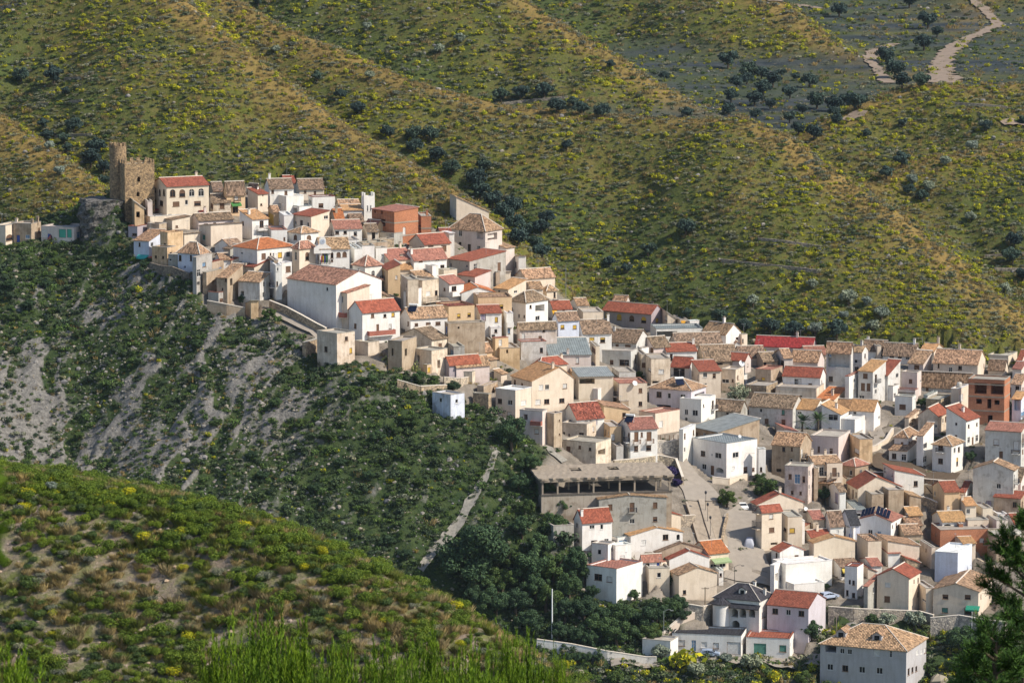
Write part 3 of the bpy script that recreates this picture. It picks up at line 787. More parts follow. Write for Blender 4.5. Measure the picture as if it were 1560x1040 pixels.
def strip(name, pts, width, mat, lift=.22, fn=None):
    """a draped ribbon along pixel points"""
    pw = [np.array(hit(*p, fn=fn)[0][:2]) for p in pts]
    out = []
    for a, b in zip(pw[:-1], pw[1:]):
        n = max(1, int(np.linalg.norm(b-a)/1.2))
        out += [a+(b-a)*i/n for i in range(n)]
    out.append(pw[-1]); out = np.array(out)
    for _ in range(3): out[1:-1] = (out[:-2]+2*out[1:-1]+out[2:])/4
    mb = MB(); rows = []
    for i, p in enumerate(out):
        d = out[min(i+1, len(out)-1)]-out[max(i-1, 0)]; d = d/np.linalg.norm(d); n = np.array([-d[1], d[0]])
        w = width*(1 if not callable(width) else 1) if not isinstance(width, (tuple, list)) else np.interp(i/(len(out)-1), np.linspace(0, 1, len(width)), width)
        jit = (fbm(p[0]/3, p[1]/3, N3, 2)-.5)*.12*w
        e0 = (fbm(p[0]/1.7, p[1]/1.7+31, N4, 3)-.5)*.7; e1 = (fbm(p[0]/1.7+50, p[1]/1.7, N2, 3)-.5)*.7
        if mat in ('road', 'concrete'): e0 = e1 = 0
        xs = [p+n*w*(t)+n*jit for t in (-.5+e0, -.25, 0, .25, .5+e1)]
        zs = [float((fn or terr)(q[0], q[1])) for q in xs]; zm = max(zs)*.5+sum(zs)/5*.5
        rows.append([(q[0], q[1], max(z, .5*z+.5*zm)+lift) for q, z in zip(xs, zs)])
    base = len(mb.v); mb.v = [p for r in rows for p in r]
    for i in range(len(rows)-1):
        for j in range(4):
            mb.f.append((i*5+j, i*5+j+1, i*5+5+j+1, i*5+5+j)); mb.m.append(0)
    o = mb.build(name, MAT[mat], smooth=True); tag(o, kind='structure')
    return o
# ------------------------------------------------------------------ the village, house by house (coordinates read off enlarged views)
Z(130, 210)
BIG = H('large cream building with red roof and row of four arched windows, beside the castle', 680,700,138,340,295,'gr',55,65,'c','R',
  '728,462,44,64,ad 808,462,48,64,ab 887,458,44,62,ad 965,455,46,66,ad 757,552,54,40,b 843,538,24,40,d 935,547,54,40,b 705,650,28,28,d 782,652,52,32,b 570,433,30,44,d 620,455,20,60,ad 655,455,20,60,ad 570,533,30,46,d 634,546,34,46,d 575,628,24,34,d',
  name='villa', awn=[(600,600,44,(.28,.05,.04)),(973,614,60,(.28,.05,.04))], ch=[(.6,.9)])
H('low cream terrace block in front of the arched-window building', 540,722,65,330,55,'f',8,60,'c','W','', name='annex')
H('small cream shed with sloping tile roof below the arched-window building', 725,765,100,140,80,'sr0',20,55,'c','B','762,740,20,20,b')
H('tan house with long brown tile roof below the arched-window building', 945,765,80,280,75,'gr',48,62,'p','B','1005,722,34,16,d 1078,714,24,14,d', ch=[(.5,.3)])
H('house with large blank peach wall above a brown tile roof', 1047,900,112,253,178,'sl1',30,60,'c','B','988,830,28,46,g')
H('low house with reddish tile roof and pale verge under the blank peach wall', 1210,965,140,105,55,'gr',55,45,'w','B','')
H('pale blue house with ochre tile roof and teal awning at the cliff edge', 615,1010,215,10,150,'sr0',62,20,'n','T','452,890,16,34,d 556,890,18,36,d', awn=[(485,985,90,(.05,.42,.36)),(545,1000,40,(.5,.1,.06))])
H('narrow ochre tower house at the cliff edge with small dark windows', 688,1040,68,120,240,'f',8,45,'ot','T','663,895,18,34,d 605,890,10,20,d')
H('tan house with peach side wall and brown tile roof behind the narrow ochre house', 825,915,100,126,115,'sl1',22,50,'c','B','')
H('stained tan house wall with two small square windows on the cliff brink', 685,1100,135,60,175,'f',5,30,'ot','C','587,992,20,24,d 648,997,18,24,d')
H('stone house with brown tile roof and two brown shutters, beside the arched-window building', 1022,645,6,190,105,'gr',55,75,'ct','B','1062,572,42,42,b 1140,568,38,46,b')
H('upper stone house with sagging brown roof right of the arched-window building', 1025,500,6,125,55,'gr',60,75,'t','B','1075,455,40,20,o')
H('yellow-cream house with brown roof, small balcony and green awning on the top row', 1180,645,30,150,185,'gr',88,68,'o','B','1260,495,32,54,w 1252,590,44,70,d 1105,590,20,40,o', bal=[(1260,512,50,22)], awn=[(1250,545,80,(.07,.22,.06))])

Z(330, 250)
H('cream house with small red lean-to roof and bluish side wall on the top row', 345,400,92,80,150,'sl0',35,52,'c','R','385,262,10,16,o 372,338,16,18,d')
H('white house with brown roof and grey railing near the middle of the top row', 400,360,8,240,155,'gr',66,74,'w','B','467,230,22,32,b 578,240,24,36,b 445,300,20,60,l', bal=[(525,345,100,36)], ch=[(.5,.1)])
H('top-row house with pale lilac gable between yellow-cream and cream neighbours', 330,345,75,30,115,'gl',60,40,'w','B','')
H('cream end house of the top row with brown roof and white verge', 655,300,6,240,90,'gr',70,80,'c','B','738,232,20,22,b 820,240,20,30,b')
H('house behind the top row with a bright red roof patch', 530,200,6,130,40,'gr',50,78,'w','R','')
H('big blank white rendered block under the top row of roofs', 582,420,240,140,140,'f',8,55,'w','W','')
H('white house with flat dark red slab roof and brown shuttered window', 800,380,42,185,95,'f',8,72,'w','A','870,345,40,36,b 780,320,26,40,o')
H('pale house with red mono-pitch roof, lavender side and cream wall with one high window', 790,645,160,145,208,'sr0',34,47,'c','R','912,420,34,30,d 660,490,12,30,d 707,490,24,46,d 762,508,18,44,d')
H('annex with grey sheet-metal canopy behind the red mono-pitch house', 690,445,62,100,80,'f',6,55,'w','M','657,395,36,60,o')
H('small tan house with orange tile roof and skylight beside the cream wall', 945,500,6,120,40,'gr',72,78,'t','O','', ch=[(.3,.3)])
H('white row house with salmon and dark red roof and three windows', 938,640,6,272,100,'gr',55,76,'w','P','988,572,32,28,d 1072,570,28,28,d 1157,580,28,34,d')
H('low house with dark tile hump roof behind the white row house', 1080,520,6,150,28,'gr',62,76,'t','B','')
H('peach house with salmon tile roof below the brick building', 1335,610,100,55,95,'gl',40,45,'o','P','')
H('cream house with brown tile roof and tall dark doorway beside the white row house', 1212,650,6,140,85,'gr',50,74,'c','B','1308,600,28,60,d')
H('little white crenellated tower with slit windows', 1230,470,25,88,185,'c',5,70,'w','W','1258,370,12,50,d 1284,370,12,50,d', name='tower', cat='tower', ant=False)
H('low house with orange-tan tile roof left of the white crenellated tower', 992,410,6,205,42,'gr',55,80,'c','T','')
H('white house with pale ochre roof in front of the white crenellated tower', 1012,465,6,205,80,'gr',30,80,'w','Y','')
H('house with mustard yellow curtain wall under a tan roof', 430,535,6,95,135,'gr',40,78,'o','T','475,470,80,90,y')
H('house with ochre-yellow roof, white balcony front and garage door', 297,630,115,130,170,'sl0',55,57,'w','Y','375,500,32,56,d 365,590,60,50,w', bal=[(372,528,80,30)], ch=[(.5,.2)])
H('long low white flat-roofed house with pink coping in the upper village', 418,660,6,170,100,'f',8,80,'w','P','565,625,16,30,b')
H('white house with square hip tile roof and two brown arched windows', 705,680,112,140,100,'h',50,48,'w','T','657,610,30,44,ab 770,612,36,40,ab')
H('large white house with orange hip roof and row of upper windows', 340,930,215,288,218,'h',75,46,'w','O','392,768,34,50,b 450,765,13,50,d 474,765,13,50,d 528,758,34,46,y 597,752,30,46,d 210,742,22,18,d 283,760,34,42,w 580,880,40,60,b', dep=None)
H('tall narrow white block right of the orange hip roof house', 545,1050,55,80,215,'f',6,52,'w','W','597,875,40,50,b 500,880,12,30,d')
H('cream town hall wing with tall arched window and lavender side', 690,920,62,130,210,'h',65,46,'c','Q','755,768,30,70,ab 660,765,18,70,ad', name='town_hall', cat='town hall')
TOWN = H('white town hall with clock gable, flag balcony and ochre framed arched windows', 822,920,6,285,215,'gr',75,80,'w','T',
  '905,775,52,96,ao 846,778,22,42,ab 846,825,16,20,d 962,760,24,50,ad 962,805,18,20,d 1017,755,36,44,ab 1067,752,36,44,ab 1060,872,40,30,ab', name='town_hall', cat='town hall', bal=[(905,815,76,28)], ant=False)
H('church tower with low pyramid tile roof and arched belfry windows', 1238,1000,108,137,145,'pyr',88,48,'w','Q','1185,888,20,32,ad 1305,920,28,66,ad', name='church_tower', cat='tower', ant=False)

Z(190, 330)
H('lavender house with broad hip tile roof at the cliff edge', 625,470,190,72,155,'h',92,30,'n','T','462,345,24,50,d 552,345,18,50,d 500,420,20,20,o')
H('grey shaded cement house standing tall on the cliff brink', 685,640,112,12,290,'f',6,24,'k','C','662,400,24,36,u 617,470,24,60,d 662,515,18,44,d 600,560,20,30,o')
H('low dark ruined wall house below the narrow ochre tower house', 540,460,180,6,130,'f',5,20,'kt','C','380,360,22,22,d 480,400,24,40,o')
H('cream house with red mono-pitch roof among the cliff-edge roofs', 890,420,62,115,55,'sr0',35,46,'c','R','', ch=[(.5,.6)])
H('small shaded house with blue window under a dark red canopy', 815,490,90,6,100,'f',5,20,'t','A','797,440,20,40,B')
H('white patio house with scrap of tan tile roof beside the orange hip roof house', 748,415,6,130,55,'gr',36,78,'w','T','')
H('tall streaked brown house with mottled tile roof above the ravine', 942,705,177,12,195,'sr0',80,22,'t','T','848,530,16,28,d 888,545,18,60,o 815,605,14,22,d')
H('cream house with red roof stacked behind the streaked brown house', 1080,510,120,115,90,'sr0',46,46,'c','R','1106,463,22,34,y')
H('tall narrow tan chimney-like wall block by the red roof', 1200,600,8,45,225,'f',5,76,'t','C','')
H('grey and white house with brown tile roof and dark lower window above the ravine', 1127,700,185,74,155,'sr0',55,28,'gt','T','1162,556,14,42,d 980,640,30,40,o 1160,650,20,40,o')
H('small pale flat-roofed hut on the ravine edge with terracotta slab', 783,735,92,70,90,'f',4,36,'k','P','805,695,26,26,b 832,688,20,26,b', name='hut', cat='hut')
WALL('stained tan retaining wall with tall lit end above the ravine', [(690,790),(850,820),(1003,850)], 90, 't')
H('ochre end wall block lit by the sun at the ravine corner', 1005,850,6,110,150,'sl1',60,66,'ot','C','', ant=False, name='garden_wall', cat='wall')
H('white house stepping down beside the church street', 1212,690,8,100,275,'f',5,68,'w','W','1275,440,12,30,d 1222,580,44,16,d 1265,560,14,40,d', bal=[(1235,560,60,30)])

Z(400, 370)
CH = H('long church nave with mottled pink tile roof and blank bluish white side wall', 615,715,430,368,370,'gl',92,46,'w','Q','538,385,18,34,ad', name='church', cat='church', ant=False)
H('church annex with tall shaded wall and pink lean-to roof', 707,730,88,180,315,'sr0',40,46,'c','Q','662,470,22,54,d 664,600,20,30,d', bal=[(690,600,60,40,'red')], name='church_annex', cat='church')
H('rough stone gable block right of the church annex', 735,520,8,335,60,'gl',62,70,'s','B','')
H('white house with two stepped red roofs and red brick balcony', 833,845,120,307,268,'gr',80,57,'w','R','917,607,26,34,b 1020,607,24,30,d 1088,598,26,34,y 960,705,22,56,D 1064,695,22,40,w 773,692,22,42,b', bal=[(982,745,215,40,'red')])
H('stone house with pale flat roof alone at the street bend above the slope', 622,1015,175,143,250,'f',5,46,'ct','C','528,885,28,46,d 699,797,24,36,d 736,897,22,46,y', ant=False)
H('ruined low stone lean-to left of the flat-roofed stone house', 450,950,78,8,110,'f',4,22,'s','C','')
H('cream yard wall right of the flat-roofed stone house', 880,940,118,90,100,'f',4,42,'ct','C','', name='garden_wall', cat='wall', ant=False)
WALL('long grey stone retaining wall under the church street', [(60,545),(200,600),(330,668),(450,735),(530,775)], 66, 's')

Z(540, 290)
H('unplastered red brick building with concrete bands and salmon roof', 333,440,195,195,262,'sr0',18,50,'b','P','170,150,14,28,o 228,168,16,30,o 238,270,40,60,o 415,340,22,70,aw', bands=(.2,.62))
H('lower brick wing with open terrace and brick chimney', 526,440,6,115,215,'f',10,82,'b','C','', bands=(.55,), ch=[(.3,.7)])
H('grey cement block with flat roof below the brick building', 330,450,125,70,80,'f',6,38,'k','C','')
H('low rubble stone ruin below the grey cement block', 215,510,60,110,85,'f',4,40,'s','C','')
H('house with red roof, cream front and grey gable in front of the stepped white wall', 583,560,130,215,110,'gr',70,58,'c','R','637,480,44,40,b 745,483,44,50,b')
H('white stepped gable wall left of the large tan hip-roofed house', 745,555,8,88,200,'sl1',20,78,'w','W','')
H('small red-roofed house tucked behind the stepped white gable', 690,400,6,125,28,'gr',40,80,'k','R','')
H('large house with broad tan hip roof, lavender wall and corner loggia at the village crest', 1090,580,305,140,235,'h',130,34,'p','T',
  '883,350,28,50,d 880,457,24,54,d 1045,378,54,56,o 957,478,26,60,d 1035,487,28,50,d 1150,385,80,60,o')
H('lower wing with tile canopy and brown door joined to the large hip-roofed house', 1262,640,175,72,160,'sl0',45,36,'p','T','1105,503,18,50,d 1163,515,24,50,d 1246,530,26,60,b')
H('white house with sloping top edge at the right end of the crest', 1330,720,10,100,175,'sl1',45,80,'w','T','1345,620,18,50,d')
H('cream stepped wall descending behind the large hip-roofed house', 806,250,6,315,195,'sr1',130,64,'c','T','835,160,14,14,d')
H('long house with salmon red roof and white front with three small windows', 495,700,90,272,120,'gr',76,60,'w','P','553,587,30,18,d 692,578,34,18,d 733,640,34,40,d', ch=[(.3,.02),(.7,.1)])
H('house whose salmon roof continues left of the long white house', 290,660,150,200,80,'gr',72,60,'c','P','', ch=[(.5,.8)])
H('grey cement house with double red roof stepping down the hill', 960,735,190,300,145,'sr0',48,46,'k','R','')
H('house with red roof, lilac side and cream wall beside a brown block', 1005,825,148,130,105,'sr0',36,46,'p','R','872,740,22,30,d 956,765,22,40,d')
H('plain brown cement block right of the cream red-roofed house', 1140,800,6,55,110,'f',4,80,'t','C','')
H('tall ochre-orange house wall with red lean-to roof right of the church tower', 232,860,6,150,200,'sr0',40,72,'o','R','350,725,16,30,w')
H('house with ochre roof behind the tall ochre-orange wall', 300,690,6,180,30,'gr',60,76,'c','Y','', ch=[(.4,.5)])
H('modern pale grey flat house with balcony terraces', 566,945,180,135,180,'f',14,46,'cg','C','615,860,36,36,w 682,855,22,44,d', bal=[(632,905,120,30)])
H('upper storey with small tan roof and dark loggia on the modern grey flat house', 530,790,60,122,62,'sl0',40,58,'g','T','590,756,104,36,o')
H('white cube rooftop block among the red roofs', 650,780,60,50,140,'f',4,52,'w','W','')
H('pale cream cube block right of the white rooftop cube', 745,780,50,110,105,'f',5,62,'c','C','')
H('lavender house with small red roof and dark terrace window', 790,890,85,120,110,'sl0',50,46,'w','P','830,820,40,44,d', bal=[(845,855,100,24,'white')])
H('low white house with orange roof and broad white gable', 845,915,6,320,62,'gl',44,76,'w','O','')
H('house with mustard yellow roof and cream wall near the crest', 1282,905,115,150,80,'sr0',60,42,'c','Y','1205,850,20,36,d 1243,860,18,30,d 1343,845,28,22,d')

Z(600, 400)
H('long blank ochre wall house with single yellow shuttered window', 670,480,6,315,180,'f',6,82,'o','T','897,368,30,36,y', ant=True)
H('ochre house with two yellow shutters and roof terrace with red railing', 457,520,110,215,145,'f',10,66,'o','A','541,443,28,36,y 628,435,28,34,y', bal=[])
H('white house with low red roof under the long ochre wall', 678,575,6,220,155,'gr',46,80,'w','R','742,455,44,54,l 855,475,26,44,y')
H('white corner house with flower balcony under the long ochre wall', 900,655,6,95,225,'f',5,80,'w','W','912,470,22,60,d 960,570,20,50,u', bal=[(955,512,104,26,'white')])
H('white lower storey with pergola beneath the flower balcony', 768,650,6,130,100,'f',5,80,'w','W','850,570,24,30,d 830,620,30,40,o')
H('blank tan plaster wall house with one tiny square window', 452,730,30,308,215,'f',4,74,'t','C','540,542,16,18,o 438,560,12,60,B')
H('white house with salmon tile roof, three dark windows and roof water heater', 140,570,90,305,105,'gr',76,66,'w','T','188,517,28,26,b 287,510,40,26,b 368,506,42,30,b', sol=[(.3,.15)])
H('tan gable house with half brown half red tile roof', 315,750,290,128,108,'gr',78,40,'ct','B','386,685,28,28,b 135,630,14,60,d')
H('roofless stone ruin with two empty doorways above the prickly pears', 155,905,205,12,240,'f',5,20,'ts','C','100,748,18,64,o -12,745,16,64,o', ant=False)
H('cream and tan block with brown doorway beside the roofless ruin', 315,915,160,130,170,'f',5,42,'ct','C','375,845,24,70,o 205,800,20,60,o')
H('tiny hut with yellow door below the cream and tan block', 278,925,25,34,62,'f',3,45,'o','C','292,893,24,44,y', name='hut', cat='hut', ant=False)
H('small grey house with bright blue shutter and rubble walls', 450,875,6,140,165,'f',5,78,'kt','C','495,762,36,56,u')
H('old ochre house with collapsing tile roof in the middle slope', 690,810,80,130,65,'gr',60,56,'o','T','738,778,22,40,b')
H('small peach hut with white window right of the collapsing roof', 845,775,25,110,135,'f',4,66,'o','P','888,665,26,50,w')
H('white house with brown hip roof, lilac side and dark loggia window', 1100,540,135,187,205,'h',85,40,'w','B','1140,368,18,30,d 1218,380,78,58,o 1198,463,36,38,d 1043,445,14,34,d 1087,448,12,24,d 980,390,22,40,d', bal=[(978,405,30,30)])
H('old beige crumbling house with narrow brown roof', 1050,675,25,310,120,'gr',46,76,'pt','B','1250,555,22,26,d 1220,633,28,46,b 1080,620,26,60,w')
H('stained white basement block below the crumbling beige house', 1060,805,30,212,135,'f',6,78,'gt','P','1230,730,26,44,d')
H('cream house with tan roof and white verge at the right end of the crest row', 1100,215,90,245,85,'gr',62,62,'c','T','')
H('small cream house with tan hip roof and one tall window at the crest', 1275,310,40,85,70,'h',50,60,'c','T','1340,270,18,48,d')
H('low house with tan roof and small loggia near the crest', 1095,262,8,150,42,'gr',45,78,'c','T','1175,245,50,18,o')

Z(760, 430)
H('white house with red roof strip and yellow awning near the crest', 415,315,6,195,90,'gr',52,80,'w','R','540,240,26,24,d', awn=[(462,240,40,(.62,.33,.02))])
H('small white house with tan roof and grey lean-to at the hill foot', 615,265,6,135,72,'gr',42,80,'w','T','715,232,45,36,w 645,240,52,34,o')
H('blank cream wall house left of the mauve red-roofed house', 672,345,6,200,86,'f',4,82,'c','C','')
H('pale blue house with brown roof and two amber shutters', 495,490,48,175,175,'gr',56,70,'n','B','530,372,32,36,y 632,372,32,34,y')
H('white house with long brown roof and two mustard shutters', 662,560,6,280,135,'gr',92,80,'w','B','775,480,42,42,y 865,481,42,44,y', ch=[(.45,.98)])
H('narrow cream stair block with lilac lower door below the mustard shutters', 775,750,6,60,210,'f',4,82,'c','C','805,577,48,40,b 805,710,48,60,l')
H('low lilac house with big grey-green sheet roof', 385,700,6,385,95,'sl0',95,82,'p','M','655,650,26,54,w', ch=[(.02,.45)])
H('pale grey house with brown tile roof and stone gable side', 1145,610,252,120,105,'gl',88,22,'g','B','938,522,18,28,b 985,550,26,70,D 1075,540,46,40,b', ch=[(.9,.4)])
H('grey rendered house with glazed porch under the brown tile roof', 1100,750,265,62,165,'f',8,18,'g','C','940,665,30,38,b 1045,670,80,52,d', bal=[(960,715,200,36,'white')])
H('pinkish house with wide brown tile roof behind the terrace with plants', 1290,630,95,140,90,'gr',72,60,'p','B','1278,575,24,60,b')
H('small white rooftop room with dark opening and plants on top', 1190,620,40,62,62,'f',4,50,'w','C','1172,582,34,40,o')
H('tan wall house with brown window above the green tree', 1155,770,6,75,160,'f',4,82,'ct','C','1188,690,34,40,b')
H('beige house with two small white windows beside the green tree', 1230,860,8,200,215,'f',5,80,'ct','C','1258,730,32,24,w 1353,743,44,36,w 1310,832,60,20,o')
H('large mauve-grey house with bright red roof and four arched shutters', 1270,400,400,105,138,'gl',62,32,'m','R','905,280,38,52,ay 1003,290,40,54,ay 1108,300,40,50,ab 1207,313,42,54,ay 1320,316,26,36,y')
H('small rooftop room with tan tile roof behind the mauve-grey house', 1060,190,110,34,30,'gl',42,24,'p','T','1072,160,20,26,o')
H('cream house with red hip roof and dark chimney below the sheet roof', 340,770,60,230,68,'h',70,57,'c','R','', ch=[(.6,.95)])
H('cream gable wall joined right of the red hip roof', 575,770,6,125,82,'sr1',42,80,'c','T','')
H('large cream house with ochre roof and many white-shuttered windows', 275,1060,170,350,240,'gl',100,62,'c','Y',
  '352,875,36,42,w 402,873,34,42,d 550,864,36,40,w 326,997,44,42,w 399,993,44,42,d 525,985,44,38,d', pk=.66, ch=[(.1,.55)])
H('cream house with sloping grey sheet roof and open dark loft', 625,970,6,330,185,'sl0',30,80,'c','M','700,826,130,46,o')
H('lilac and white box house under the open dark loft', 825,1020,160,135,120,'f',6,36,'w','W','738,965,26,34,w')
H('tall pale stained wall house with red top edge', 962,1070,6,275,218,'f',4,80,'c','P','', dish=[(1130,838,22)])
H('grey house with dark terrace opening above the tall stained wall', 962,865,6,180,105,'f',5,80,'g','C','1000,812,76,52,o')
Z(650, 520)
H('long house with red roof half and tan roof half, white verge between', 248,300,60,275,92,'gr',66,62,'p','T','', ch=[(.8,.5)])
H('house with red tile slope behind the white verge', 188,285,50,260,95,'gr',58,62,'m','R','')
H('cream terrace block with white balustrade in front of the large ochre-roofed house', 740,650,165,135,232,'f',6,38,'c','W','610,497,36,42,d 695,508,38,42,d 616,600,38,40,w 690,605,36,38,w 808,512,44,40,w', bal=[], ant=False)
H('small pale hut with stone foot standing alone on the green slope', 200,650,155,115,195,'f',4,46,'nn','C','116,488,22,36,d 250,497,22,32,d', name='hut', cat='hut', ant=False)
H('rubble stone ruin left of the cream terrace block', 515,570,130,22,120,'f',4,30,'s','C','', ant=False)
H('low tan roofed shed above the rubble ruin', 520,425,10,62,30,'gr',34,70,'t','T','')
H('stepped tan and white terrace walls above the slope trees', 380,350,232,120,85,'f',4,18,'ct','C','', ant=False, name='terrace', cat='terrace')
H('dark shed of tarps and sheet metal on the terrace', 500,268,240,12,70,'f',3,17,'k','M','330,235,110,40,o', name='shed', cat='shed', ant=False)
H('white house with dark brown-red tile roof beside the ochre terraces', 1250,740,120,232,95,'gr',112,62,'w','A','1408,670,32,50,l 1330,670,24,30,w 1147,655,18,36,d')
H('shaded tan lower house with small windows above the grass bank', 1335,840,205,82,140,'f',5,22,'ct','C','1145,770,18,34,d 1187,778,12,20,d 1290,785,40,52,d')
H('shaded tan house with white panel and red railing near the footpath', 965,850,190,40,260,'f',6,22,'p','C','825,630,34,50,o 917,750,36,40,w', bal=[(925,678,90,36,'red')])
H('narrow brown block beside the red-railed tan house', 1060,880,60,70,270,'f',4,42,'t','C','1107,658,10,16,d 1107,773,10,16,d')

Z(860, 440)
H('cream house with stepped sloping wall right of the mauve house', 822,345,6,105,150,'sr1',52,80,'c','C','858,252,26,40,w')
H('low cream house with bright orange door awning near the olive trees', 926,350,6,100,85,'f',4,80,'c','C','', awn=[(990,275,36,(.62,.30,.02),.4)])
H('small white flat cube house near the olive trees', 1045,345,20,80,68,'f',4,66,'w','W','')
H('long flat grey-roofed house with dark carport', 735,415,6,420,72,'f',4,82,'w','M','825,378,170,50,o 1060,380,60,40,d')
H('house with long weathered brown roof in front of the grey carport', 900,515,6,420,45,'gr',82,81,'c','B','')
H('white house with wide red roof and dark blue door under the weathered roof', 815,610,6,290,88,'gr',50,80,'w','R','890,570,24,60,d 1035,570,60,22,o', ch=[(.4,.98)])
H('white house with smaller red roof and glazed iron balcony', 1040,770,150,62,120,'gl',70,24,'w','R','955,700,92,80,d', bal=[(945,735,110,40)])
H('stone house with big brown roof and pale verge', 1125,660,6,320,60,'gr',112,80,'t','B','1183,627,40,20,o 1290,625,60,16,o')
H('cream house with narrow red roof strip and three dark windows', 1085,880,8,220,195,'sl0',46,80,'c','R','1172,717,34,40,d 1248,723,26,38,b 1168,797,36,22,d')
H('grey-lavender villa with pale hip tile roof and solar panel', 1055,1050,345,135,202,'h',82,27,'l','T','788,880,42,50,d 873,890,26,46,d 987,902,42,48,d 825,985,120,40,o 940,1008,26,30,d 1125,905,90,80,o', sol=[(.35,.2)], dish=[])

Z(1040, 470)
H('cream house with orange-tan roof, chimney and pale lilac front at the hill foot', 360,340,190,135,125,'gl',76,42,'w','T','310,245,24,34,d', ch=[(.4,.5)])
H('cream extension with stepped top right of the orange-tan roofed house', 492,340,20,48,115,'f',4,60,'c','C','500,270,12,36,d')
H('small white gable porch in front of the orange-tan roofed house', 385,340,8,105,30,'gl',36,80,'w','T','')
H('lilac house with small red roof, big white dish and terrace of plants', 520,540,150,55,110,'gl',50,26,'p','R','395,490,22,44,d 455,492,30,38,d', dish=[(498,455,26)])
H('weathered cream block under the plant terrace', 440,700,115,80,178,'f',14,24,'ct','C','357,603,58,32,d 417,600,16,26,b')
H('small house with glassed porch and grey-blue lean-to roof', 525,670,62,10,80,'f',4,18,'w','M','500,615,50,40,d')
RED = H('long low house with vivid red roof along the foot of the hill', 1080,360,470,46,36,'gl',70,17,'p','S','', ch=[(.3,.5)])
H('house with mottled brown roof left of the vivid red roof', 450,435,6,250,25,'gr',76,80,'c','B','')
H('stone-walled house with small brown roof and dark window below the vivid red roof', 625,500,8,170,60,'gr',55,78,'t','B','685,460,24,30,d')
H('pinkish house with tan roof, narrow door and air conditioner', 800,530,8,120,120,'gr',55,78,'p','T','838,465,24,60,d')
H('pinkish house with wide tan roof and two dark windows', 1125,530,225,72,85,'gl',76,18,'p','T','950,487,30,30,d 1065,497,36,36,d')
H('house with salmon roofs behind the wide tan roof', 1000,410,6,210,25,'gr',50,80,'c','P','')
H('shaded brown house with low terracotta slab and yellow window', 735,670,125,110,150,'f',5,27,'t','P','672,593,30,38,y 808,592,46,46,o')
H('white house with long red roof and blue-white door curtain', 1145,695,305,60,125,'gl',66,18,'w','R','945,625,30,84,d 975,625,26,84,w 1063,637,30,30,b')
H('cream base block with dark windows below the long red roof', 1115,770,335,82,95,'f',4,17,'ct','C','838,738,34,28,o 968,742,56,38,d')
H('rough stone base wall left of the cream base block', 780,755,250,8,100,'f',4,17,'s','C','', name='garden_wall', cat='wall', ant=False)
H('old whitewashed house with long ragged tile roof behind the palms', 1000,990,440,8,160,'gl',88,17,'gt','B','653,848,22,32,d 838,865,26,44,g 700,938,32,44,b 840,950,32,54,b 600,945,50,40,b')
H('old grey-fronted house with ragged tile roof and cream gable', 482,970,235,65,118,'gl',74,24,'kt','B','373,883,22,38,d')
H('cream house with bright orange roof and pale chimney', 1260,815,140,130,55,'sr0',52,22,'c','O','1300,780,14,30,d', ch=[(.3,.3)])
H('grey house with tan roof and deep shaded roof terrace', 1400,670,200,24,312,'gl',70,17,'g','T','1300,435,180,110,o 1235,585,34,44,d 1230,390,20,20,u', ant=True)

Z(1130, 590)
H('white house with yellow-ochre roof strip behind the palms', 690,345,240,8,160,'gl',66,17,'w','Y','482,212,32,22,d')
H('lilac house with one-pitch ochre roof and wide window beside the palms', 818,410,150,92,187,'sl0',72,20,'w','Y','762,247,78,50,d 737,353,28,32,d', ch=[(.4,.4)])
H('white terrace wall house with garden lattice beside the one-pitch roof', 1025,430,195,8,150,'f',10,17,'w','W','', name='terrace', cat='terrace', ant=False)
H('white house with bright yellow-ochre gable roof above the stairway', 1100,350,195,72,155,'gl',76,20,'w','Y','943,217,24,30,d 1145,250,16,24,d')
H('small house with yellow-ochre roof between orange and yellow roofs', 930,205,130,34,40,'gl',56,20,'c','Y','')
H('tall old grey-brown house with tan roof left of the pinkish tan block', 570,760,315,8,275,'gl',84,17,'t','T','350,515,26,42,d 418,515,16,32,b 413,617,24,46,d 310,690,40,26,o')
H('tall pinkish tan block with blocked windows', 805,650,230,125,228,'f',5,20,'p','C','642,515,18,50,b 745,532,26,50,b 588,515,12,22,d', ant=False)
H('ochre streaked block with white window right of the pinkish tan block', 932,660,6,158,220,'f',5,78,'ot','C','978,540,36,40,w')
H('cream house with tan tile roof below the pinkish tan block', 555,840,8,275,205,'gr',42,76,'c','T','', ch=[(.5,.1),(.5,.6)])
H('tall lilac house with blue window and leafy roof terrace', 550,970,190,60,302,'f',8,18,'pt','C','463,762,46,80,u 403,742,26,44,b 517,765,22,54,b 420,875,22,32,b 490,880,20,30,b')
H('stone shed with wide tan tile roof beside the leafy roof terrace', 760,890,150,132,90,'gl',62,27,'t','T','687,835,30,36,o 740,835,24,34,o')
H('small dark stone house with reddish hip roof', 945,750,110,120,90,'h',56,42,'t','P','910,710,20,42,d 994,700,22,34,d')
H('narrow white gable house with striped tile roof', 765,1040,10,102,175,'gr',48,76,'w','B','790,920,22,84,l')

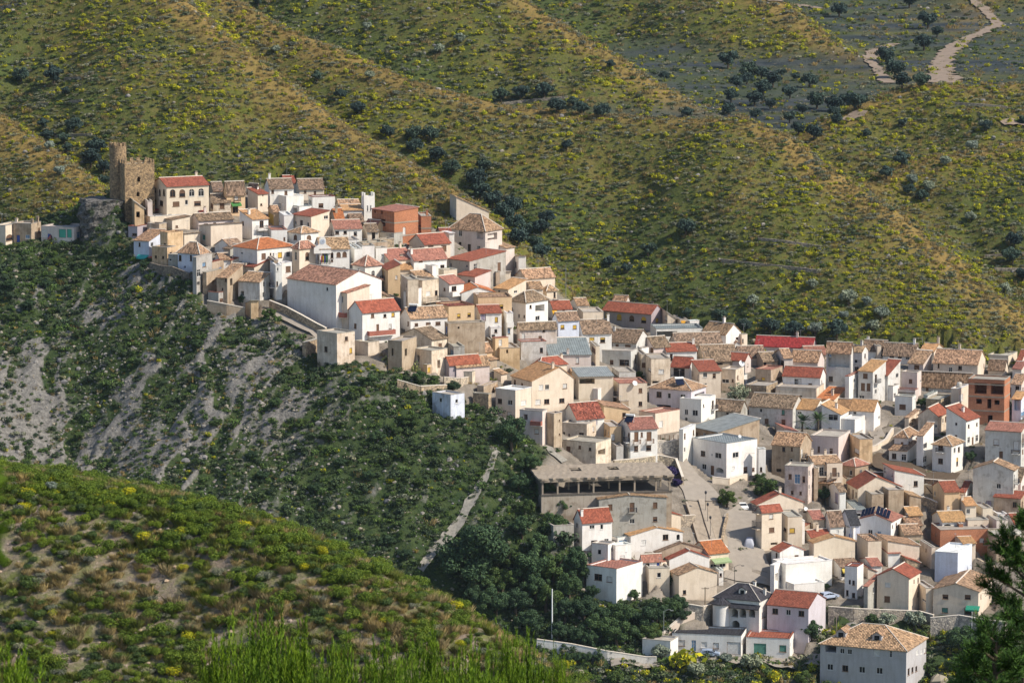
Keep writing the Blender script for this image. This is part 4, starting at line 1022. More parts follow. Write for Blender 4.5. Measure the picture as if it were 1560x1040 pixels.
Z(1300, 500)
H('cream sided grey house with chimney and two front windows', 70,400,92,62,205,'gl',42,26,'g','T','22,275,26,30,d 28,338,32,36,d', ch=[(.3,.5)])
H('white verged house with brown roof at the top right row', 260,270,180,62,80,'gl',74,18,'w','B','238,222,20,24,d', ch=[(.9,.6)])
H('plain cream cube in front of the white verged house', 155,270,8,75,112,'f',4,76,'c','C','')
H('long white house with brown roof and three small dark windows in the top right row', 520,300,265,40,75,'gl',86,17,'w','B','320,243,36,20,d 387,247,32,20,d 453,250,32,20,d', ch=[(.1,.5)])
H('tall grey house with orange-tan roof and stacked brown windows', 160,630,115,126,270,'sr0',62,32,'g','Y','100,397,36,42,b 80,487,32,64,b 127,490,30,64,b 70,578,42,42,d')
H('grey house with red slope roof right of the stacked brown windows', 285,590,95,122,200,'sr0',96,32,'g','R','229,433,28,26,d 365,385,26,38,d 352,490,60,38,w')
H('house with tan roof and lit cream flank below the long white house', 583,365,118,82,70,'sr0',82,32,'p','T','528,328,40,46,b')
H('pinkish white tower-like house with parapet in the right village', 530,570,125,46,192,'f',10,22,'p','C','477,441,28,36,b 562,437,12,16,d')
H('big cream house with long tile roof and pale verges in the right village', 1035,420,360,102,120,'gl',92,17,'c','T','711,312,14,40,d 810,350,30,50,d 890,330,30,34,d 972,382,22,18,d', ch=[(.5,.5)])
H('house with plain orange-tan roof behind the big cream house', 750,225,190,12,30,'gl',48,17,'c','Y','', ch=[(.05,.5)])
H('pale grey house with tile roof in front of the big cream house', 985,540,405,14,72,'gl',88,17,'g','T','616,505,22,40,b 800,490,40,30,o 930,500,40,40,d')
H('small cream flat house with white shutter and rooftop tank', 963,705,148,10,190,'f',5,17,'c','W','885,585,42,58,w', tank=[(.6,.5)], ant=False)
UNF = H('unfinished brick house with open upper floor and concrete slabs', 1255,810,290,75,370,'f',4,18,'b','C','1060,500,100,92,o 1197,505,100,92,o 1047,608,46,42,o 1133,628,34,80,o 1197,618,42,40,o 1140,755,40,64,o', bands=(.3,.62,.9), ant=False)
H('house with brown tile roof behind the unfinished brick house', 1260,385,130,44,40,'gl',72,20,'c','B','')
H('long cream back wall house at the far right of the top row', 1370,305,240,10,65,'f',4,17,'c','C','')
H('pink house with red roof at the right edge of the top row', 1480,345,115,8,75,'gl',72,17,'p','R','')
H('pink house with salmon roof at the right edge below the red one', 1480,420,150,8,80,'gl',42,17,'p','P','')
H('pink house with brown tile roof and one window at the right edge', 1480,580,160,8,115,'gl',64,17,'p','T','1367,503,30,46,d')
H('pale house with orange canopy roof and open ground floor at the right edge', 1480,755,155,8,165,'gl',44,17,'n','Y','1365,640,50,90,o 1430,640,50,90,o 1400,720,60,36,u')
H('white house with brown window under a red slab roof terrace', 490,730,140,42,150,'f',4,20,'w','C','410,655,52,44,b')
H('roof terrace room with red slab roof and dark railings', 515,610,155,34,85,'f',3,20,'p','P','440,555,130,46,o', ant=False)
H('rubble stone wall block with hedge in the right village', 810,710,200,10,105,'f',4,17,'s','C','', ant=False, name='garden_wall', cat='wall')
H('white fronted house with red roof and tan side wall, facing the stairway', 937,985,155,135,220,'sl0',92,32,'w','R','962,815,16,30,d 1030,800,14,30,d 962,930,24,50,d 1030,915,28,56,d 995,940,18,70,D', ch=[(.5,.5)])
H('tan gable house with red ridge left of the white fronted house', 785,875,240,10,145,'gr',62,20,'ct','R','697,815,18,24,d')
H('tan porch with dark arches left of the tan gable house', 545,840,110,8,95,'sr0',26,17,'ct','T','490,785,80,60,ao')

Z(1300, 650)
H('lavender villa wing with tile roof, two floors of dark windows', 815,390,150,122,232,'h',66,29,'w','T','728,175,38,42,d 727,285,38,46,d 845,195,20,44,d 880,188,20,44,d 866,290,18,70,y', bal=[(728,190,56,16)])
H('middle section of the lavender villa with one-pitch tile roof', 665,335,137,8,265,'sr0',62,17,'w','T','597,158,40,46,d 592,272,38,52,d')
H('left part of the lavender villa under a hip tile roof', 535,225,190,10,132,'h',62,17,'w','T','')
H('low front annex of the lavender villa with tile lean-to', 530,300,228,8,100,'sr0',40,17,'w','T','340,243,36,46,d 433,255,40,54,d')
H('grey-cream house with pink roof and balconies at the right edge', 1480,350,370,8,312,'gl',48,17,'g','P','1192,128,44,50,w 1357,160,44,80,w 1230,230,32,56,b 1355,270,38,80,w', bal=[(1357,205,60,30)])
H('pale grey gable house with arched dark window and tan verge', 1330,700,325,62,340,'gr',62,18,'g','T','1212,493,36,44,ad 1048,655,30,60,l 1130,640,40,50,l')
H('lilac house with brown roof at the right edge beside the pale gable', 1480,600,155,8,148,'gl',92,17,'p','B','1415,510,22,42,b')
H('tan block with thin red roof strip at the right edge', 1480,750,300,8,155,'gl',36,17,'t','R','')
H('peach block house with red roof below the garden bank', 708,740,8,180,202,'gr',62,78,'o','R','')
H('small house with red roof and shaded lilac recess right of the peach block', 1020,655,130,8,115,'gl',66,17,'w','R','950,590,90,46,o')
H('small white house with orange roof and barred window', 885,800,8,140,147,'gr',42,78,'c','Y','957,703,32,42,d', ch=[(.3,.0)])
H('white house with long orange roof and dark arch', 700,885,8,245,97,'gr',56,80,'w','Y','768,835,76,50,ao', ch=[(.6,.5)])
H('rough brick house with flat top and two white shutters', 690,1000,8,440,132,'f',4,82,'b','C','883,937,28,32,w 1070,945,36,34,w', ant=False)
H('small brick stair tower on the rough brick house', 848,920,8,62,102,'f',4,82,'b','C','', ant=False)
H('cream house behind the brick wall with tiny dark window', 912,900,8,220,112,'f',4,80,'c','C','1018,833,28,30,b 1100,860,36,76,u')
H('small cream cube under the pale grey gable house', 1037,800,8,125,112,'f',4,80,'c','C','')
H('rounded white outbuilding with little dark window', 1165,800,8,120,62,'f',3,80,'w','W','1237,768,18,22,d')
H('tan house with arched lattice wall at the right side', 1150,930,8,140,142,'f',4,80,'p','C','')
H('white house with red tile strip at the lower right', 1300,930,8,100,122,'gr',60,80,'w','R','')

Z(1300, 780)
SOLH = H('white gabled house carrying two rows of blue solar panels', 400,225,345,12,150,'gr',46,17,'w','P','142,165,36,42,d 215,190,30,66,u', ant=False)
H('pale orange blank wall house below the solar panels', 70,455,8,165,205,'f',4,78,'c','T','')
H('pale cream blank wall house with orange verge below the solar panels', 235,440,8,320,205,'sr1',52,78,'c','T','')
H('house with tan tile roof strip beside the dark alley, lowest strip', 385,255,8,190,72,'gr',52,80,'t','T','')
H('house with tan tile roof strip beside the dark alley, middle strip', 410,180,8,165,70,'gr',42,80,'t','T','')
H('house with ochre tile roof strip beside the dark alley, uppermost strip', 420,105,8,155,80,'gr',42,80,'t','Y','')
H('small white lean-to with tilted grey panels below the pale blank walls', 240,450,8,150,108,'sl0',24,78,'w','P','')
H('stone house with red sloping roof edge beside the alley', 392,500,8,165,118,'sr1',42,78,'s','R','')
H('white house with salmon roof edge left of the large grey gable', 100,550,8,140,105,'gr',36,78,'w','P','')
H('large grey-cream gable house with red ridge line and two windows above the stone wall', 550,825,345,12,282,'gr',64,17,'c','R','287,603,44,40,w 282,723,46,52,b')
H('shaded grey side house left of the large grey gable', 210,820,110,8,205,'sr0',40,17,'k','P','')
H('cream alley house with shaded wall right of the large grey gable', 552,840,8,125,200,'f',4,76,'c','C','600,740,24,14,d', ant=False)
H('tall plain pale blue and cream block with roof garden', 868,590,183,162,242,'f',8,22,'n','W','')
H('cream upper room with ochre roof on the tall pale blue block', 870,390,8,150,132,'gr',26,80,'c','Y','')
H('low cream house with salmon tile roof, green door and green awning', 1040,870,365,44,212,'gr',58,17,'c','T','767,703,48,40,b 954,706,48,40,b 763,816,50,44,g 955,830,60,60,o', dep=15, awn=[(1000,790,110,(.03,.25,.16),1.3)])
H('tan flat block behind the low cream house', 1150,410,8,240,205,'f',4,80,'t','C','')

Z(1130, 720)
H('tall cream corner house with red roofs beside the covered van', 165,650,46,172,330,'gr',46,62,'c','R','250,475,46,42,b 245,365,36,40,w 270,590,60,22,o', bal=[(135,300,40,60),(135,430,40,60)])
H('cream block with yellow shutter joined to the tall corner house', 340,610,8,165,235,'f',6,80,'c','C','361,472,24,30,d 421,480,46,42,y')
H('broad red gable roof house behind the tall corner house', 130,340,40,390,78,'gl',82,74,'c','R','', ch=[(.1,.5)])
H('pale rooftop room with dark slot window and white dish', 440,360,8,110,50,'f',4,80,'c','C','495,325,60,14,o', dish=[(530,297,18)])
H('white water-stained wall block beside the yellow shutter', 450,580,8,60,170,'f',4,80,'w','W','')
H('tan shed with salmon roof right of the rooftop dish', 545,480,10,145,95,'gr',46,76,'ct','P','')
H('white house with steep striped tile roof in the shaded court', 738,540,46,115,105,'gr',104,72,'w','B','')
H('pale blue house with dark slate-grey roof in the shaded court', 855,550,8,130,120,'gr',96,78,'n','D','')
H('small white roof room with band of square windows', 912,380,8,125,70,'sl0',22,80,'w','M','972,350,106,28,d')
H('cream blank gable house with low ochre roof', 600,780,30,350,200,'gl',48,76,'c','Y','')
H('low red-roofed house behind the cream blank gable', 575,570,60,165,36,'gr',42,66,'c','R','', ch=[(.4,.5)])
H('white gable house with red roof and lilac side at the street corner', 317,810,62,205,155,'gl',48,66,'w','R','290,690,14,50,d')
H('lilac lower house with doorways along the shaded street', 360,1010,95,8,230,'f',4,22,'w','W','290,870,30,70,o 322,880,18,60,d 345,910,14,40,d')
H('big plain white building with open yards', 365,975,95,400,205,'f',5,66,'w','W','', ant=False)
H('low white front block of the big white building', 435,1045,70,262,105,'f',5,66,'w','W','', ant=False)
H('house with brown shed roof and yellow awning', 775,890,8,215,105,'sl0',50,78,'w','B','830,840,60,70,o', awn=[(862,803,60,(.62,.48,.10),1.0)])
H('narrow lilac house with red top and small windows', 960,1050,100,66,260,'f',6,22,'w','A','900,910,20,44,d 932,915,20,40,d 932,1020,26,44,d 880,1000,20,50,d')

Z(900, 590)
H('white house with brown balconies, pinkish roof and solar heater above the stone wall', 330,620,90,228,275,'gr',74,72,'w','P','380,412,36,84,D 425,393,18,42,b 486,408,42,80,D 378,510,34,46,b 483,505,42,42,b', bal=[(380,450,56,24,'wood'),(488,445,60,24,'wood')], sol=[(.3,.1)])
H('flat cream house with terracotta roof slab right of the solar heater', 537,395,130,212,170,'f',4,46,'c','P','585,305,32,52,w')
H('white lower block of the grey-lavender villa', 920,290,175,132,178,'f',5,27,'w','W','797,205,28,46,d 870,212,44,48,d 795,270,22,40,o')
H('ochre house with arched door under the dark brown-red roof', 110,510,8,145,175,'f',6,76,'o','C','168,415,38,60,aw')
H('big stained terrace block with shaded flank above the grass bank', 42,660,275,132,190,'f',12,30,'ct','C','90,540,60,50,o', ant=False)
H('pale grey yard block with brown door left of the white balcony house', 172,620,8,100,120,'f',5,80,'g','C','', ant=False)
H('small brown door lean-to beside the white balcony house', 275,615,8,54,90,'f',3,80,'k','C','293,570,36,68,b', ant=False)
APT = H('white apartment house with blue parasol terrace at the road bend', 1130,765,270,270,290,'f',12,48,'w','M',
  '936,550,36,46,d 1062,567,50,46,d 945,660,34,46,d 1014,690,26,80,D 1075,690,60,44,ao 1208,562,52,46,d 1187,673,26,32,w 1290,686,36,52,b 1355,683,22,32,b 1010,560,10,10,d', dish=[(1230,405,14)], ant=False)
H('long shed with patched corrugated roof and blue sheet behind the white apartment house', 1062,480,205,358,108,'sr0',70,55,'t','M','', ant=False)
H('narrow white end block beside the road bend', 855,635,60,12,275,'f',4,42,'w','W','')
H('white balcony box extension right of the white apartment house', 1398,780,14,60,260,'f',4,78,'w','W','1420,683,20,40,d')

Z(780, 690)
H('grey-brown cement gable wall building below the concrete frame', 690,690,8,600,310,'gl',30,82,'k','T','', pk=.45, ant=False)
H('white house with red roof and white chimney at the edge of the ravine', 585,810,66,250,238,'gr',92,68,'w','R','667,615,42,32,d 748,613,24,42,d 685,745,52,40,d 742,745,32,34,w 787,735,36,46,d 540,600,16,42,d 550,730,26,42,d', ch=[(.25,.05)])
H('grey block yard with drying laundry left of the white red-roofed house', 345,770,46,172,155,'f',4,72,'k','C','', ant=False)
H('white stained base block under the white red-roofed house', 800,940,135,62,170,'f',4,27,'w','C','')
H('wide cream house with red gable roof and lilac entrance side', 1015,660,175,400,110,'gl',62,64,'c','R','895,590,52,60,u 963,620,18,42,d 997,625,18,42,d', ch=[(.1,.1),(.1,.6)])
H('long white house with low ochre roof and arched windows', 990,820,60,440,135,'gl',54,68,'w','Y','1280,700,48,48,d 1097,745,42,42,w 1385,700,30,50,ad')
H('small white base house under the blue-white porch hut', 862,930,55,136,150,'f',4,60,'w','W','920,865,42,28,w')
H('porch hut with blue-white sheet roof', 880,800,66,110,88,'f',3,56,'w','M','845,745,50,50,o 925,745,70,46,u', name='hut', cat='hut', ant=False)
H('small white house with pink roof and blue tarp', 1085,980,15,165,88,'gr',42,74,'w','P','1130,932,34,32,d 1232,935,38,50,B')

Z(1000, 740)
H('house with broad brown tile roof behind the white red gable', 0,620,14,430,68,'gl',72,74,'t','B','')
H('white gable house with red roof left of the street', 108,700,42,338,90,'gl',66,74,'w','R','')
H('plain cream gable house with small window above the dry stone wall', 187,945,62,322,205,'gl',58,72,'c','T','234,885,28,38,d')
H('house with orange-brown roof and pale green striped awning beside the street', 430,715,130,176,155,'gr',78,62,'c','O','475,662,52,32,d 552,660,52,32,d', awn=[(525,610,150,(.30,.38,.20),1.6)])
H('small white wall block below the striped awning', 478,825,8,80,112,'f',4,80,'w','W','530,740,20,30,d', ant=False)

Z(760, 850)
H('white box house with lilac front and terracotta slab at the foot of the village', 980,385,247,228,290,'f',4,34,'w','P','828,157,64,56,d 922,175,46,48,w')
H('low pinkish rooftop box on the white box house', 1000,100,8,170,50,'f',4,78,'p','C','', ant=False)
H('cream lower wall house right of the white box house', 1210,215,8,215,120,'f',4,80,'c','C','')

Z(980, 850)
VIL = H('white villa with slate-grey hip roof, dormer and arched galleries', 965,625,370,122,270,'h',112,24,'w','D','762,455,54,72,ao 830,457,54,72,ao 905,458,54,68,ao 770,565,66,96,ao 1000,470,30,50,w', ch=[(.3,.7),(.05,.6)], ant=False, name='villa')
H('lilac-pink villa with red roof and white gable', 1375,700,335,172,292,'gl',86,24,'l','R','1100,440,46,48,d 1210,450,38,46,d 1318,460,46,48,d', name='villa', ant=False)
H('long low lilac garage building with dark coping and white shutters', 860,812,615,10,160,'f',8,11,'w','D','317,705,62,50,w 420,728,40,96,u 507,720,50,50,w 605,728,50,50,w 763,750,112,104,w', ant=False, fa=True)
H('low lilac building with teal garage door and red coping', 1265,842,405,12,164,'f',6,11,'w','R','972,755,106,96,g 1163,752,58,58,g', ant=False, fa=True)
H('white roadside box with floodlights on its end', 225,850,230,72,150,'f',5,22,'w','C','', ant=False, name='hut', cat='hut')
Z(1200, 850)
LOW = H('big grey house with hip tile roof and two dormers at the bottom', 985,1120,695,217,350,'h',150,23,'q','T',
  '358,755,92,54,o 455,772,36,44,d 518,778,36,44,d 742,790,46,50,w 860,798,20,56,d 354,905,48,52,d 480,916,48,52,d 620,928,48,54,d 766,937,50,54,d 1080,785,22,40,w 1115,778,18,40,w 1155,762,22,44,w 1008,945,20,60,d 1040,930,20,50,d 1072,920,20,46,d', ant=False)
Z(0, 300)
H('cream house with arch and tall chimney on the left bank of the ravine', 130,415,180,8,165,'f',6,17,'c','C','50,345,44,52,ab', ch=[(.2,.8)])
H('tan house with blue door and two chimneys on the left bank', 262,375,155,62,140,'f',6,20,'t','C','152,350,30,66,B 230,332,36,32,u', ch=[(.05,.2),(.02,.7)])
H('row of pale garages with green doors on the left bank', 700,385,370,8,118,'f',4,17,'p','C','347,300,50,66,w 520,305,62,72,G 578,305,42,72,G 665,315,40,54,u 410,330,30,50,B', ant=False)

# ---- extra pieces that belong to particular houses
def child_dormer(hs, fl, w, h, wallc=None, rc='T'):
    L, R = hs.L, hs.R; m = MB(); r0 = .16*R; z0 = hs.h+hs.rise*r0/(R/2)*.9; rback = .46*R; zt = z0+h
    l0, l1 = fl*L-w/2, fl*L+w/2; pt = hs.pt
    for (A, B) in (((l0, r0), (l1, r0)), ((l0, r0), (l0, rback)), ((l1, r0), (l1, rback))):
        m.quad(pt(*A, z0-.6), pt(*B, z0-.6), pt(*B, zt), pt(*A, zt))
    m.quad(pt(l0, r0, zt), pt(l1, r0, zt), pt(fl*L, r0, zt+.5*w*.7))
    d = m.build('dormer', MAT['wall_plaster'], hs.rf, wallc or hs.wc)
    o = MB(); o.quad(*[pt(l, r0-.02, z) for l, z in ((l0+w*.22, z0+.15), (l1-w*.22, z0+.15), (l1-w*.22, zt-.1), (l0+w*.22, zt-.1))])
    o.build('pane', MAT['glass'], d)
    r = MB(); ap = zt+.5*w*.7
    for sg, l in ((-1, l0-.2), (1, l1+.2)):
        q = [pt(l, r0-.25, zt-.12), pt(fl*L, r0-.25, ap), pt(fl*L, rback, ap), pt(l, rback, zt-.12)]
        r.hexa(q, [(x, y, z+.12) for x, y, z in q])
    r.build('dormer_roof', MAT['roof_old' if rc == 'T' else 'roof_new'], hs.rf, ROOFC[rc], uv=True)
child_dormer(LOW, .80, 1.9, 1.3); child_dormer(LOW, .38, 1.9, 1.3)
child_dormer(VIL, .42, 1.5, 1.1, WALLC['w'], 'D')
# turret and gallery roof of the slate villa
m = MB(); x, y, _ = VIL.pt(VIL.L*.82, -.3, 0); hh = VIL.h*.86
m.lathe((x, y, -3), [(1.75, 0), (1.75, hh+3)], 18); t_ = m.build('turret', MAT['wall_plaster'], VIL.root, WALLC['w'], smooth=True)
m = MB(); m.lathe((x, y, hh), [(2.15, -.1), (2.15, .05), (1.0, .75), (0, 1.3)], 12); m.build('turret_roof', MAT['roof_new'], t_, ROOFC['D'], uv=True)
m = MB()
for zc in (VIL.h*.62, ):
    q = [VIL.pt(l, r, z) for l, r, z in ((-.3, -1.3, zc+.9), (VIL.L*.62, -1.3, zc+.9), (VIL.L*.62, -.01, zc+1.6), (-.3, -.01, zc+1.6))]
    m.hexa(q, [(a_, b_, c_+.12) for a_, b_, c_ in q])
m.build('gallery_roof', MAT['roof_new'], VIL.root, ROOFC['D'], uv=True)
# clock gable of the town hall
m = MB(); c = TOWN.locate(*[Z(330, 250), zp(882, 640)][1], 'R'); t, z = c[1], TOWN.h
w = 1.9
pts = [(t-w, z-1.0), (t+w, z-1.0), (t+w, z+.2), (t+w*.55, z+.8), (t+.75, z+1.1), (t+.75, z+2.1), (t+.4, z+2.6), (t-.4, z+2.6), (t-.75, z+2.1), (t-.75, z+1.1), (t-w*.55, z+.8), (t-w, z+.2)]
m.quad(*[TOWN.facept('R', a_, b_, -.25) for a_, b_ in pts]); m.quad(*[TOWN.facept('R', a_, b_, .2) for a_, b_ in pts][::-1])
for (p_, q_) in zip(pts, pts[1:]+pts[:1]): m.quad(TOWN.facept('R', *p_, -.25), TOWN.facept('R', *q_, -.25), TOWN.facept('R', *q_, .2), TOWN.facept('R', *p_, .2))
gb = m.build('clock_gable', MAT['wall_plaster'], TOWN.root, WALLC['w'])
m = MB(); cc = np.array(TOWN.facept('R', t, z+1.6, -.27)); ex = np.array(TOWN.facept('R', t+1, z, 0))-np.array(TOWN.facept('R', t, z, 0)); n_ = np.array(TOWN.facept('R', 0, 0, -1))-np.array(TOWN.facept('R', 0, 0, 0))
m.tube(cc, cc+n_*.06, .55, .55, 20); ck = m.build('clock', MAT['paint'], gb, (.45, .5, .58))
m = MB()
for ang, ln in ((.6, .42), (2.2, .3)):
    d_ = ex*math.sin(ang)+np.array([0, 0, math.cos(ang)]); m.tube(cc+n_*.09, cc+n_*.09+d_*ln, .03, .02, 4)
m.build('clock_hands', MAT['iron'], ck)
for i, colr in enumerate(((.35, .05, .05), (.6, .35, .03), (.06, .08, .25), (.05, .2, .08))):
    m = MB(); tt = t+.1+(i-1.5)*.38; zb = TOWN.locate(*zp(905, 800), 'R')[2]
    m.quad(*[TOWN.facept('R', a_, b_, -.75-.04*i) for a_, b_ in ((tt, zb-.6), (tt+.25, zb-.5), (tt+.28, zb+1.0), (tt+.06, zb+1.1))])
    m.tube(TOWN.facept('R', tt+.04, zb-.9, -.7), TOWN.facept('R', tt+.06, zb+1.5, -.75), .02, .02, 4)
    m.build('flag', MAT['paint'], TOWN.root, colr)
# solar rows on the white gabled house
for i in range(8):
    l = SOLH.L*(.92-.105*i if i < 4 else .86-.105*i); m = MB(); pt = SOLH.pt
    top_ = lambda l: SOLH.h+SOLH.rise*(min(l/(.5*SOLH.L), (SOLH.L-l)/(.5*SOLH.L)))
    l0, l1 = l-.82*SOLH.L/17.5, l+.82*SOLH.L/17.5
    q = [pt(l0, .1, top_(l0)+.35), pt(l1, .1, top_(l1)+.35), pt(l1, 1.6, top_(l1)+1.7), pt(l0, 1.6, top_(l0)+1.7)]
    m.hexa(q, [(x_, y_, z_+.06) for x_, y_, z_ in q], 0)
    m.tube(pt(l, 1.5, top_(l)), pt(l, 1.5, top_(l)+1.6), .04, .04, 4, 1); m.build('solar_panel', [MAT['solar_blue'], MAT['metal_grey']], SOLH.rf)
# ------------------------------------------------------------------ smaller houses, yards and walls that close the gaps
Z(180, 240, 4.0)
H('mauve rendered house with small red deck above the pale blue house', 178,490,118,8,62,'f',4,23,'m','R','100,470,30,16,d')
H('grey stone house with one window between mauve house and cream shed', 250,476,76,40,62,'f',4,30,'ts','C','211,437,12,18,d')
H('white patched wall block right of the mustard curtain house', 978,485,8,90,125,'f',4,78,'w','W','1030,455,14,18,o')
H('plain white house close to the right side of the town hall', 1406,700,8,80,138,'f',4,78,'w','W','1425,640,14,20,d')
Z(330, 250)
H('low white house with flat roof and dark doorway above the town hall', 1036,725,8,150,82,'f',4,78,'w','C','1140,675,22,44,o')
H('tan ruined block with flat top below the brick building', 1218,765,62,205,95,'f',4,60,'ts','C','')
H('small house with hip tan roof behind the church tower', 1190,800,8,95,48,'h',40,74,'o','T','')
H('pale grey block between town hall and church tower', 1112,840,8,80,140,'f',4,78,'g','C','1150,790,18,30,b')
H('white cube house with pale roof above the salmon roofs', 1330,830,40,90,120,'f',5,66,'w','C','1380,760,14,20,d')
Z(190, 330)
WALL('dark stone foundation wall under the cliff-edge houses', [(215,455),(300,480),(400,490),(540,545)], 75, 's', col=(.24,.20,.16), coping=False)
H('shaded narrow house with dark window between grey cement house and brown house', 768,640,75,8,165,'f',4,23,'t','C','745,550,24,44,o')
H('weathered grey backyard house behind the lavender hip-roofed house', 880,330,60,70,60,'sr0',24,40,'k','B','')
H('cream yard block under the cliff-edge red roofs', 1010,470,90,60,70,'f',4,30,'ct','C','')
Z(540, 290, 4.0)
H('tan wall with ragged brown top right of the tall ochre-orange wall', 290,755,8,100,205,'f',4,76,'ct','C','')
H('white-lilac block with pale doorway below the ragged tan wall', 385,735,78,8,110,'f',4,23,'w','C','345,690,22,50,w')
H('white flat-roofed house at the left of the long salmon roofs', 12,440,8,110,95,'f',4,78,'w','C','60,410,16,24,d')
H('cream sloped wall right of the lilac-sided red-roofed house', 872,585,8,80,90,'sl1',22,78,'c','C','')
H('pale white gable beside the brown hip roof', 1182,765,8,60,100,'sl1',30,78,'w','C','')
Z(600, 400)
H('rubble block with planters below the white lower storey', 765,730,8,85,70,'f',4,78,'s','C','')
H('ochre stepped wall house below the small peach hut', 835,815,8,215,92,'f',4,78,'ot','C','945,740,16,30,o')
H('low ruin with scraps of tile beside the collapsing roof', 800,870,70,60,60,'sl0',26,40,'t','T','')
Z(650, 520)
H('grey stone yard block below the tan roofed shed', 562,450,140,8,66,'f',4,23,'ts','C','455,440,60,30,o')
H('small cream lean-to between two terrace houses', 620,330,60,50,60,'sl0',24,40,'c','T','')
Z(760, 430)
H('low cream house with tan roof right of the red hip roof', 560,800,8,150,56,'gr',40,78,'o','T','')
H('white wash house between lilac sheet-roofed house and grey porch house', 770,800,8,70,70,'f',4,78,'w','M','')
Z(900, 590)
H('ochre wall house with thin tile top behind the dark brown-red roof', 60,320,8,265,172,'sr1',40,78,'o','T','')
H('small brown block above the ochre thin-topped wall', 198,215,8,118,90,'f',4,78,'t','C','')
Z(1130, 590)
H('salmon-tan block behind the old grey-brown house', 320,430,8,175,85,'sr1',40,78,'p','P','')
H('rough stone flank of the tall lilac house', 553,920,8,66,240,'f',4,76,'ts','C','')
H('high cream wall house below the tall ochre streaked block', 660,865,8,180,225,'f',4,76,'c','T','')
H('small grey house in the garden above the pinkish tan block', 1000,470,120,8,60,'f',4,23,'g','C','')
Z(1300, 500)
H('house with sloping tan roof tucked under the big cream house', 570,450,8,95,70,'sr1',40,78,'p','T','')
H('narrow white house with dark garage opening left of the stacked brown windows', 45,625,62,8,215,'f',4,23,'w','R','10,550,26,90,o 8,435,16,32,d')
H('white stair house below the red slope roof', 330,600,60,60,110,'f',4,30,'w','C','345,560,20,40,o')
H('small pale lean-to beside the rooftop tank house', 700,640,100,8,70,'f',4,23,'g','M','660,610,50,40,o')
Z(1300, 650)
H('white courtyard wall house with descending red coping', 292,600,8,300,245,'sr1',58,78,'w','R','')
H('wide cream gable with red edge below the small dark stone house', -10,640,8,420,130,'gl',92,78,'c','R','', pk=.42)
H('tan windowless block left of the white courtyard wall, lower left', 103,735,8,150,165,'f',4,78,'t','C','')
H('tall tan windowless block in front of the white courtyard wall', 243,735,8,178,200,'f',4,78,'t','C','')
H('tan windowless block with tile top right of the tall tan block', 418,735,8,148,170,'sr1',24,78,'t','T','')
WALL('rubble retaining wall beside the dark alley', [(575,640),(640,660),(700,690)], 60, 's', col=(.33,.28,.22))
H('small tan yard house above the descending alley', 660,560,70,50,60,'f',4,40,'ts','C','')
Z(1130, 720)
H('dim tan yard wall house with plants behind the white water-stained block', 565,600,70,8,120,'f',4,23,'t','R','')
H('white outhouse with blue door beside the slate-grey roof', 930,560,60,50,90,'f',4,40,'w','C','905,530,26,50,B')
H('stone lean-to between orange verge and red gable', 1000,880,8,120,90,'sr1',30,78,'c','P','')
Z(1300, 780)
WALL('tumbled tan rubble wall behind the pine', [(1030,470),(1090,500),(1180,540)], 90, 's', col=(.42,.34,.25), coping=False)
H('tall cream wall house in the shade of the alley', 600,470,8,80,170,'f',4,78,'ct','C','')
Z(1000, 740)
WALL('rubble retaining wall left of the stepped street', [(140,330),(230,335),(320,330)], 90, 's', col=(.40,.34,.27))
WALL('stone wall behind the striped awning house', [(480,480),(540,500),(590,540)], 30, 's', col=(.38,.33,.27))
H('low terracotta-topped yard block beside the white red gable', 30,720,60,60,70,'f',4,40,'c','P','')
# ------------------------------------------------------------------ castle
Z(130, 210)
def merlons(mb, c, r, z, n):
    for i in range(n):
        t = 2*math.pi*i/n; mb.box((c[0]+r*math.cos(t), c[1]+r*math.sin(t), z), .35, .55, .7, 0, t)
P0, D0 = hit(*zp(262, 505)); s0 = D0/F
root = empty('castle_tower', P0+np.array([0, 4.0, 0])); tag(root, 'round crenellated stone castle tower on the rock, taller than its square neighbour', 'tower')
m = MB(); Rr = 71/5.473*s0; Ht = 425/5.473*s0
m.lathe((0, 0, 0), [(Rr*1.05, -6), (Rr*1.02, 0), (Rr, Ht-.9), (Rr, Ht), (Rr-.45, Ht), (Rr-.45, Ht-.9), (0, Ht-.9)], 28)
m.build('tower_wall', MAT['wall_stone'], root, (.30, .215, .13))
m = MB(); merlons(m, (0, 0), Rr-.24, Ht, 12); m.build('battlement', MAT['wall_stone'], root, (.30, .215, .13))
H('square crenellated stone castle keep with two arched slit windows', 332,560,88,238,325,'c',8,66,'x','C','446,346,24,44,ao 440,470,24,40,ao', name='castle_keep', cat='tower', ant=False)
H('ochre castle wall remains below the square keep', 366,745,8,125,215,'sr1',60,74,'ot','C','440,640,30,50,o', name='castle_wall', cat='wall', ant=False)
H('shaded yard wall with steps between keep and arched-window building', 475,700,8,85,160,'f',4,72,'p','C','', name='garden_wall', cat='wall', ant=False)

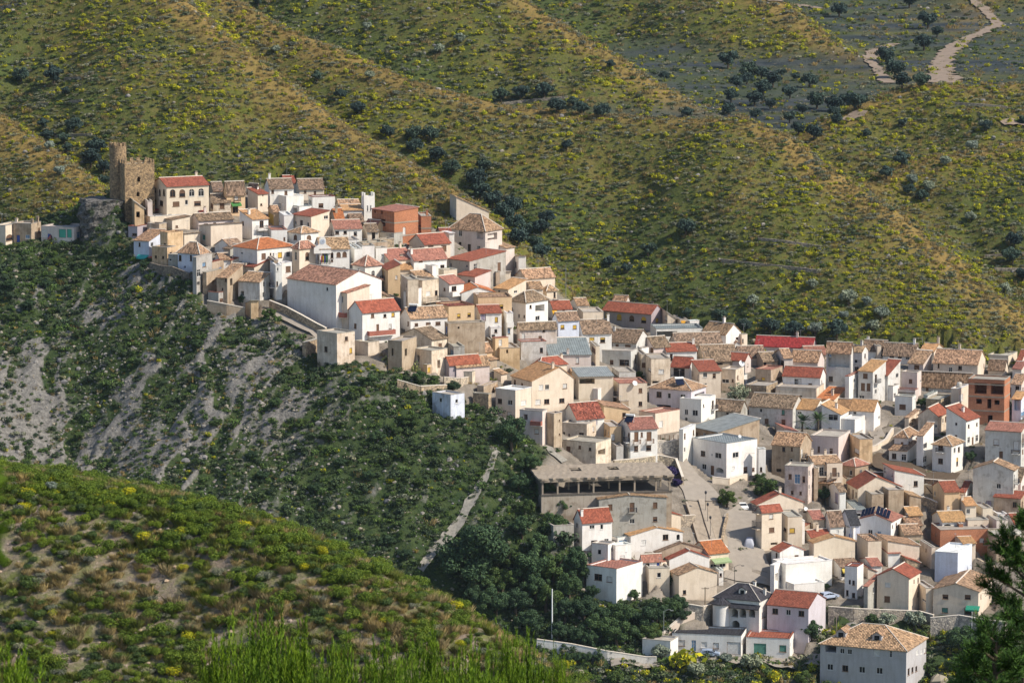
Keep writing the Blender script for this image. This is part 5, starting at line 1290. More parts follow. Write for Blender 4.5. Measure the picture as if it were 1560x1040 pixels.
# ------------------------------------------------------------------ concrete frame ruin
Z(780, 690)
P0, D0 = hit(*zp(245, 520)); s0 = D0/F/5.473
RU = empty('concrete_frame_building', P0); tag(RU, 'abandoned open concrete frame building with ragged slab roof and pillars', 'building')
W_ = 1110*s0; DP = 11.0; a_ = math.radians(80); ux = np.array([math.sin(a_), math.cos(a_), 0]); uy = np.array([-math.cos(a_), math.sin(a_), 0])
def rp(x, y, z): p = ux*x+uy*y; return (p[0], p[1], z)
def rbox(m, x0, x1, y0, y1, z0, z1, mi=0):
    m.hexa([rp(x0, y0, z0), rp(x1, y0, z0), rp(x1, y1, z0), rp(x0, y1, z0)], [rp(x0, y0, z1), rp(x1, y0, z1), rp(x1, y1, z1), rp(x0, y1, z1)], mi)
zf, zt = 178*s0, 300*s0
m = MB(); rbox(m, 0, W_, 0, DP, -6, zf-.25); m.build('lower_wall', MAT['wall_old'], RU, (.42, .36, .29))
m = MB(); rbox(m, -.15, W_+.15, -.15, DP, zf-.25, zf); m.build('floor_slab', MAT['wall_cement'], RU, (.13, .115, .10))  # shade of the open floor is put into this dark slab colour
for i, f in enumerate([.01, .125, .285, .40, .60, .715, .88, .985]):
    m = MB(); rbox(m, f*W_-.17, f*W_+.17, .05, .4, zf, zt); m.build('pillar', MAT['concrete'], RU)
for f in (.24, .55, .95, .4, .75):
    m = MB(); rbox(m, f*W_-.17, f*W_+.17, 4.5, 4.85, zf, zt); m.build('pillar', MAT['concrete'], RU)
m = MB(); rbox(m, 0, W_, DP-.3, DP, zf, zt); rbox(m, -.05, .2, .5, DP, zf, zt); m.build('back_wall', MAT['wall_cement'], RU, (.16, .145, .125))  # coloured dark to stand in for the shade under the roof slab
m = MB(); xs = np.linspace(-.7, W_+.4, 40); ys = np.linspace(-.45, DP+.6, 9); g_ = np.random.default_rng(5)
for j in range(len(ys)):
    for x in xs:
        jx = g_.uniform(-.25, .25) if 0 < j < 8 else g_.uniform(-.55, .35)
        m.v.append(rp(x+g_.uniform(-.1, .1), ys[j]+jx, zt+.35+g_.uniform(-.06, .06)+.09*j))
n_ = len(xs)
for j in range(8):
    for i in range(n_-1):
        if (j in (4, 5) and i in (11, 12, 13, 22, 23, 24)): continue
        m.f.append((j*n_+i, j*n_+i+1, (j+1)*n_+i+1, (j+1)*n_+i)); m.m.append(0)
o = m.build('roof_slab', MAT['concrete'], RU); md = o.modifiers.new('t', 'SOLIDIFY'); md.thickness = .38; md.offset = -1
m = MB(); rbox(m, -.3, W_+.3, -.25, .15, zt-.5, zt-.05); m.build('roof_beam', MAT['concrete'], RU)

# ------------------------------------------------------------------ ground heights
ys = [690.]
while ys[-1] < 2000:
    y = ys[-1]; ys.append(y+(.8 if y < 1000 else 1.1 if y < 1150 else 2.2 if y < 1500 else 6))
ys = np.array(ys); ts = np.linspace(-.19, .19, 500)
X = ts[None, :]*ys[:, None]; Y = np.repeat(ys[:, None], len(ts), 1)
zr, crest = ridges(X, Y); zv = village(X, Y)
ZT = terr(X, Y)
inv_ = inpoly(X, Y, VILLAGE).astype(float)
for _ in range(3):
    inv_[1:-1, 1:-1] = (inv_[1:-1, 1:-1]*2+inv_[:-2, 1:-1]+inv_[2:, 1:-1]+inv_[1:-1, :-2]+inv_[1:-1, 2:])/6
hillz = np.clip((zr-zv)/3+.5, 0, 1)
for hs in HOUSES:     # every house stands on a cut terrace: the ground never climbs its front walls
    dx = X-hs.P[0]; dy = Y-hs.P[1]; ca, sa = math.cos(hs.a), math.sin(hs.a)
    ll = -ca*dx+sa*dy; rr = sa*dx+ca*dy
    near_ = (ll > -2.2) & (ll < hs.L+.6) & (rr > -2.6) & (rr < hs.R*.5+.3) | (rr > -2.2) & (rr < hs.R+.6) & (ll > -2.6) & (ll < hs.L*.5+.3)
    ZT = np.where(near_ & (ZT < hs.P[2]+7), np.minimum(ZT, hs.P[2]-.05), ZT)
_terr_raw = terr
def terr(x, y):      # the finished ground, house terraces included
    x = np.asarray(x, float); y = np.asarray(y, float)
    yy_ = np.clip(y, ys[0], ys[-1]-.01); j = np.clip(np.searchsorted(ys, yy_, side='right')-1, 0, len(ys)-2); fy = (yy_-ys[j])/(ys[j+1]-ys[j])
    tt = np.clip((x/yy_-ts[0])/(ts[1]-ts[0]), 0, len(ts)-1.001); i = tt.astype(int); fx = tt-i
    return (ZT[j, i]*(1-fx)+ZT[j, i+1]*fx)*(1-fy)+(ZT[j+1, i]*(1-fx)+ZT[j+1, i+1]*fx)*fy
# ------------------------------------------------------------------ walls and streets
Z(0, 0, 1.0)
WALL('white roadside wall descending to the right behind the cypress hedge', [(818,985),(870,992),(925,1003),(985,1012),(1000,1012)], 12, 'w', name='garden_wall')
WALL('low pinkish stone wall curving up behind the floodlights box', [(978,985),(1010,972),(1035,950),(1060,940),(1085,936)], 9, 'c', name='garden_wall', col=(.55,.46,.38))
WALL('dry stone wall under the plain cream gable house', [(1040,940),(1070,945),(1092,940)], 22, 's', col=(.5,.46,.40))
WALL('whitish stone retaining wall with fence posts under the flat cream house', [(1000,690),(1020,692),(1047,687)], 20, 's', col=(.62,.58,.52))
WALL('rough stone retaining wall behind the concrete frame building', [(935,715),(970,712),(1003,707),(1030,712),(1040,740)], 14, 's', col=(.42,.36,.27))
WALL('stone retaining wall with railing above the two dormers', [(1262,945),(1300,948),(1350,950),(1400,952),(1422,958)], 22, 's', col=(.42,.37,.31))
WALL('pale stone retaining wall below the green awning house', [(1417,972),(1460,968),(1500,975),(1530,978),(1600,980)], 32, 's', col=(.5,.45,.39))
WALL('brown dry stone terrace wall in the garden below the lavender villa', [(1330,735),(1370,735),(1410,745),(1445,748)], 16, 's', col=(.20,.14,.10))
WALL('pale concrete stair parapet beside the stepped street', [(1046,770),(1056,800),(1065,830)], 7, 'c', coping=False, col=(.42,.36,.29))
WALL('cream parapet wall in front of the white apartment house', [(1085,735),(1110,738),(1140,730)], 9, 'c', name='garden_wall')
WALL('white painted planter wall in the middle of the stepped street', [(1068,765),(1078,800),(1088,830)], 6, 'c', thick=1.2, coping=False, col=(.42,.36,.29))
WALL('stone bank wall right of the steep street', [(1108,790),(1103,810),(1100,830)], 9, 's', coping=False)
WALL('pale sloping parapet beside the ramp below the yellow roofed house', [(1317,690),(1335,686),(1350,676),(1360,660)], 8, 'c')
WALL('long rubble terrace wall left of the small hut on the slope', [(605,590),(640,600),(680,598)], 12, 's')
WALL('cream rubble wall under the tarps shed', [(676,588),(700,590),(735,585)], 14, 's', col=(.52,.44,.34))

strip('road', [(1050,668),(1035,682),(1026,700),(1040,722),(1062,745),(1072,765)], (5, 4.5, 5.5, 7, 8), 'road')
strip('street', [(1160,772),(1130,788),(1124,812),(1135,840),(1140,870),(1140,890)], (5, 6, 8, 9, 10), 'road')
strip('stepped_street', [(1060,765),(1068,800),(1076,830),(1090,838)], (3.5, 3.5), 'concrete', lift=.18)
strip('stepped_street', [(1080,760),(1092,800),(1100,832)], (3.0, 3.0), 'concrete', lift=.18)
strip('church_street', [(412,470),(440,484),(470,500),(505,520),(530,532)], (3.5, 3.5), 'road', lift=.15)
strip('valley_road', [(930,1006),(1000,1010),(1080,1000),(1200,1008),(1300,1020)], (5, 5), 'road')
strip('ramp', [(1345,640),(1330,655),(1345,672),(1320,682)], (3, 3), 'road')
strip('footpath', [(641,872),(655,848),(680,822),(700,800),(718,768),(738,730),(750,706),(760,690)], (1.3, 1.9, 2.0, 1.8, 1.5, 1.0), 'gravel_path', lift=.35)
strip('footpath', [(800,640),(815,668),(840,690),(860,705)], (1.6, 2.2), 'gravel_path', lift=.3)
strip('lane', [(905,712),(950,702),(995,696),(1030,700)], (3, 3), 'road')
strip('dirt_track', [(1478,-5),(1500,15),(1522,38),(1500,50),(1470,62),(1440,85),(1432,105),(1440,128)], (4, 4, 4.5, 6, 7, 11), 'clay_track', lift=.4)
strip('dirt_track', [(1180,3),(1215,8),(1255,15)], (5, 3), 'clay_track', lift=.4)
strip('dirt_track', [(1362,68),(1332,80),(1325,95),(1342,112),(1352,128)], (4, 6, 3, 5), 'clay_track', lift=.4)
strip('bare_patch', [(1526,190),(1545,189),(1570,190)], (4, 4), 'clay_track', lift=.4)
strip('bare_patch', [(1285,185),(1300,180),(1315,170)], (4, 5), 'clay_track', lift=.4)
flatmat('garden_soil', (.10, .072, .048), .95, .4, 1.5)
strip('garden_bed', [(1325,706),(1370,716),(1415,728),(1452,738)], (8, 11, 9), 'garden_soil', lift=.35)

# terrace walls far up the hills
for lab, pts in (('dry stone terrace wall below the pair of olive trees at upper left', [(95,122),(115,121),(135,119)]), ('dry stone terrace wall at the far upper left edge', [(0,14),(20,10),(40,8)]),
    ('broken terrace wall left of the castle olives', [(28,165),(50,162),(74,160)]), ('short terrace wall right of the broken one above the castle', [(106,157),(125,155)]),
    ('terrace wall beside the olives above the castle', [(84,210),(110,208),(140,207)]), ('terrace wall behind the gully olive trees', [(765,160),(800,156),(865,150)]),
    ('long terrace line across the right hill, upper', [(1155,366),(1190,369),(1250,378)]), ('long terrace line across the right hill, lower', [(1098,398),(1150,404),(1200,409),(1250,415)]),
    ('grey terrace wall at the right edge, upper of two', [(1500,392),(1530,390),(1560,388)]), ('grey terrace wall at the right edge, lower of two', [(1515,412),(1560,412)]),
    ('terrace wall high on the right hill near the white patch', [(1455,160),(1495,162),(1535,166)])):
    WALL(lab, pts, 4.0, 's', name='terrace_wall', coping=False, col=(.33,.29,.24))

# ------------------------------------------------------------------ terrain meshes
def gridmesh(name, X, Y, Zz, mat, attrs):
    nr, nc = X.shape; me = bpy.data.meshes.new(name)
    co = np.stack([X, Y, Zz], -1).reshape(-1, 3).astype(np.float32)
    idx = np.arange(nr*nc).reshape(nr, nc)
    q = np.stack([idx[:-1, :-1], idx[:-1, 1:], idx[1:, 1:], idx[1:, :-1]], -1).reshape(-1, 4)
    me.vertices.add(len(co)); me.vertices.foreach_set('co', co.ravel())
    me.loops.add(q.size); me.loops.foreach_set('vertex_index', q.ravel().astype(np.int32))
    me.polygons.add(len(q)); me.polygons.foreach_set('loop_start', np.arange(0, q.size, 4, dtype=np.int32))
    me.update(calc_edges=True); me.polygons.foreach_set('use_smooth', np.ones(len(q), bool))
    at = me.color_attributes.new('zone', 'FLOAT_COLOR', 'POINT')
    at.data.foreach_set('color', np.stack([a.ravel() for a in attrs], -1).astype(np.float32).ravel())
    me.materials.append(mat); me.validate(); return link(name, me)

ravz = (1-hillz)
rw_ = ravine_w(X, Y); rib_ = ribs(X, Y)
rock = np.clip((rib_-.55+.12*rw_)*3.0, 0, 1)*(.5+.5*rw_)
wet = np.clip((crest-16-14*fbm(X/15, Y/15, N3, 3))/22, 0, 1)*hillz
base_v = CZ-107+.04*(Y-1200)
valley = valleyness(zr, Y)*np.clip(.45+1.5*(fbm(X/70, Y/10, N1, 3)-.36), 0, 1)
crestw = np.clip(np.exp(-(crest/(4.0+7*fbm(X/20+3, Y/20, N2, 3)))**2)*1.15, 0, 1)*hillz*np.clip(.45+.9*fbm(X/12, Y/12, N4, 3), 0, 1)
m, nt, b = newmat('terrain'); q = NB(nt)
tc = q.n('TexCoord'); ob = tc.outputs['Object']
at = q.n('Attribute'); at.attribute_name = 'zone'; sep = q.n('SeparateColor'); q.l(at.outputs['Color'], sep.inputs[0])
zone_v, zone_r, zone_rock, zone_cr = sep.outputs[0], sep.outputs[1], sep.outputs[2], at.outputs['Alpha']
def ridge_col():
    big = q.noise(ob, .045, 5, .6); mid = q.noise(ob, .28, 5, .65); fin = q.noise(ob, 1.4, 4, .65)
    grass = q.mix(q.ramp(mid, [(.36, 0.0), (.64, 1.0)]), (.10, .118, .022), (.18, .14, .046))
    grass = q.mix(q.ramp(big, [(.42, 0.0), (.62, .8)]), grass, (.085, .10, .026))
    grass = q.mix(q.ramp(fin, [(.5, 0.0), (.72, .75)]), grass, (.045, .05, .022))
    grass = q.mix(q.ramp(q.noise(ob, .8, 4, .7), [(.6, 0.0), (.75, .6)]), grass, (.21, .15, .08))
    return q.mix(q.math('MULTIPLY', zone_cr, .68), grass, q.mix(fin, (.34, .22, .075), (.25, .16, .055)))
hill = ridge_col()
at3 = q.n('Attribute'); at3.attribute_name = 'wet'
hill = q.mix(q.math('MULTIPLY', at3.outputs['Fac'], .8), hill, q.mix(q.noise(ob, .6, 4, .65), (.045, .072, .026), (.095, .115, .034)))
rn = q.n('Mapping'); rn.inputs['Scale'].default_value = (.34, .20, .10); rn.inputs['Rotation'].default_value = (0, 0, .35); q.l(ob, rn.inputs['Vector'])
rk = q.noise(rn.outputs[0], 1.0, 6, .7, .3); rfine = q.noise(ob, 1.1, 6, .75)
scrub = q.mix(q.ramp(q.noise(ob, .5, 5, .65), [(.38, 0.0), (.62, 1.0)]), (.03, .05, .02), (.06, .082, .03))
rockc = q.mix(q.ramp(rfine, [(.3, 0.0), (.7, 1.0)]), (.08, .076, .07), (.29, .272, .243))
rmask = q.math('ADD', q.math('MULTIPLY', rk, .7), q.math('MULTIPLY', zone_rock, .42))
rmask = q.ramp(rmask, [(.52, 0.0), (.66, 1.0)])
rav = q.mix(rmask, scrub, rockc)
pav = q.mix(q.ramp(q.noise(ob, .35, 5, .6), [(.35, 0.0), (.65, 1.0)]), (.17, .145, .115), (.29, .25, .205))
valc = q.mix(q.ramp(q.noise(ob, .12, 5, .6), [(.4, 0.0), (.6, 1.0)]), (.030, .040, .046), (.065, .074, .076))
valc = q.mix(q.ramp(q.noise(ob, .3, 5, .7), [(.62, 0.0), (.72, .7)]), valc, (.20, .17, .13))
col = q.mix(zone_r, hill, rav)
col = q.mix(zone_v, col, pav)
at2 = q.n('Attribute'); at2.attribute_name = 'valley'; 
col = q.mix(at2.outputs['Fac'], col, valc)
q.l(col, b.inputs['Base Color']); b.inputs['Roughness'].default_value = .98; b.inputs['Specular IOR Level'].default_value = .05
hgt = q.math('ADD', q.math('MULTIPLY', q.noise(ob, .9, 6, .7), 1.0), q.math('MULTIPLY', rfine, .5))
q.bump(hgt, .9, .55, b)
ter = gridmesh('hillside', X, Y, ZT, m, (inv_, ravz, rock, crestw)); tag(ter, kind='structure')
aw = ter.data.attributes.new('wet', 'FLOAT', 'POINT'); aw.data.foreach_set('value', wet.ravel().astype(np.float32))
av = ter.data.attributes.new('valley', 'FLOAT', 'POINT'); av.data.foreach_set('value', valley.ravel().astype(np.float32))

ysn = np.concatenate([np.arange(-12, 200, 6.), np.arange(200, 285, 2.), np.arange(285, 345, .35), np.arange(345, 520, 3.)])
tn = np.linspace(-1, 1, 330); hw = np.interp(ysn, [-12, 60, 300, 520], [25, 35, 66, 110])
Xn = tn[None, :]*hw[:, None]; Yn = np.repeat(ysn[:, None], len(tn), 1); Zn = nterr(Xn, Yn)
m, nt, b = newmat('near_soil'); q = NB(nt); tc = q.n('TexCoord'); ob = tc.outputs['Object']
c1 = q.mix(q.ramp(q.noise(ob, .35, 5, .65), [(.4, 0.0), (.6, 1.0)]), (.23, .18, .135), (.14, .155, .045))
c1 = q.mix(q.ramp(q.noise(ob, 1.6, 5, .7), [(.52, 0.0), (.68, .9)]), c1, (.36, .285, .23))
c1 = q.mix(q.ramp(q.noise(ob, 3.5, 4, .7), [(.55, 0.0), (.7, .7)]), c1, (.05, .06, .025))
q.l(c1, b.inputs['Base Color']); q.bump(q.noise(ob, 2.2, 6, .7), .9, .3, b); b.inputs['Roughness'].default_value = .97
zz = np.zeros_like(Xn); ng = gridmesh('foreground_slope', Xn, Yn, Zn, m, (zz, zz, zz, zz)); tag(ng, kind='structure')

# castle rock: a craggy block under the towers
m, nt, b = newmat('crag'); q = NB(nt); tc = q.n('TexCoord'); ob = tc.outputs['Object']
cr = q.mix(q.ramp(q.noise(ob, 1.3, 8, .78), [(.4, 0.0), (.62, 1.0)]), (.035, .035, .035), (.25, .23, .205))
cr = q.mix(q.ramp(q.noise(ob, .45, 5, .6), [(.56, 0.0), (.66, .9)]), cr, (.035, .055, .02))
q.l(cr, b.inputs['Base Color']); q.bump(q.noise(ob, 1.5, 7, .75), 1.0, .5, b)
pA, dA = hit(165, 305); s_ = dA/F
m_ = MB(); nu, nv = 40, 36; H0 = 120*s_; g2 = VN(9); g3 = VN(10)
for j in range(nv+1):
    for i in range(nu):
        t = 2*math.pi*i/nu; zf_ = j/nv
        rad = 6.3*(1.30-.34*min(1, zf_*1.1)); rad *= 1+.0*zf_
        z_ = -H0+zf_*(H0+.5)
        x_, y_ = math.cos(t)*rad*.86, math.sin(t)*rad*.9
        k_ = 1+.62*(float(fbm(i/40*9+3, z_/3.2+7, g2, 4))-.5)+.36*(float(fbm(t*4, z_/1.3, g3, 3))-.5)
        if i == nu-1: pass
        m_.v.append((x_*k_-.6, y_*k_-1.6, z_+(.9*(float(fbm(x_, y_, g3, 3))-.5) if j == nv else 0)))
for j in range(nv):
    for i in range(nu):
        i2 = (i+1) % nu; m_.f.append((j*nu+i, j*nu+i2, (j+1)*nu+i2, (j+1)*nu+i)); m_.m.append(0)
m_.f.append(tuple(nv*nu+i for i in range(nu))); m_.m.append(0)
o = m_.build('cliff', m, None, loc=tuple(pA)); tag(o, kind='structure')

# ------------------------------------------------------------------ vehicles
def car(label, u, v, L, W, Hc, col, head, boxy=False, name='parked_car', cat='car'):
    p, D = hit(u, v); r = empty(name, p+np.array([0, 0, .05])); tag(r, label, cat); r.rotation_euler[2] = math.radians(head)
    m = MB(); w = W/2
    if boxy: prof = [(-L/2,.35),(-L/2,.9*Hc),(-L/2+.25,Hc),(L*.28,Hc),(L*.40,.62*Hc),(L/2,.5*Hc),(L/2,.35)]
    else: prof = [(-L/2,.35),(-L/2,.58*Hc),(-L*.44,.66*Hc),(-L*.36,.96*Hc),(-L*.1,Hc),(L*.12,.95*Hc),(L*.26,.66*Hc),(L*.46,.58*Hc),(L/2,.48*Hc),(L/2,.35)]
    n = len(prof)
    for y, ins in ((-w, 0), (w, 0)):
        for x, z in prof: m.v.append((x, y*(.86 if z > .7*Hc else 1.0), z))
    m.f.append(tuple(range(n))); m.f.append(tuple(range(2*n-1, n-1, -1)))
    for i in range(n): m.f.append((i, (i+1) % n, n+(i+1) % n, n+i))
    m.m = [0]*len(m.f); m.build('body', MAT['paint'], r, col)
    for nm, q_ in (('windscreen', [(L*.135, -.8*w, .93*Hc), (L*.135, .8*w, .93*Hc), (L*.25, .85*w, .69*Hc), (L*.25, -.85*w, .69*Hc)]),
                   ('rear_window', [(-L*.37, -.8*w, .94*Hc), (-L*.37, .8*w, .94*Hc), (-L*.435, .85*w, .69*Hc), (-L*.435, -.85*w, .69*Hc)])) if not boxy else ():
        g = MB(); g.quad(*[(x*1.012, y, z+.015) for x, y, z in q_]); g.build(nm, MAT['car_glass'], r)
    for sg in (-1, 1):
        g = MB()
        if not boxy:
            yy = lambda z: sg*(w*(.86 if z > .7*Hc else 1.0)+.012)
            for x0, x1, t0, t1 in ((-L*.36, -L*.09, -L*.31, -L*.09), (-L*.07, L*.23, -L*.07, L*.10)):
                g.quad((x0, sg*(w*.97+.015), .70*Hc), (x1, sg*(w*.97+.015), .70*Hc), (t1, sg*(w*.86+.02), .92*Hc), (t0, sg*(w*.86+.02), .92*Hc))
            g.build('side_window', MAT['car_glass'], r)
        for x in (-L*.31, L*.31):
            k = MB(); k.tube((x, sg*(w-.2), .31), (x, sg*(w+.02), .31), .31, .31, 14); wh = k.build('wheel', MAT['rubber'], r)
            k = MB(); k.tube((x, sg*(w+.021), .31), (x, sg*(w+.03), .31), .18, .18, 10); k.build('rim', MAT['metal_grey'], wh)
        h = MB(); h.box((L/2-.03, sg*w*.68, .5*Hc-.1), .12, .36, .14); h.build('headlight', MAT['white_paint'], r)
    return r
car('silver-blue hatchback parked in front of the long lilac garage building', 1081, 1000, 4.1, 1.75, 1.5, (.30,.36,.46), -8)
car('white car parked at the top of the steep street beside the green trees', 1131, 776, 4.0, 1.7, 1.45, (.78,.78,.76), -78)
car('dark red off-road car parked by the garages on the left bank', 87, 369, 4.2, 1.8, 1.8, (.10,.03,.035), 5)
car('pale blue car parked behind the white gable of the lilac-pink villa', 1262, 912, 4.2, 1.75, 1.45, (.40,.46,.58), 30)
car('white van parked under the washing at the top of the stairway', 1306, 634, 4.2, 1.75, 1.7, (.75,.75,.74), 0) if False else None
# van under a grey cover: rounded sheet draped over a boxy body
p, D = hit(1142, 834); r = empty('covered_van', p); tag(r, 'van hidden under a pale grey fabric cover beside the tall cream house', 'van'); r.rotation_euler[2] = math.radians(82)
m = MB(); prof = [(-2.3,.25),(-2.35,1.2),(-2.1,1.95),(-1.5,2.2),(.6,2.15),(1.3,1.85),(2.0,1.25),(2.3,1.0),(2.35,.25)]
rows = []
for yf in np.linspace(-1, 1, 11):
    sq = (1-abs(yf)**5); rows.append([(x, yf*1.02, .25+(z-.25)*(.35+.65*sq)+.02*math.sin(9*x+5*yf)) for x, z in prof])
for rr in rows: m.v += rr
n = len(prof)
for j in range(10):
    for i in range(n-1): m.f.append((j*n+i, j*n+i+1, (j+1)*n+i+1, (j+1)*n+i)); m.m.append(0)
flatmat('cover_cloth', (.40, .41, .46), .9, .15, 3)
m.build('fabric_cover', MAT['cover_cloth'], r, smooth=True)
for x in (-1.5, 1.5):
    for y in (-.85, .85):
        k = MB(); k.tube((x, y-.1, .32), (x, y+.1, .32), .32, .32, 12); k.build('wheel', MAT['rubber'], r)

# ------------------------------------------------------------------ poles, lamps, parasol
def pole(label, u, v0, v1, r=.09, mat='wood_pole', name='utility_pole', cat='pole', lamp=None, bars=0):
    p, D = hit(u, v0); h = (v0-v1)*D/F; o = empty(name, p); tag(o, label, cat)
    m = MB(); m.tube((0, 0, -1), (0, 0, h), r, r*.7, 8); m.build('post', MAT[mat], o)
    if bars:
        m = MB()
        for i in range(bars):
            m.box((0, 0, h-.35-.5*i), 1.5, .1, .1)
            for x in (-.6, -.2, .2, .6): m.tube((x, 0, h-.25-.5*i), (x, 0, h-.05-.5*i), .04, .04, 6)
        m.build('crossarm', MAT['wood_pole'], o)
    if lamp == 'arm':
        m = MB(); pr = [(0, 0, h)]+[(1.5*math.sin(t), 0, h+.5*math.sin(2*t)*.8) for t in np.linspace(.2, 1.3, 6)]
        for a, b in zip(pr[:-1], pr[1:]): m.tube(a, b, .04, .035, 5)
        x, y, z = pr[-1]; m.box((x+.2, y, z-.08), .6, .2, .12); m.build('lamp_head', MAT[mat], o)
    if lamp == 'lantern':
        m = MB(); m.lathe((0, 0, h), [(.06, 0), (.2, .12), (.26, .5), (.3, .52), (.1, .72), (0, .78)], 8); m.build('lantern', MAT['iron'], o)
    if lamp == 'globe':
        m = MB(); m.lathe((0, 0, h), [(.0, 0), (.25, .1), (.34, .33), (.25, .56), (0, .66)], 12); m.build('globe', MAT['white_paint'], o, smooth=True)
    return o
pole('tall pale concrete pole rising from the ravine trees', 841, 975, 895, .16, 'white_paint')
pole('thin grey pole among the ravine trees', 899, 985, 952, .07, 'wood_pole')
pole('wooden pole with crossarm in front of the dry stone wall', 1074, 938, 893, .14, bars=1)
pole('curved arm street lamp beside the low pinkish wall', 1011, 972, 930, .07, 'metal_grey', 'street_lamp', 'street lamp', 'arm')
pole('street lamp with arm at the foot of the street near the slate villa', 1119, 893, 862, .07, 'iron', 'street_lamp', 'street lamp', 'arm')
pole('iron lantern lamp at the top of the stepped street', 1075, 782, 752, .06, 'iron', 'street_lamp', 'street lamp', 'lantern')
pole('iron lantern lamp second from the top of the stepped street', 1078, 799, 770, .06, 'iron', 'street_lamp', 'street lamp', 'lantern')
pole('iron lantern lamp lowest on the stepped street', 1082, 821, 790, .06, 'iron', 'street_lamp', 'street lamp', 'lantern')
pole('globe lamp standing before the stone gable of the church', 559, 445, 434, .06, 'iron', 'street_lamp', 'street lamp', 'globe')
pole('lantern lamp between the road wall and the unfinished dark bush', 1086, 720, 690, .07, 'iron', 'utility_pole', 'pole')
pole('wooden pole with crossarm at the road bend terrace', 1086.5, 712, 667, .1, 'wood_pole', bars=1)
pole('slim grey mast at the crest near the olive gully', 862, 455, 403, .07, 'metal_grey', 'mast', 'mast')
pole('slim grey mast among the top right roofs', 1405, 535, 512, .06, 'metal_grey', 'mast', 'mast')
pole('street pole in the shaded court beside the green tree', 1251, 815, 768, .08, 'wood_pole')
pole('thin white pole in front of the bottom stone wall', 1480, 985, 930, .07, 'white_paint')
pole('yellowish post behind the dormers of the big grey house', 1274, 965, 936, .08, 'concrete', 'post', 'post')
for i, u_ in enumerate((1006, 1013, 1020, 1026, 1033, 1040, 1046)):
    o = pole('brown fence post on the whitish retaining wall', u_, 672, 662, .09, 'frame_brown', 'fence_post', 'post'); o['group'] = 'brown fence posts along the whitish wall'
p, D = hit(1092, 724); o = empty('parasol', p); tag(o, 'blue parasol over the terrace of the white apartment house', 'parasol')
m = MB(); m.tube((0, 0, 0), (0, 0, 2.6), .03, .03, 6); m.build('pole', MAT['white_paint'], o)
m = MB(); m.lathe((0, 0, 2.0), [(1.5, 0), (1.45, .12), (.7, .5), (0, .72)], 8); m.build('canopy', MAT['paint'], o, (.05, .16, .48))

# ------------------------------------------------------------------ overhead cables
def cable(label, a, b, sag=1.2):
    pa, Da = hit(a[0], a[2]); pb, Db = hit(b[0], b[2]); pa = px(a[0], a[1], Da); pb = px(b[0], b[1], Db)
    m = MB(); pts = [pa+(pb-pa)*t+np.array([0, 0, -4*sag*t*(1-t)])-pa for t in np.linspace(0, 1, 15)]
    for p_, q_ in zip(pts[:-1], pts[1:]): m.tube(p_, q_, .022, .022, 4, cap=False)
    tag(m.build('power_cable', MAT['rubber'], None, loc=tuple(pa)), label, 'cable')
cable('cable sagging from the crossarm pole to the street lamp by the slate villa', (1074, 895, 938), (1119, 864, 893))
cable('long cable from the street lamp up along the steep street', (1119, 864, 893), (1082, 792, 821), 2.5)
cable('cable across the white gable of the lilac-pink villa', (1215, 925, 960), (1262, 938, 950))
cable('cable from the road bend pole across the white apartment house', (1086.5, 669, 712), (1150, 690, 735), 1.0)
cable('cable crossing the ravine trees from the pale concrete pole', (841, 896, 975), (899, 953, 985), 2.5)
# ------------------------------------------------------------------ foliage meshes
def tris_mesh(name, V, mats, mi=None, nper=3):
    n = len(V)//nper; me = bpy.data.meshes.new(name)
    me.vertices.add(len(V)); me.vertices.foreach_set('co', np.asarray(V, np.float32).ravel())
    me.loops.add(len(V)); me.loops.foreach_set('vertex_index', np.arange(len(V), dtype=np.int32))
    me.polygons.add(n); me.polygons.foreach_set('loop_start', np.arange(0, len(V), nper, dtype=np.int32))
    me.update(calc_edges=True)
    for m in mats: me.materials.append(m)
    if mi is not None: me.polygons.foreach_set('material_index', np.asarray(mi, np.int32))
    return me
def unit(n, g):
    v = g.normal(size=(n, 3)); return v/np.linalg.norm(v, axis=1, keepdims=True)
def leaves(P, Nn, size, g, aspect=1.6, jit=.8):
    """one leaf-shaped quad per point, roughly facing Nn"""
    n = len(P); d = Nn+unit(n, g)*jit; d /= np.linalg.norm(d, axis=1, keepdims=True)
    a = np.cross(d, unit(n, g)); a /= np.linalg.norm(a, axis=1, keepdims=True)+1e-9; b_ = np.cross(d, a)
    s = (size*g.uniform(.6, 1.4, n))[:, None]
    return np.stack([P-a*s*aspect, P+b_*s, P+a*s*aspect, P-b_*s], 1).reshape(-1, 3)
def crown_pts(n, g, lumps, shell=.75):
    """points on the shells of many lumps; lumps: (centre, radius)"""
    w = np.array([r**2 for c, r in lumps]); k = g.choice(len(lumps), n, p=w/w.sum())
    C = np.array([c for c, r in lumps])[k]; R_ = np.array([r for c, r in lumps])[k]
    d = unit(n, g); rad = R_*(shell+(1-shell)*g.random(n)**.5+g.normal(size=n)*.08)
    sq = np.array([1, 1, .85]); return C+d*rad[:, None]*sq, d
def make_lumps(g, n, rx, rz, zc, r0, r1, flat=.0):
    out = []
    for i in range(n):
        d = unit(1, g)[0]; f = g.random()**.4
        out.append((np.array([d[0]*rx*f, d[1]*rx*f, zc+d[2]*rz*f]), g.uniform(r0, r1)))
    return out
def crown_mesh(name, seed, mat, n=1800, size=.1, lumps=14, rx=.62, rz=.42, zc=1.0, r0=.22, r1=.38, aspect=1.6):
    g = np.random.default_rng(seed); Lm = make_lumps(g, lumps, rx, rz, zc, r0, r1)
    P_, d = crown_pts(n, g, Lm); return tris_mesh(name, leaves(P_, d, size, g, aspect), [MAT[mat]], nper=4)
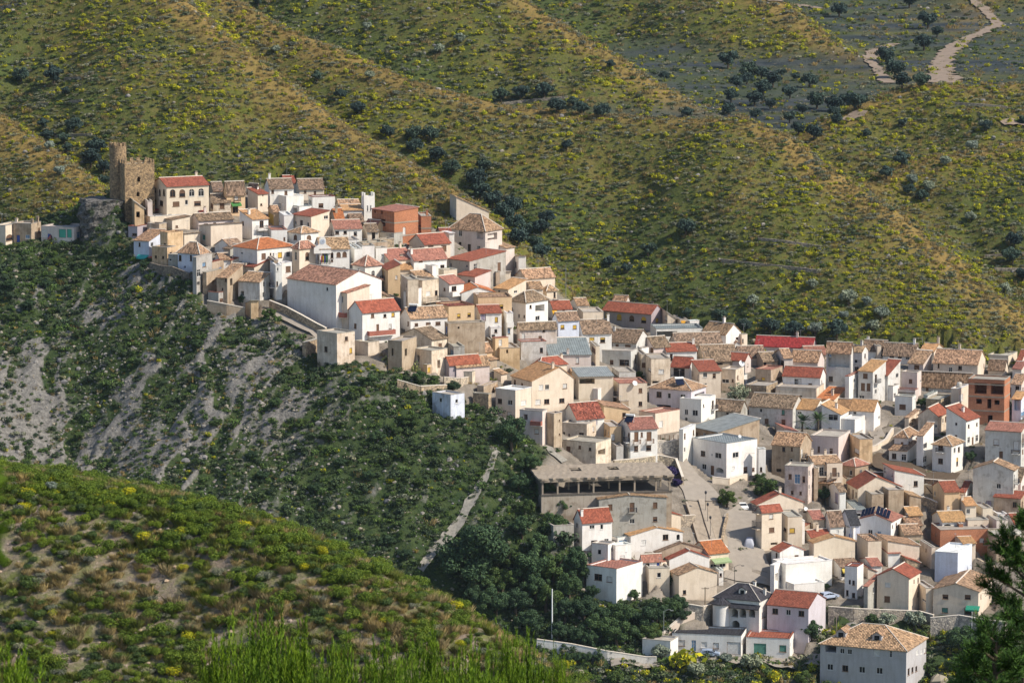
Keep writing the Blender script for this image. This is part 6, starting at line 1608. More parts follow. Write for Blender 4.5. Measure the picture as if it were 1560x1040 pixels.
def trunk_mesh(name, seed, h=.9, r=.09, mat='trunk', nb=5, spread=.5):
    g = np.random.default_rng(seed); m = MB()
    bend = g.uniform(-.08, .08, 2); a = np.array([0, 0, -.4]); b_ = np.array([bend[0], bend[1], h*.55]); m.tube(a, b_, r*1.2, r*.8, 7)
    for i in range(nb):
        t = 2*math.pi*i/nb+g.uniform(-.4, .4); e = np.array([math.cos(t)*spread*g.uniform(.5, 1), math.sin(t)*spread*g.uniform(.5, 1), h*g.uniform(.95, 1.35)])
        mid = b_+(e-b_)*.5+np.array([0, 0, .06]); m.tube(b_, mid, r*.6, r*.4, 6); m.tube(mid, e, r*.4, r*.12, 5)
    return m.mesh(name, [MAT[mat]])
TREEK = {}
for kind, mat, n, size, kw in (('olive', 'leaf_olive', 1800, .05, dict(lumps=24, rx=.70, rz=.42, zc=.9, r0=.14, r1=.34)),
    ('silver', 'leaf_silver', 1500, .055, dict(lumps=15, rx=.6, rz=.4, zc=.85, r0=.2, r1=.36)),
    ('broad', 'leaf_tree', 8000, .027, dict(lumps=38, rx=.80, rz=.58, zc=.9, r0=.11, r1=.30)),
    ('mid', 'leaf_mid', 7000, .026, dict(lumps=34, rx=.76, rz=.52, zc=.85, r0=.11, r1=.29)),
    ('purple', 'leaf_purple', 1500, .06, dict(lumps=14, rx=.66, rz=.4, zc=.7, r0=.24, r1=.36)),
    ('airy', 'leaf_silver', 1100, .04, dict(lumps=22, rx=.8, rz=.6, zc=1.0, r0=.14, r1=.24))):
    TREEK[kind] = [(crown_mesh('crown', 40+7*i+len(kind), mat, n, size, **kw), trunk_mesh('trunk', 20+i)) for i in range(3)]
TREEK['great'] = [(crown_mesh('crown', 91, 'leaf_tree', 15000, .021, lumps=60, rx=.74, rz=.62, zc=.95, r0=.12, r1=.26), trunk_mesh('trunk', 33, r=.07))]
def tree(kind, u, v, rpx, label, name='tree', cat='tree', group=None, fn=None, squash=1.0, lift=0.0):
    """(u, v): centre of the crown in the photograph, rpx its half width"""
    p, D = hit(u, v+rpx*.8, fn=fn); r = rpx*D/F*(1.42 if kind == 'olive' else 1.2 if kind == 'silver' else 1.0); cr, tk = rnd.choice(TREEK[kind])
    o = empty(name, p+np.array([0, 0, -.05*r]), rnd.uniform(0, 6.28)); tag(o, label, cat, group)
    a = link('trunk', tk, o); c = link('crown', cr, o)
    for w in (a, c): w.scale = (r, r, r*squash)
    return o

OLIVE_LABEL = 'dark grey-green olive tree on the hills behind the village'
OG = 'olive trees on the hills'
for (u, v, r) in [(32,117,13),(82,117,15),(100,140,7),(66,190,9),(113,192,12),(72,208,10),(98,212,9),(103,226,8),(146,226,14),(139,243,15),(158,255,11),(158,276,9),(394,3,9),(483,118,9),(518,145,9),
  (763,147,12),(793,143,12),(829,140,13),(848,163,13),(885,167,11),(918,170,12),(873,157,9),(930,100,8),(1012,117,8),(547,167,11),(590,202,10),(632,205,13),(655,206,13),(632,224,12),(666,238,13),(688,257,13),(737,254,11),
  (727,273,15),(732,292,14),(751,307,15),(780,314,14),(767,325,15),(785,343,15),(833,333,12),(825,347,12),(863,222,9),(790,363,15),(812,372,12),(826,385,13),(803,350,11),(1045,348,14),(988,382,12),(928,400,9),(955,410,8),
  (1110,93,15),(1139,110,15),(1160,113,11),(1178,123,13),(1122,127,10),(1138,121,10),(1233,124,12),(1114,148,12),(1163,137,14),(1203,142,11),(1213,118,7),(1191,112,7),(1150,152,12),(1173,160,9),(1245,155,14),(1270,160,13),
  (1302,158,15),(1290,153,11),(1203,180,10),(1152,175,9),(1110,168,11),(1222,168,9),(1270,172,9),(1275,183,9),(1217,197,11),(1240,203,13),(1278,17,12),(1385,3,12),(1413,33,14),(1407,67,13),(1350,87,15),(1363,108,16),(1375,125,13),
  (1405,125,13),(1428,50,9),(1503,193,9),(1558,185,8),(1373,245,13),(1375,188,7),(1047,173,9),(1047,478,8),(1093,483,12),(1133,497,11),(1173,498,13),(1210,504,14),(1275,505,17),(1545,367,13),(1542,392,14),(1558,420,11),(1320,205,8),(1385,290,9),(1405,300,10),(1350,265,11)]:
    tree('olive', u, v, r, OLIVE_LABEL, 'olive_tree', 'olive tree', OG)
for (u, v, r) in [(1242,500,13),(1330,495,11),(1343,477,13),(1293,453,15),(1285,480,8),(1320,458,9),(1237,432,10),(1147,458,12),(90,260,9),(75,222,9),(700,58,10),(560,40,8),(670,75,10),(563,115,9),(420,75,8),(1500,190,10),(1440,245,10),(1415,285,12),(1390,275,11),(1480,222,10),(1478,330,10),(1530,440,12)]:
    tree('silver', u, v, r, 'pale silvery shrub on the hills behind the village', 'silvery_shrub', 'shrub', 'silvery shrubs on the hills')

# trees and tall bushes of the ravine
tree('great', 722, 842, 66, 'huge dark broad tree standing alone at the bottom of the footpath', squash=.95)
tree('broad', 780, 664, 30, 'tall dark tree beside the shaded lower houses above the footpath', squash=1.25)
RG = 'trees crowding the bottom of the ravine'; RL = 'dark green leafy tree in the thicket at the ravine bottom'
for (u, v, r) in [(800,862,34),(845,862,30),(878,850,26),(868,890,22),(832,905,27),(785,915,27),(755,912,26),(805,945,24),(735,925,22),(860,928,24),(890,925,22),(915,935,16),(912,950,24),(950,935,22),(980,940,22),(940,962,26),(1000,930,20),(1022,925,20),(990,962,20),(900,972,18),(966,905,11),
  (846,800,24),(858,768,17),(800,770,18),(808,705,18),(790,735,18),(830,745,18),(765,880,24),(820,830,26),(795,800,20),(880,965,18),(850,960,20),(1040,935,14),(960,965,18),(870,865,20),(720,905,24),(745,890,22),(775,850,20),(815,890,26),(890,870,16),(900,900,14)]:
    tree(rnd.choice(['broad', 'broad', 'broad', 'broad', 'mid']), u, v, r*1.1, RL, group=RG)
BG = 'tall bushes on the ravine slope'; BL = 'dark tall bush growing on the shaded ravine slope'
for (u, v, r) in [(560,575,24),(545,592,18),(625,635,26),(602,650,18),(575,660,20),(640,570,22),(662,575,20),(690,585,18),(700,640,14),(270,512,14),(300,512,12),(192,330,13),(196,345,10),(201,316,11),(196,470,14),(120,505,16),(140,500,12),(330,640,16),(385,690,16),(300,520,16),(310,560,16),(200,440,12),(228,418,14),
  (90,395,12),(40,400,16),(15,430,18),(70,430,16),(100,415,14),(45,460,18),(20,480,16),(80,470,14),(225,395,12),(500,660,18),(460,640,18),(440,560,16),(520,700,16),(560,720,18),(480,740,16),(610,690,16),(640,730,16),(660,680,18),(610,760,16),(420,610,16),(400,720,16),(560,770,18),(590,820,20),(620,840,18),(540,840,18),(570,850,16),(440,520,14),(300,700,14),(120,660,14),(140,735,16)]:
    tree(rnd.choice(['broad', 'mid']), u, v, r*.8, BL, 'bush', 'bush', BG, squash=.75)
# greenery among the houses
for args in [('mid',975,572,12,'bright green tree squeezed between grey house and beige house'),('airy',1122,602,26,'airy grey-green tree beside the grey-lavender villa'),
  ('mid',1107,757,19,'round bright green tree at the right edge of the steep street'),('mid',1168,742,24,'green bushy tree below the white apartment house'),('mid',1158,728,13,'small green bush against the white apartment house wall'),
  ('mid',410,477,13,'grey-green bush at the end of the church street wall'),('mid',1404,612,10,'trimmed green hedge beside the terrace with red slab roof'),
  ('mid',1537,618,12,'green creeper tree against the unfinished brick house'),('broad',1478,694,11,'dark round tree beside the lavender villa'),('broad',1259,892,7,'small green tree in the white yard'),('mid',1274,664,7,'small bush on the planter under the white terrace'),
  ('broad',1236,958,22,'dark tree between lilac-pink villa and big grey house'),('broad',1329,944,15,'round dark green tree before the stone retaining wall'),('mid',1300,955,10,'small green bush behind the dormers'),
  ('silver',1352,945,15,'grey-green shrub spilling over the stone retaining wall'),('silver',1392,945,18,'wide grey-green shrub at the right end of the stone retaining wall'),('mid',1400,968,16,'olive green bush behind the hip roof end'),('broad',1462,972,28,'wide dark tree in front of the pale stone retaining wall'),
  ('mid',1412,1012,22,'light green tree partly hiding the corner of the big grey house'),('mid',1455,1010,20,'light green tree at the bottom between big grey house and pine'),('silver',1143,1010,18,'large grey-green olive bush in front of the lilac garages'),
  ('silver',1106,1003,11,'smaller grey-green bush left of the large olive bush'),('silver',1007,992,16,'grey-green bush in front of the floodlights box'),('mid',1223,1030,16,'grey-green shrub at the bottom beside the big grey house'),
  ('broad',857,985,11,'dark bush at the left end of the cypress hedge'),('broad',1022,884,18,'tangled dark bush below the cream lower wall house'),('broad',1031,920,22,'dense dark tree left of the dry stone wall'),
  ('mid',1172,642,9,'small plant by the terrace lattice') if False else None,('mid',603,437,0,'') if False else None,('mid',608,378,10,'dark green bush below the brick building'),('mid',1230,706,12,'leafy vine on the roof terrace of the tall lilac house'),
  ('broad',1255,752,14,'dark tree in the shaded court'),('mid',707,548,11,'green shrub beside the blue shutter house'),('mid',830,792,8,'green potted shrubs on the grey block yard'),('mid',850,792,8,'right hand green shrub on the grey block yard'),
  ('broad',369,455,9,'dark bush in the yard of the streaked brown house'),('broad',220,402,9,'dark bush under the teal awning'),('purple',1020,715,17,'big dark purple flowering bougainvillea on the road wall'),('purple',1031,732,10,'smaller purple bougainvillea below the big one'),
  ('silver',1060,1020,14,'grey-green shrub left of the olive bush at the bottom'),('mid',940,1030,20,'dark green bush at the bottom beside the yellow broom')]:
    if args: tree(args[0], *args[1:4], args[4])
for i, u in enumerate((866, 880, 895, 911)):
    tree('broad', u, 1001, 10, 'dark clipped conifer of the hedge before the white roadside wall', 'hedge_conifer', 'hedge', 'hedge conifers before the white roadside wall', squash=1.1)
# palms
def palm(u, v, h, label):
    p, D = hit(u, v); o = empty('palm_tree', p); tag(o, label, 'palm'); g = np.random.default_rng(int(u))
    m = MB(); 
    for i in range(6): m.tube((0, 0, -.5+i*(h+.5)/6), (.02, 0, -.5+(i+1)*(h+.5)/6), .24, .2, 9)
    m.build('trunk', MAT['trunk'], o); Vv = []
    for k in range(46):
        t = g.uniform(0, 6.28); el = g.uniform(-.5, 1.35); L_ = g.uniform(2.1, 2.9); c = np.array([0, 0, h]); prev = None
        ax = np.array([math.cos(t)*math.cos(el), math.sin(t)*math.cos(el), math.sin(el)]); side = np.array([-math.sin(t), math.cos(t), 0])
        for j in range(9):
            f = (j+1)/9; pp = c+ax*L_*f+np.array([0, 0, -.75*f*f]); w = .5*math.sin(math.pi*min(1, .25+.75*f))+.05
            for sg in (-1, 1):
                tip = pp+side*sg*w+ax*.22+np.array([0, 0, -.12]); Vv += [pp, pp+ax*.09, tip, pp-ax*.05+side*sg*.02]
    link('fronds', tris_mesh('fronds', Vv, [MAT['leaf_tree']], nper=4), o)
palm(1222, 672, 4.4, 'shorter palm tree left of the taller palm among the houses'); palm(1246, 676, 5.4, 'taller palm tree with full crown among the yellow roofed houses')
# prickly pears on the rubble below the roofless ruin
for i, (u, v) in enumerate([(603,553),(612,548),(622,557),(632,562),(640,556),(590,550)]):
    p, D = hit(u, v+5); o = empty('prickly_pear', p, i*1.3); tag(o, 'pale green prickly pear clump on the rubble below the roofless ruin', 'cactus', 'prickly pears below the ruin')
    g = np.random.default_rng(i+3); m = MB()
    for k in range(46):
        c = np.array([g.normal()*.7, g.normal()*.5, abs(g.normal())*.7+.2]); n = unit(1, g)[0]; n[2] *= .3; n /= np.linalg.norm(n); e = np.cross(n, (0, 0, 1.)); e /= np.linalg.norm(e); f = np.cross(e, n)
        ring = [c+e*.17*math.cos(t)+f*.27*math.sin(t) for t in np.linspace(0, 6.28, 8, endpoint=False)]
        m.quad(*[q+n*.03 for q in ring]); m.quad(*[q-n*.03 for q in ring][::-1])
    m.build('pads', MAT['leaf_cactus'], o)

# ------------------------------------------------------------------ instanced ground cover (template meshes live outside the scene)
def shrub_mesh(name, seed, mat, n, size, flat=.7, aspect=1.5):
    g = np.random.default_rng(seed); Lm = [(np.array([g.normal()*.22, g.normal()*.22, .30+.1*g.random()]), g.uniform(.2, .34)) for i in range(7)]
    P_, d = crown_pts(n, g, Lm, .7); P_[:, 2] = np.maximum(P_[:, 2]*flat, .0); return tris_mesh(name, leaves(P_, d, size, g, aspect), [MAT[mat]], nper=4)
def tuft_mesh(name, seed, mat, n, h, w, spread=.18):
    g = np.random.default_rng(seed); Vv = []
    for i in range(n):
        t = g.uniform(0, 6.28); r = spread*g.random()**.5; b_ = np.array([math.cos(t)*r, math.sin(t)*r, 0]); lean = g.uniform(.1, .75)
        tip = b_+np.array([math.cos(t+g.normal()*.5)*lean*h, math.sin(t+g.normal()*.5)*lean*h, h*g.uniform(.6, 1.1)])
        sd = np.array([-math.sin(t), math.cos(t), 0])*w; mid = (b_+tip)/2+np.array([0, 0, h*.12]); Vv += [b_-sd, b_+sd, mid+sd*.7, tip, tip, mid-sd*.7]
    Vv = np.array(Vv).reshape(-1, 6, 3); Vv = Vv[:, [0, 1, 2, 3, 5]].reshape(-1, 3)
    return tris_mesh(name, Vv, [MAT[mat]], nper=5)
def rock_mesh(name, seed, mat):
    g = np.random.default_rng(seed); m = MB(); n = 7
    for z, r in ((-.2, .5), (.1, .55), (.32, .4), (.42, .12)):
        for k in range(n):
            t = 6.283*k/n; rr = r*g.uniform(.7, 1.25); m.v.append((rr*math.cos(t), rr*math.sin(t), z+g.uniform(-.06, .06)))
    for j in range(3):
        for k in range(n): m.f.append((j*n+k, j*n+(k+1) % n, (j+1)*n+(k+1) % n, (j+1)*n+k)); m.m.append(0)
    m.f.append(tuple(3*n+k for k in range(n))); m.m.append(0)
    return m.mesh(name, [MAT[mat]])
def scatter(name, pts, sc, ids, templates, stretch=None):
    """pts (n,3), sc (n,), ids (n,) index into templates"""
    col = bpy.data.collections.new(name+'_templates')
    for i, me in enumerate(templates):
        o = bpy.data.objects.new('t%02d_%s' % (i, name), me); col.objects.link(o)
    me = bpy.data.meshes.new(name); me.vertices.add(len(pts)); me.vertices.foreach_set('co', np.asarray(pts, np.float32).ravel())
    for nm, ty, arr in (('sc', 'FLOAT', sc), ('rz', 'FLOAT', rng.uniform(0, 6.28, len(pts))), ('pid', 'INT', ids)):
        at = me.attributes.new(nm, ty, 'POINT'); at.data.foreach_set('value', np.asarray(arr, np.float32 if ty == 'FLOAT' else np.int32))
    ob = link(name, me); tag(ob, kind='stuff')
    gt = bpy.data.node_groups.new(name, 'GeometryNodeTree')
    gt.interface.new_socket('Geometry', in_out='INPUT', socket_type='NodeSocketGeometry'); gt.interface.new_socket('Geometry', in_out='OUTPUT', socket_type='NodeSocketGeometry')
    N = gt.nodes; gi = N.new('NodeGroupInput'); go = N.new('NodeGroupOutput'); ip = N.new('GeometryNodeInstanceOnPoints'); ci = N.new('GeometryNodeCollectionInfo')
    ci.inputs['Collection'].default_value = col; ci.inputs['Separate Children'].default_value = True; ci.inputs['Reset Children'].default_value = True
    ip.inputs['Pick Instance'].default_value = True
    def na(nm, ty):
        a = N.new('GeometryNodeInputNamedAttribute'); a.data_type = ty; a.inputs['Name'].default_value = nm; return [x for x in a.outputs if x.enabled][0]
    cx = N.new('ShaderNodeCombineXYZ'); lk = gt.links.new
    lk(na('rz', 'FLOAT'), cx.inputs[2]); lk(gi.outputs[0], ip.inputs['Points']); lk(ci.outputs[0], ip.inputs['Instance']); lk(na('pid', 'INT'), ip.inputs['Instance Index'])
    lk(cx.outputs[0], ip.inputs['Rotation']); lk(na('sc', 'FLOAT'), ip.inputs['Scale']); lk(ip.outputs[0], go.inputs[0])
    md = ob.modifiers.new('scatter', 'NODES'); md.node_group = gt
    return ob
TB = [shrub_mesh('broom', 1, 'leaf_broom', 170, .062, 1.05), shrub_mesh('broom', 2, 'leaf_broom', 170, .062, 1.0)]
TG = [shrub_mesh('grey_shrub', 3, 'leaf_grey', 150, .060), shrub_mesh('grey_shrub', 4, 'leaf_grey', 150, .06)]
TD = [shrub_mesh('dark_shrub', 5, 'leaf_dark', 150, .065), shrub_mesh('dark_shrub', 6, 'leaf_dark', 150, .065)]
TM = [shrub_mesh('green_shrub', 7, 'leaf_mid', 160, .06), shrub_mesh('green_shrub', 8, 'leaf_mid', 160, .06)]
TDry = [tuft_mesh('dry_tuft', 9, 'grass_dry', 30, .55, .03, .3), tuft_mesh('dry_tuft', 10, 'grass_dry', 30, .5, .03, .35)]
TGr = [tuft_mesh('green_tuft', 11, 'grass_green', 30, .5, .03, .3)]
TR = [rock_mesh('rock', 12, 'rock'), rock_mesh('rock', 13, 'rock'), rock_mesh('rock', 14, 'rock')]
TPL = TB+TG+TD+TM+TDry+TGr+TR      # 0-1 broom 2-3 grey 4-5 dark 6-7 green 8-9 dry 10 green tuft 11-13 rock

# hills
n = 215000
yy = 930+(1750-930)*rng.random(n)**1.5; xx = (rng.random(n)*2-1)*.155*yy
zr_, c_ = ridges(xx, yy); zv_ = village(xx, yy); zz_ = terr(xx, yy)
ok = (zr_ > zv_+.3) & ~inpoly(xx, yy, VILLAGE)
bv = CZ-107+.04*(yy-1200); vall = valleyness(zr_, yy)
ok &= rng.random(n) > vall*.85
# drop what no view from near the photograph's can see: ground leaning away behind a crest
e_ = 2.0; gy = (terr(xx, yy+e_)-zz_)/e_; ok &= gy > -.32
xx, yy, zz_, c_ = xx[ok], yy[ok], zz_[ok], c_[ok]; n = len(xx)
cl = fbm(xx/14, yy/14, N3, 3); cl2 = fbm(xx/30+9, yy/30, N4, 3); near_crest = np.exp(-(c_/6)**2)
pb = np.clip((cl-.30)*1.5, .12, .5)*(1-near_crest*.7); pg = .30; pd = np.clip((cl2-.45)*.9, .03, .25); pdry = .22+near_crest*.7+np.clip(.55-cl, 0, .3); wet = np.clip((c_-22)/24, 0, 1); pb = pb*(1-.35*wet); pd = pd+.2*wet; pdry = pdry*(1-.5*wet); pgr = np.clip(.55-cl2, 0, .3)+.05+.15*wet; prk = .025+0*pb; pm = .06+.2*wet
W = np.stack([pb, pg+0*pb, pd, pm+0*pb, pdry, pgr, prk], 1); W = np.cumsum(W/W.sum(1, keepdims=True), 1)
kk = (rng.random(n)[:, None] > W).sum(1).clip(0, 6)
first = np.array([0, 2, 4, 6, 8, 10, 11]); cnt = np.array([2, 2, 2, 2, 2, 1, 3]); ids = first[kk]+rng.integers(0, 9, n) % cnt[kk]
szm = np.array([.88, .9, .9, .9, 1.0, 1.0, .6])[kk]; sc = szm*np.clip(rng.lognormal(0, .42, n), .3, 2.2)*np.clip(yy/1050, .9, 1.5)
U_, V_, D_ = project(xx, yy, zz_)
# the 300 broom bushes that show largest are objects of their own
inside = (U_ > 8) & (U_ < 1552) & (V_ > 6) & (V_ < 540) & (kk == 0)
cand = np.where(inside)[0]; cand = cand[np.argsort(-(sc/D_)[cand])][:900]; solo = []
for i in cand:
    pp, dd = hit(U_[i], V_[i]-3)
    if dd > D_[i]-6 and len(solo) < 300: solo.append(i)
for i in solo:
    o = link('broom_bush', TB[ids[i]-0], None, None, (xx[i], yy[i], zz_[i]-.05)); o.scale = (sc[i],)*3; o.rotation_euler = (0, 0, rnd.uniform(0, 6.28))
    tag(o, 'rounded broom bush in yellow flower on the hills', 'shrub', 'yellow flowering broom bushes on the hills')
keep = np.ones(n, bool); keep[solo] = False
scatter('hill_scrub', np.stack([xx, yy, zz_-.05], 1)[keep], sc[keep], ids[keep], TPL)

# ravine
n = 80000
yy = rng.uniform(775, 985, n); xx = rng.uniform(-.15, .06, n)*yy
zr_, c_ = ridges(xx, yy); zv_ = village(xx, yy); zz_ = terr(xx, yy)
ok = (zr_ < zv_+.5) & ~inpoly(xx, yy, VILLAGE)
rw = ravine_w(xx, yy); cl = fbm(xx/9, yy/16, N1, 3)
ok &= rng.random(n) < np.clip(1.15-np.clip((ribs(xx, yy)-.55+.12*rw)*2.4, 0, 1)*(.45+.3*rw)-np.clip(cl-.55, 0, 1)*1.2, .12, 1)
xx, yy, zz_, rw, cl = xx[ok], yy[ok], zz_[ok], rw[ok], cl[ok]; n = len(xx)
W = np.stack([.012+0*xx, .10+0*xx, .42-.2*rw, .30-.1*rw, .03+.08*rw, .10+0*xx, .2+.35*rw], 1); W = np.cumsum(W/W.sum(1, keepdims=True), 1)
kk = (rng.random(n)[:, None] > W).sum(1).clip(0, 6); ids = first[kk]+rng.integers(0, 9, n) % cnt[kk]
sc = np.array([.8, .8, .95, .95, .8, .8, .42])[kk]*rng.lognormal(0, .42, n)
RPL = TB+TG+[shrub_mesh('dark_shrub', 35, 'leaf_ravine', 190, .055, .95), shrub_mesh('dark_shrub', 36, 'leaf_ravine', 190, .055, .9), shrub_mesh('green_shrub', 37, 'leaf_ravine_green', 190, .052, .95), shrub_mesh('green_shrub', 38, 'leaf_ravine_green', 190, .052, .9)]+TDry+TGr+TR
scatter('ravine_scrub', np.stack([xx, yy, zz_-.08], 1), sc, ids, RPL)

# strip of scrub before the valley road, bottom middle
n = 5200; yy = rng.uniform(770, 830, n); xx = rng.uniform(-2, 120, n); zz_ = terr(xx, yy); U_, V_, D_ = project(xx, yy, zz_); ok = ((V_ > 1003+np.clip((1000-U_)*.05, 0, 20)) & (U_ < 1250)) | ((U_ > 1245) & (V_ > 955) & ~inpoly(xx, yy, VILLAGE))
xx, yy, zz_ = xx[ok], yy[ok], zz_[ok]; n = len(xx); kk = rng.choice(7, n, p=[.14, .14, .16, .34, .08, .12, .02]); ids = first[kk]+rng.integers(0, 9, n) % cnt[kk]
scatter('roadside_scrub', np.stack([xx, yy, zz_-.05], 1), 1.3*rng.lognormal(0, .4, n), ids, TPL)
# weeds in the village gaps
n = 1500; yy = rng.uniform(815, 960, n); xx = rng.uniform(-.1, .14, n)*yy; ok = inpoly(xx, yy, VILLAGE); xx, yy = xx[ok], yy[ok]; zz_ = terr(xx, yy); n = len(xx)
kk = rng.choice(7, n, p=[.02, .2, .2, .28, .15, .15, .0]); ids = first[kk]+rng.integers(0, 9, n) % cnt[kk]
scatter('village_weeds', np.stack([xx, yy, zz_], 1), .8*rng.lognormal(0, .4, n), ids, TPL)

# ------------------------------------------------------------------ near slope
NG = [shrub_mesh('near_shrub', 21, 'near_leaf', 1800, .017, .95, 2.4), shrub_mesh('near_shrub', 22, 'near_leaf', 1800, .017, .95, 2.4), shrub_mesh('near_dark', 23, 'leaf_mid', 1600, .018, .9, 2.4), shrub_mesh('near_grey', 24, 'leaf_grey', 1300, .018, .85, 2.4),
      tuft_mesh('near_dry', 25, 'near_straw', 170, .62, .008, .3), tuft_mesh('near_dry', 26, 'near_straw', 170, .55, .008, .36), tuft_mesh('near_green', 27, 'near_blade', 150, .6, .009, .26), tuft_mesh('near_green', 28, 'near_blade', 130, .5, .012, .26),
      rock_mesh('near_rock', 29, 'rock_warm'), rock_mesh('near_rock', 30, 'rock_warm'), shrub_mesh('near_broom', 31, 'leaf_broom', 1500, .018, .9, 2.0)]
n = 30000
yy = rng.uniform(270, 352, n); xx = rng.uniform(-55, 30, n); zz_ = nterr(xx, yy); a1 = fbm(xx/5, yy/5, N3, 3); a2 = fbm(xx/11+4, yy/7, N4, 3); a3 = fbm(xx/2.2, yy/2.2, N1, 2)
U_, V_, D_ = project(xx, yy, zz_)
top_ = np.interp(U_, [0, 200, 400, 560, 700, 870], [720, 750, 800, 870, 940, 1040]); dv = V_-top_
green = np.exp(-(dv/45)**2)*np.clip((700-U_)/300, 0, 1); band = np.exp(-((V_-(880+.12*U_))/34)**2)
w0 = .30+green*.8+np.clip(a1-.5, 0, 1)*1.0; w1 = .08+green*.3+0*a1; w2 = .20+0*a1; w3 = .12+0*a1; w4 = .16+band*1.6+np.clip(a2-.5, 0, 1)*1.2+np.exp(-(dv/12)**2)*.5; w5 = .55+green*.5+0*a1; w6 = .6*(1-green)+0*a1; w7 = .03+.12*np.exp(-(dv/16)**2)*(U_ < 420)
W = np.stack([w0, w1, w2, w3, w4, w5, w6, w7], 1); W = np.cumsum(W/W.sum(1, keepdims=True), 1); kk = (rng.random(n)[:, None] > W).sum(1).clip(0, 7)
ok = (a3 > .42) | (rng.random(n) < .45) | (green > .4); xx, yy, zz_, kk = xx[ok], yy[ok], zz_[ok], kk[ok]; n = len(xx)
f2 = np.array([0, 2, 2, 3, 4, 6, 8, 10]); c2 = np.array([2, 1, 1, 1, 2, 2, 2, 1]); ids = f2[kk]+rng.integers(0, 9, n) % c2[kk]
sc = np.array([.95, .85, .8, .75, .85, .85, .26, .85])[kk]*np.clip(rng.lognormal(0, .32, n), .4, 1.7)
scatter('slope_scrub', np.stack([xx, yy, zz_-.04], 1), sc, ids, NG)
# single big bushes that can be pointed at on the near slope
GORSE = crown_mesh('foliage', 77, 'leaf_broom', 5200, .022, lumps=18, rx=.6, rz=.35, zc=.55, r0=.2, r1=.34)
SILV = crown_mesh('foliage', 78, 'leaf_silver', 2200, .035, lumps=16, rx=.6, rz=.3, zc=.45, r0=.2, r1=.32)
for u, v, r, me, lab in ((490,838,17,GORSE,'golden yellow broom bush on the skyline of the near slope'),(78,737,18,SILV,'pale silver bush on the skyline of the near slope'),(150,755,8,GORSE,'small yellow broom left of the middle on the near slope skyline'),(385,790,8,GORSE,'small yellow-green broom beside the golden bush'),(860,1010,14,GORSE,'yellow broom at the foot of the near slope')):
    p, D = hit(u, v+r*.7, fn=nterr, Ds=np.arange(200, 420, 1.0)); o = empty('broom_shrub', p); tag(o, lab, 'shrub'); k = r*D/F
    f = link('foliage', me, o); f.scale = (k, k, k); m = MB(); m.tube((0, 0, -.2), (0, 0, .4*k), .05, .03, 6); m.build('stem', MAT['trunk'], o)

# feathery broom shrubs close to the camera: upright wands with short needles
def wand_mesh(seed, mat, nw=150, w=1.0, h=1.6, needles=26, nl=.055, lean=.3):
    g = np.random.default_rng(seed); Vv = []; st = MB()
    for i in range(nw):
        t = g.uniform(0, 6.28); r = w*g.random()**.6; bx = np.array([math.cos(t)*r*.5, math.sin(t)*r*.5, 0.]); hh = h*g.uniform(.55, 1.08)*(1-.35*(r/w)**2)
        tip = np.array([math.cos(t)*r*.85+g.normal()*lean*.3, math.sin(t)*r*.85+g.normal()*lean*.3, hh]); 
        mid = (bx+tip)/2+np.array([math.cos(t)*r*.18, math.sin(t)*r*.18, 0])
        for j in range(needles):
            f = .35+.65*((j+g.random())/needles)**.8; p = (1-f)**2*bx+2*f*(1-f)*mid+f*f*tip; d = (tip-mid); d /= np.linalg.norm(d); u_ = unit(1, g)[0]; ax = d*.95+u_*.6; ax /= np.linalg.norm(ax); sd = np.cross(ax, unit(1, g)[0]); sd /= np.linalg.norm(sd)+1e-9
            L_ = nl*g.uniform(.7, 1.5); Vv += [p-sd*.008, p+sd*.008, p+ax*L_+sd*.004, p+ax*L_-sd*.004]
        if i % 4 == 0: st.tube(bx, mid, .012, .009, 4); st.tube(mid, tip, .009, .003, 4)
    return tris_mesh('foliage', Vv, [MAT[mat]], nper=4), st.mesh('stem', [MAT['trunk']])
WM = [wand_mesh(50+i, 'needle', 250, .72, 2.6, 130, .06) for i in range(3)]
def near_bush(u, vtop, D, label, i, sx=1.0, group=None):
    d = ray(u, vtop); top_p = d*D+np.array([0, 0, CZ]); zg = float(nterr(top_p[0], top_p[1])); h = top_p[2]-zg
    o = empty('feathery_shrub', (top_p[0], top_p[1], zg-.1), i*1.7); tag(o, label, 'shrub', group); k = h/2.6
    f = link('foliage', WM[i % 3][0], o); s_ = link('stem', WM[i % 3][1], o)
    for w in (f, s_): w.scale = (k*sx, k*sx, k)
for i, (u, vt, D, sx, lab) in enumerate([(345,948,70,.62,'tall feathery green shrub at the left end of the near row'),(405,925,72,.66,'tallest dark-hearted feathery shrub left of centre in the near row'),(455,948,70,.6,'feathery green shrub right of the tallest one'),(520,965,66,.55,'feathery shrub with sparse wands in the middle of the near row'),
    (590,968,68,.55,'low feathery shrub in the middle of the near row'),(655,950,70,.5,'narrow spiky feathery shrub right of the middle'),(715,968,69,.6,'spreading feathery shrub in the right half of the near row'),(775,958,70,.52,'bright feathery shrub near the right end of the row'),(808,962,71,.4,'slim feathery shrub second from the right end'),(850,985,71,.34,'last slender feathery shrub at the right end of the near row'),
    (5,975,50,.7,'dark feathery shrub in the bottom left corner'),(40,1000,52,.5,'feathery shrub beside the bottom left corner'),(480,1000,62,.5,'small feathery shrub in front of the near row, left'),(620,1000,62,.55,'small feathery shrub in front of the near row, right'),(380,985,64,.7,'broad feathery shrub in front of the tallest one'),(740,1000,64,.6,'broad feathery shrub in front of the right half')]):
    near_bush(u, vt, D, lab, i, sx)
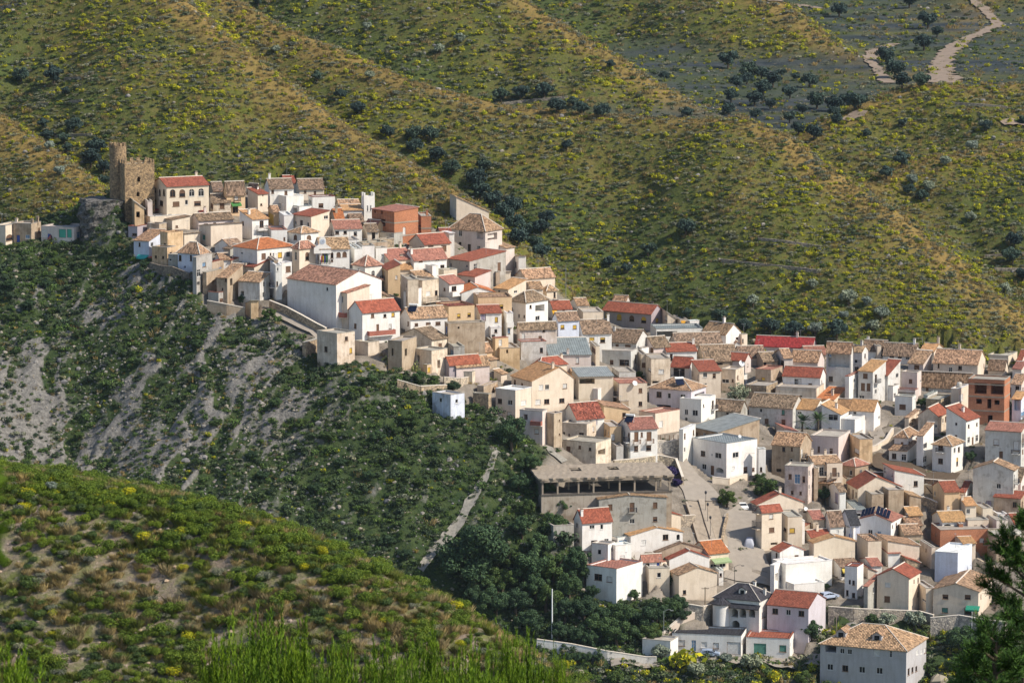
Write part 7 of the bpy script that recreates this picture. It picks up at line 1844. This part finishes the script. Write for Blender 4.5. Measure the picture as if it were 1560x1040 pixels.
# blurred sprig very close to the lens on the left
p = ray(10, 790)*8.5+np.array([0, 0, CZ]); zg = float(nterr(p[0], p[1])); o = empty('sprig', (p[0], p[1], zg)); tag(o, 'out of focus bright green sprig close by at the left edge', 'plant')
hh = p[2]-zg; m = MB(); m.tube((-.5, 0, 0), (-.32, 0, hh*.7), .012, .009, 5); m.tube((-.32, 0, hh*.7), (-.03, 0, hh), .009, .003, 5); m.build('stem', MAT['trunk'], o)
g = np.random.default_rng(3); Vv = []
for c0, ln, tl in ((np.array([-.045, 0, hh-.02]), .12, .25), (np.array([.0, 0, hh-.10]), .11, -.6), (np.array([-.06, 0, hh-.14]), .13, .35), (np.array([-.09, .02, hh-.02]), .11, .1)):
    for j in range(60):
        f = g.random(); p_ = c0+np.array([math.sin(tl)*f*ln, 0, math.cos(tl)*f*ln]); d = unit(1, g)[0]*.7+np.array([math.sin(tl), 0, math.cos(tl)]); d /= np.linalg.norm(d); sd = np.cross(d, (0, 1., 0)); sd /= np.linalg.norm(sd)
        Vv += [p_-sd*.003, p_+sd*.003, p_+d*.03+sd*.0015, p_+d*.03-sd*.0015]
link('foliage', tris_mesh('foliage', Vv, [MAT['needle']], nper=4), o)
# pine at the right edge
def pine(u, vtop, D, label, seed, spread, needles=14):
    d = ray(u, vtop); tp = d*D+np.array([0, 0, CZ]); zg = float(nterr(tp[0], tp[1])); h = tp[2]-zg; o = empty('pine_tree', (tp[0], tp[1], zg-.2)); tag(o, label, 'pine tree')
    g = np.random.default_rng(seed); m = MB(); m.tube((0, 0, -.5), (0, 0, h*.55), .14, .09, 9); m.tube((0, 0, h*.55), (.03, 0, h-.05), .09, .015, 7); Vv = []; lv = MB()
    nb = int(26*h/4)
    for i in range(nb):
        f = .22+.78*(i+.5)/nb; z = h*f; t = i*2.4+g.uniform(-.4, .4); L_ = spread*(1.08-f)**.75*g.uniform(.75, 1.15)+.1
        a = np.array([0, 0, z]); b_ = a+np.array([math.cos(t)*L_, math.sin(t)*L_, L_*(.25+.5*f)]); m.tube(a, b_, .025, .008, 5)
        for k in range(int(16+16*L_)):
            q_ = g.uniform(.25, 1.0); c = a+(b_-a)*q_; dd = np.array([math.cos(t), math.sin(t), .5])*.6+unit(1, g)[0]*.8+np.array([0, 0, .55]); dd /= np.linalg.norm(dd); tl = g.uniform(.14, .30)
            lv.tube(c, c+dd*tl, .006, .003, 3)
            for j in range(needles*3):
                ff = g.random(); p = c+dd*tl*ff; ax = dd*.9+unit(1, g)[0]*.8; ax /= np.linalg.norm(ax); sd = np.cross(ax, unit(1, g)[0]); sd /= np.linalg.norm(sd)+1e-9; nl = g.uniform(.06, .11)
                Vv += [p-sd*.006, p+sd*.006, p+ax*nl+sd*.003, p+ax*nl-sd*.003]
    m.build('trunk', MAT['trunk'], o); link('foliage', tris_mesh('foliage', Vv, [MAT['needle_dark']], nper=4), o); lv.build('twigs', MAT['trunk'], o)
pine(1566, 785, 62, 'dark pine tree filling the lower right edge', 4, 1.25, 16)
pine(1515, 950, 58, 'smaller lighter pine crown in front of the dark pine', 9, .75, 14)
pine(1492, 985, 60, 'low pine shoot left of the dark pine at the bottom', 12, .45, 12)

# ------------------------------------------------------------------ thin air between the camera and the far hills
m, nt, b = newmat('air'); nt.nodes.remove(b); vol = nt.nodes.new('ShaderNodeVolumePrincipled')
vol.inputs['Color'].default_value = (.72, .84, 1, 1); vol.inputs['Density'].default_value = .000022; vol.inputs['Anisotropy'].default_value = .2
nt.links.new(vol.outputs[0], nt.nodes['Material Output'].inputs['Volume'])
k = MB(); k.box((0, 950, -48.5), 1400, 2400, 275); hz = k.build('haze', m); tag(hz, kind='stuff')
# ------------------------------------------------------------------ light, sky, camera
w = bpy.data.worlds.new('World'); scene.world = w; w.use_nodes = True; nt = w.node_tree
sky = nt.nodes.new('ShaderNodeTexSky'); sky.sky_type = 'NISHITA'; sky.sun_disc = False; sky.sun_elevation = SUN_EL
sdir = np.array([math.cos(SUN_T)*math.cos(SUN_EL), -math.sin(SUN_T)*math.cos(SUN_EL), math.sin(SUN_EL)])
sky.sun_rotation = math.atan2(sdir[0], sdir[1]); sky.altitude = 600
nt.links.new(sky.outputs[0], nt.nodes['Background'].inputs['Color']); nt.nodes['Background'].inputs['Strength'].default_value = .115
sl = bpy.data.lights.new('sun', 'SUN'); sl.energy = 4.1; sl.angle = math.radians(.5); sl.color = (1, .92, .80)
so = bpy.data.objects.new('sun', sl); COL.objects.link(so)
from mathutils import Vector
so.rotation_euler = Vector(tuple(-sdir)).to_track_quat('-Z', 'Y').to_euler(); so.location = (0, 0, 400)
cam = bpy.data.cameras.new('camera'); cam.sensor_width = 36; cam.lens = F*36/1560; cam.clip_start = .5; cam.clip_end = 6000
cam.dof.use_dof = True; cam.dof.focus_distance = 880; cam.dof.aperture_fstop = 9
co = bpy.data.objects.new('camera', cam); COL.objects.link(co); co.location = (0, 0, CZ); co.rotation_euler = (math.pi/2-PITCH, 0, 0); scene.camera = co
scene.view_settings.view_transform = 'Standard'; scene.view_settings.look = 'None'; scene.view_settings.gamma = 1; scene.view_settings.exposure = 0.45
scene.cycles.max_bounces = 5; scene.cycles.diffuse_bounces = 3; scene.cycles.glossy_bounces = 2; scene.cycles.transparent_max_bounces = 2
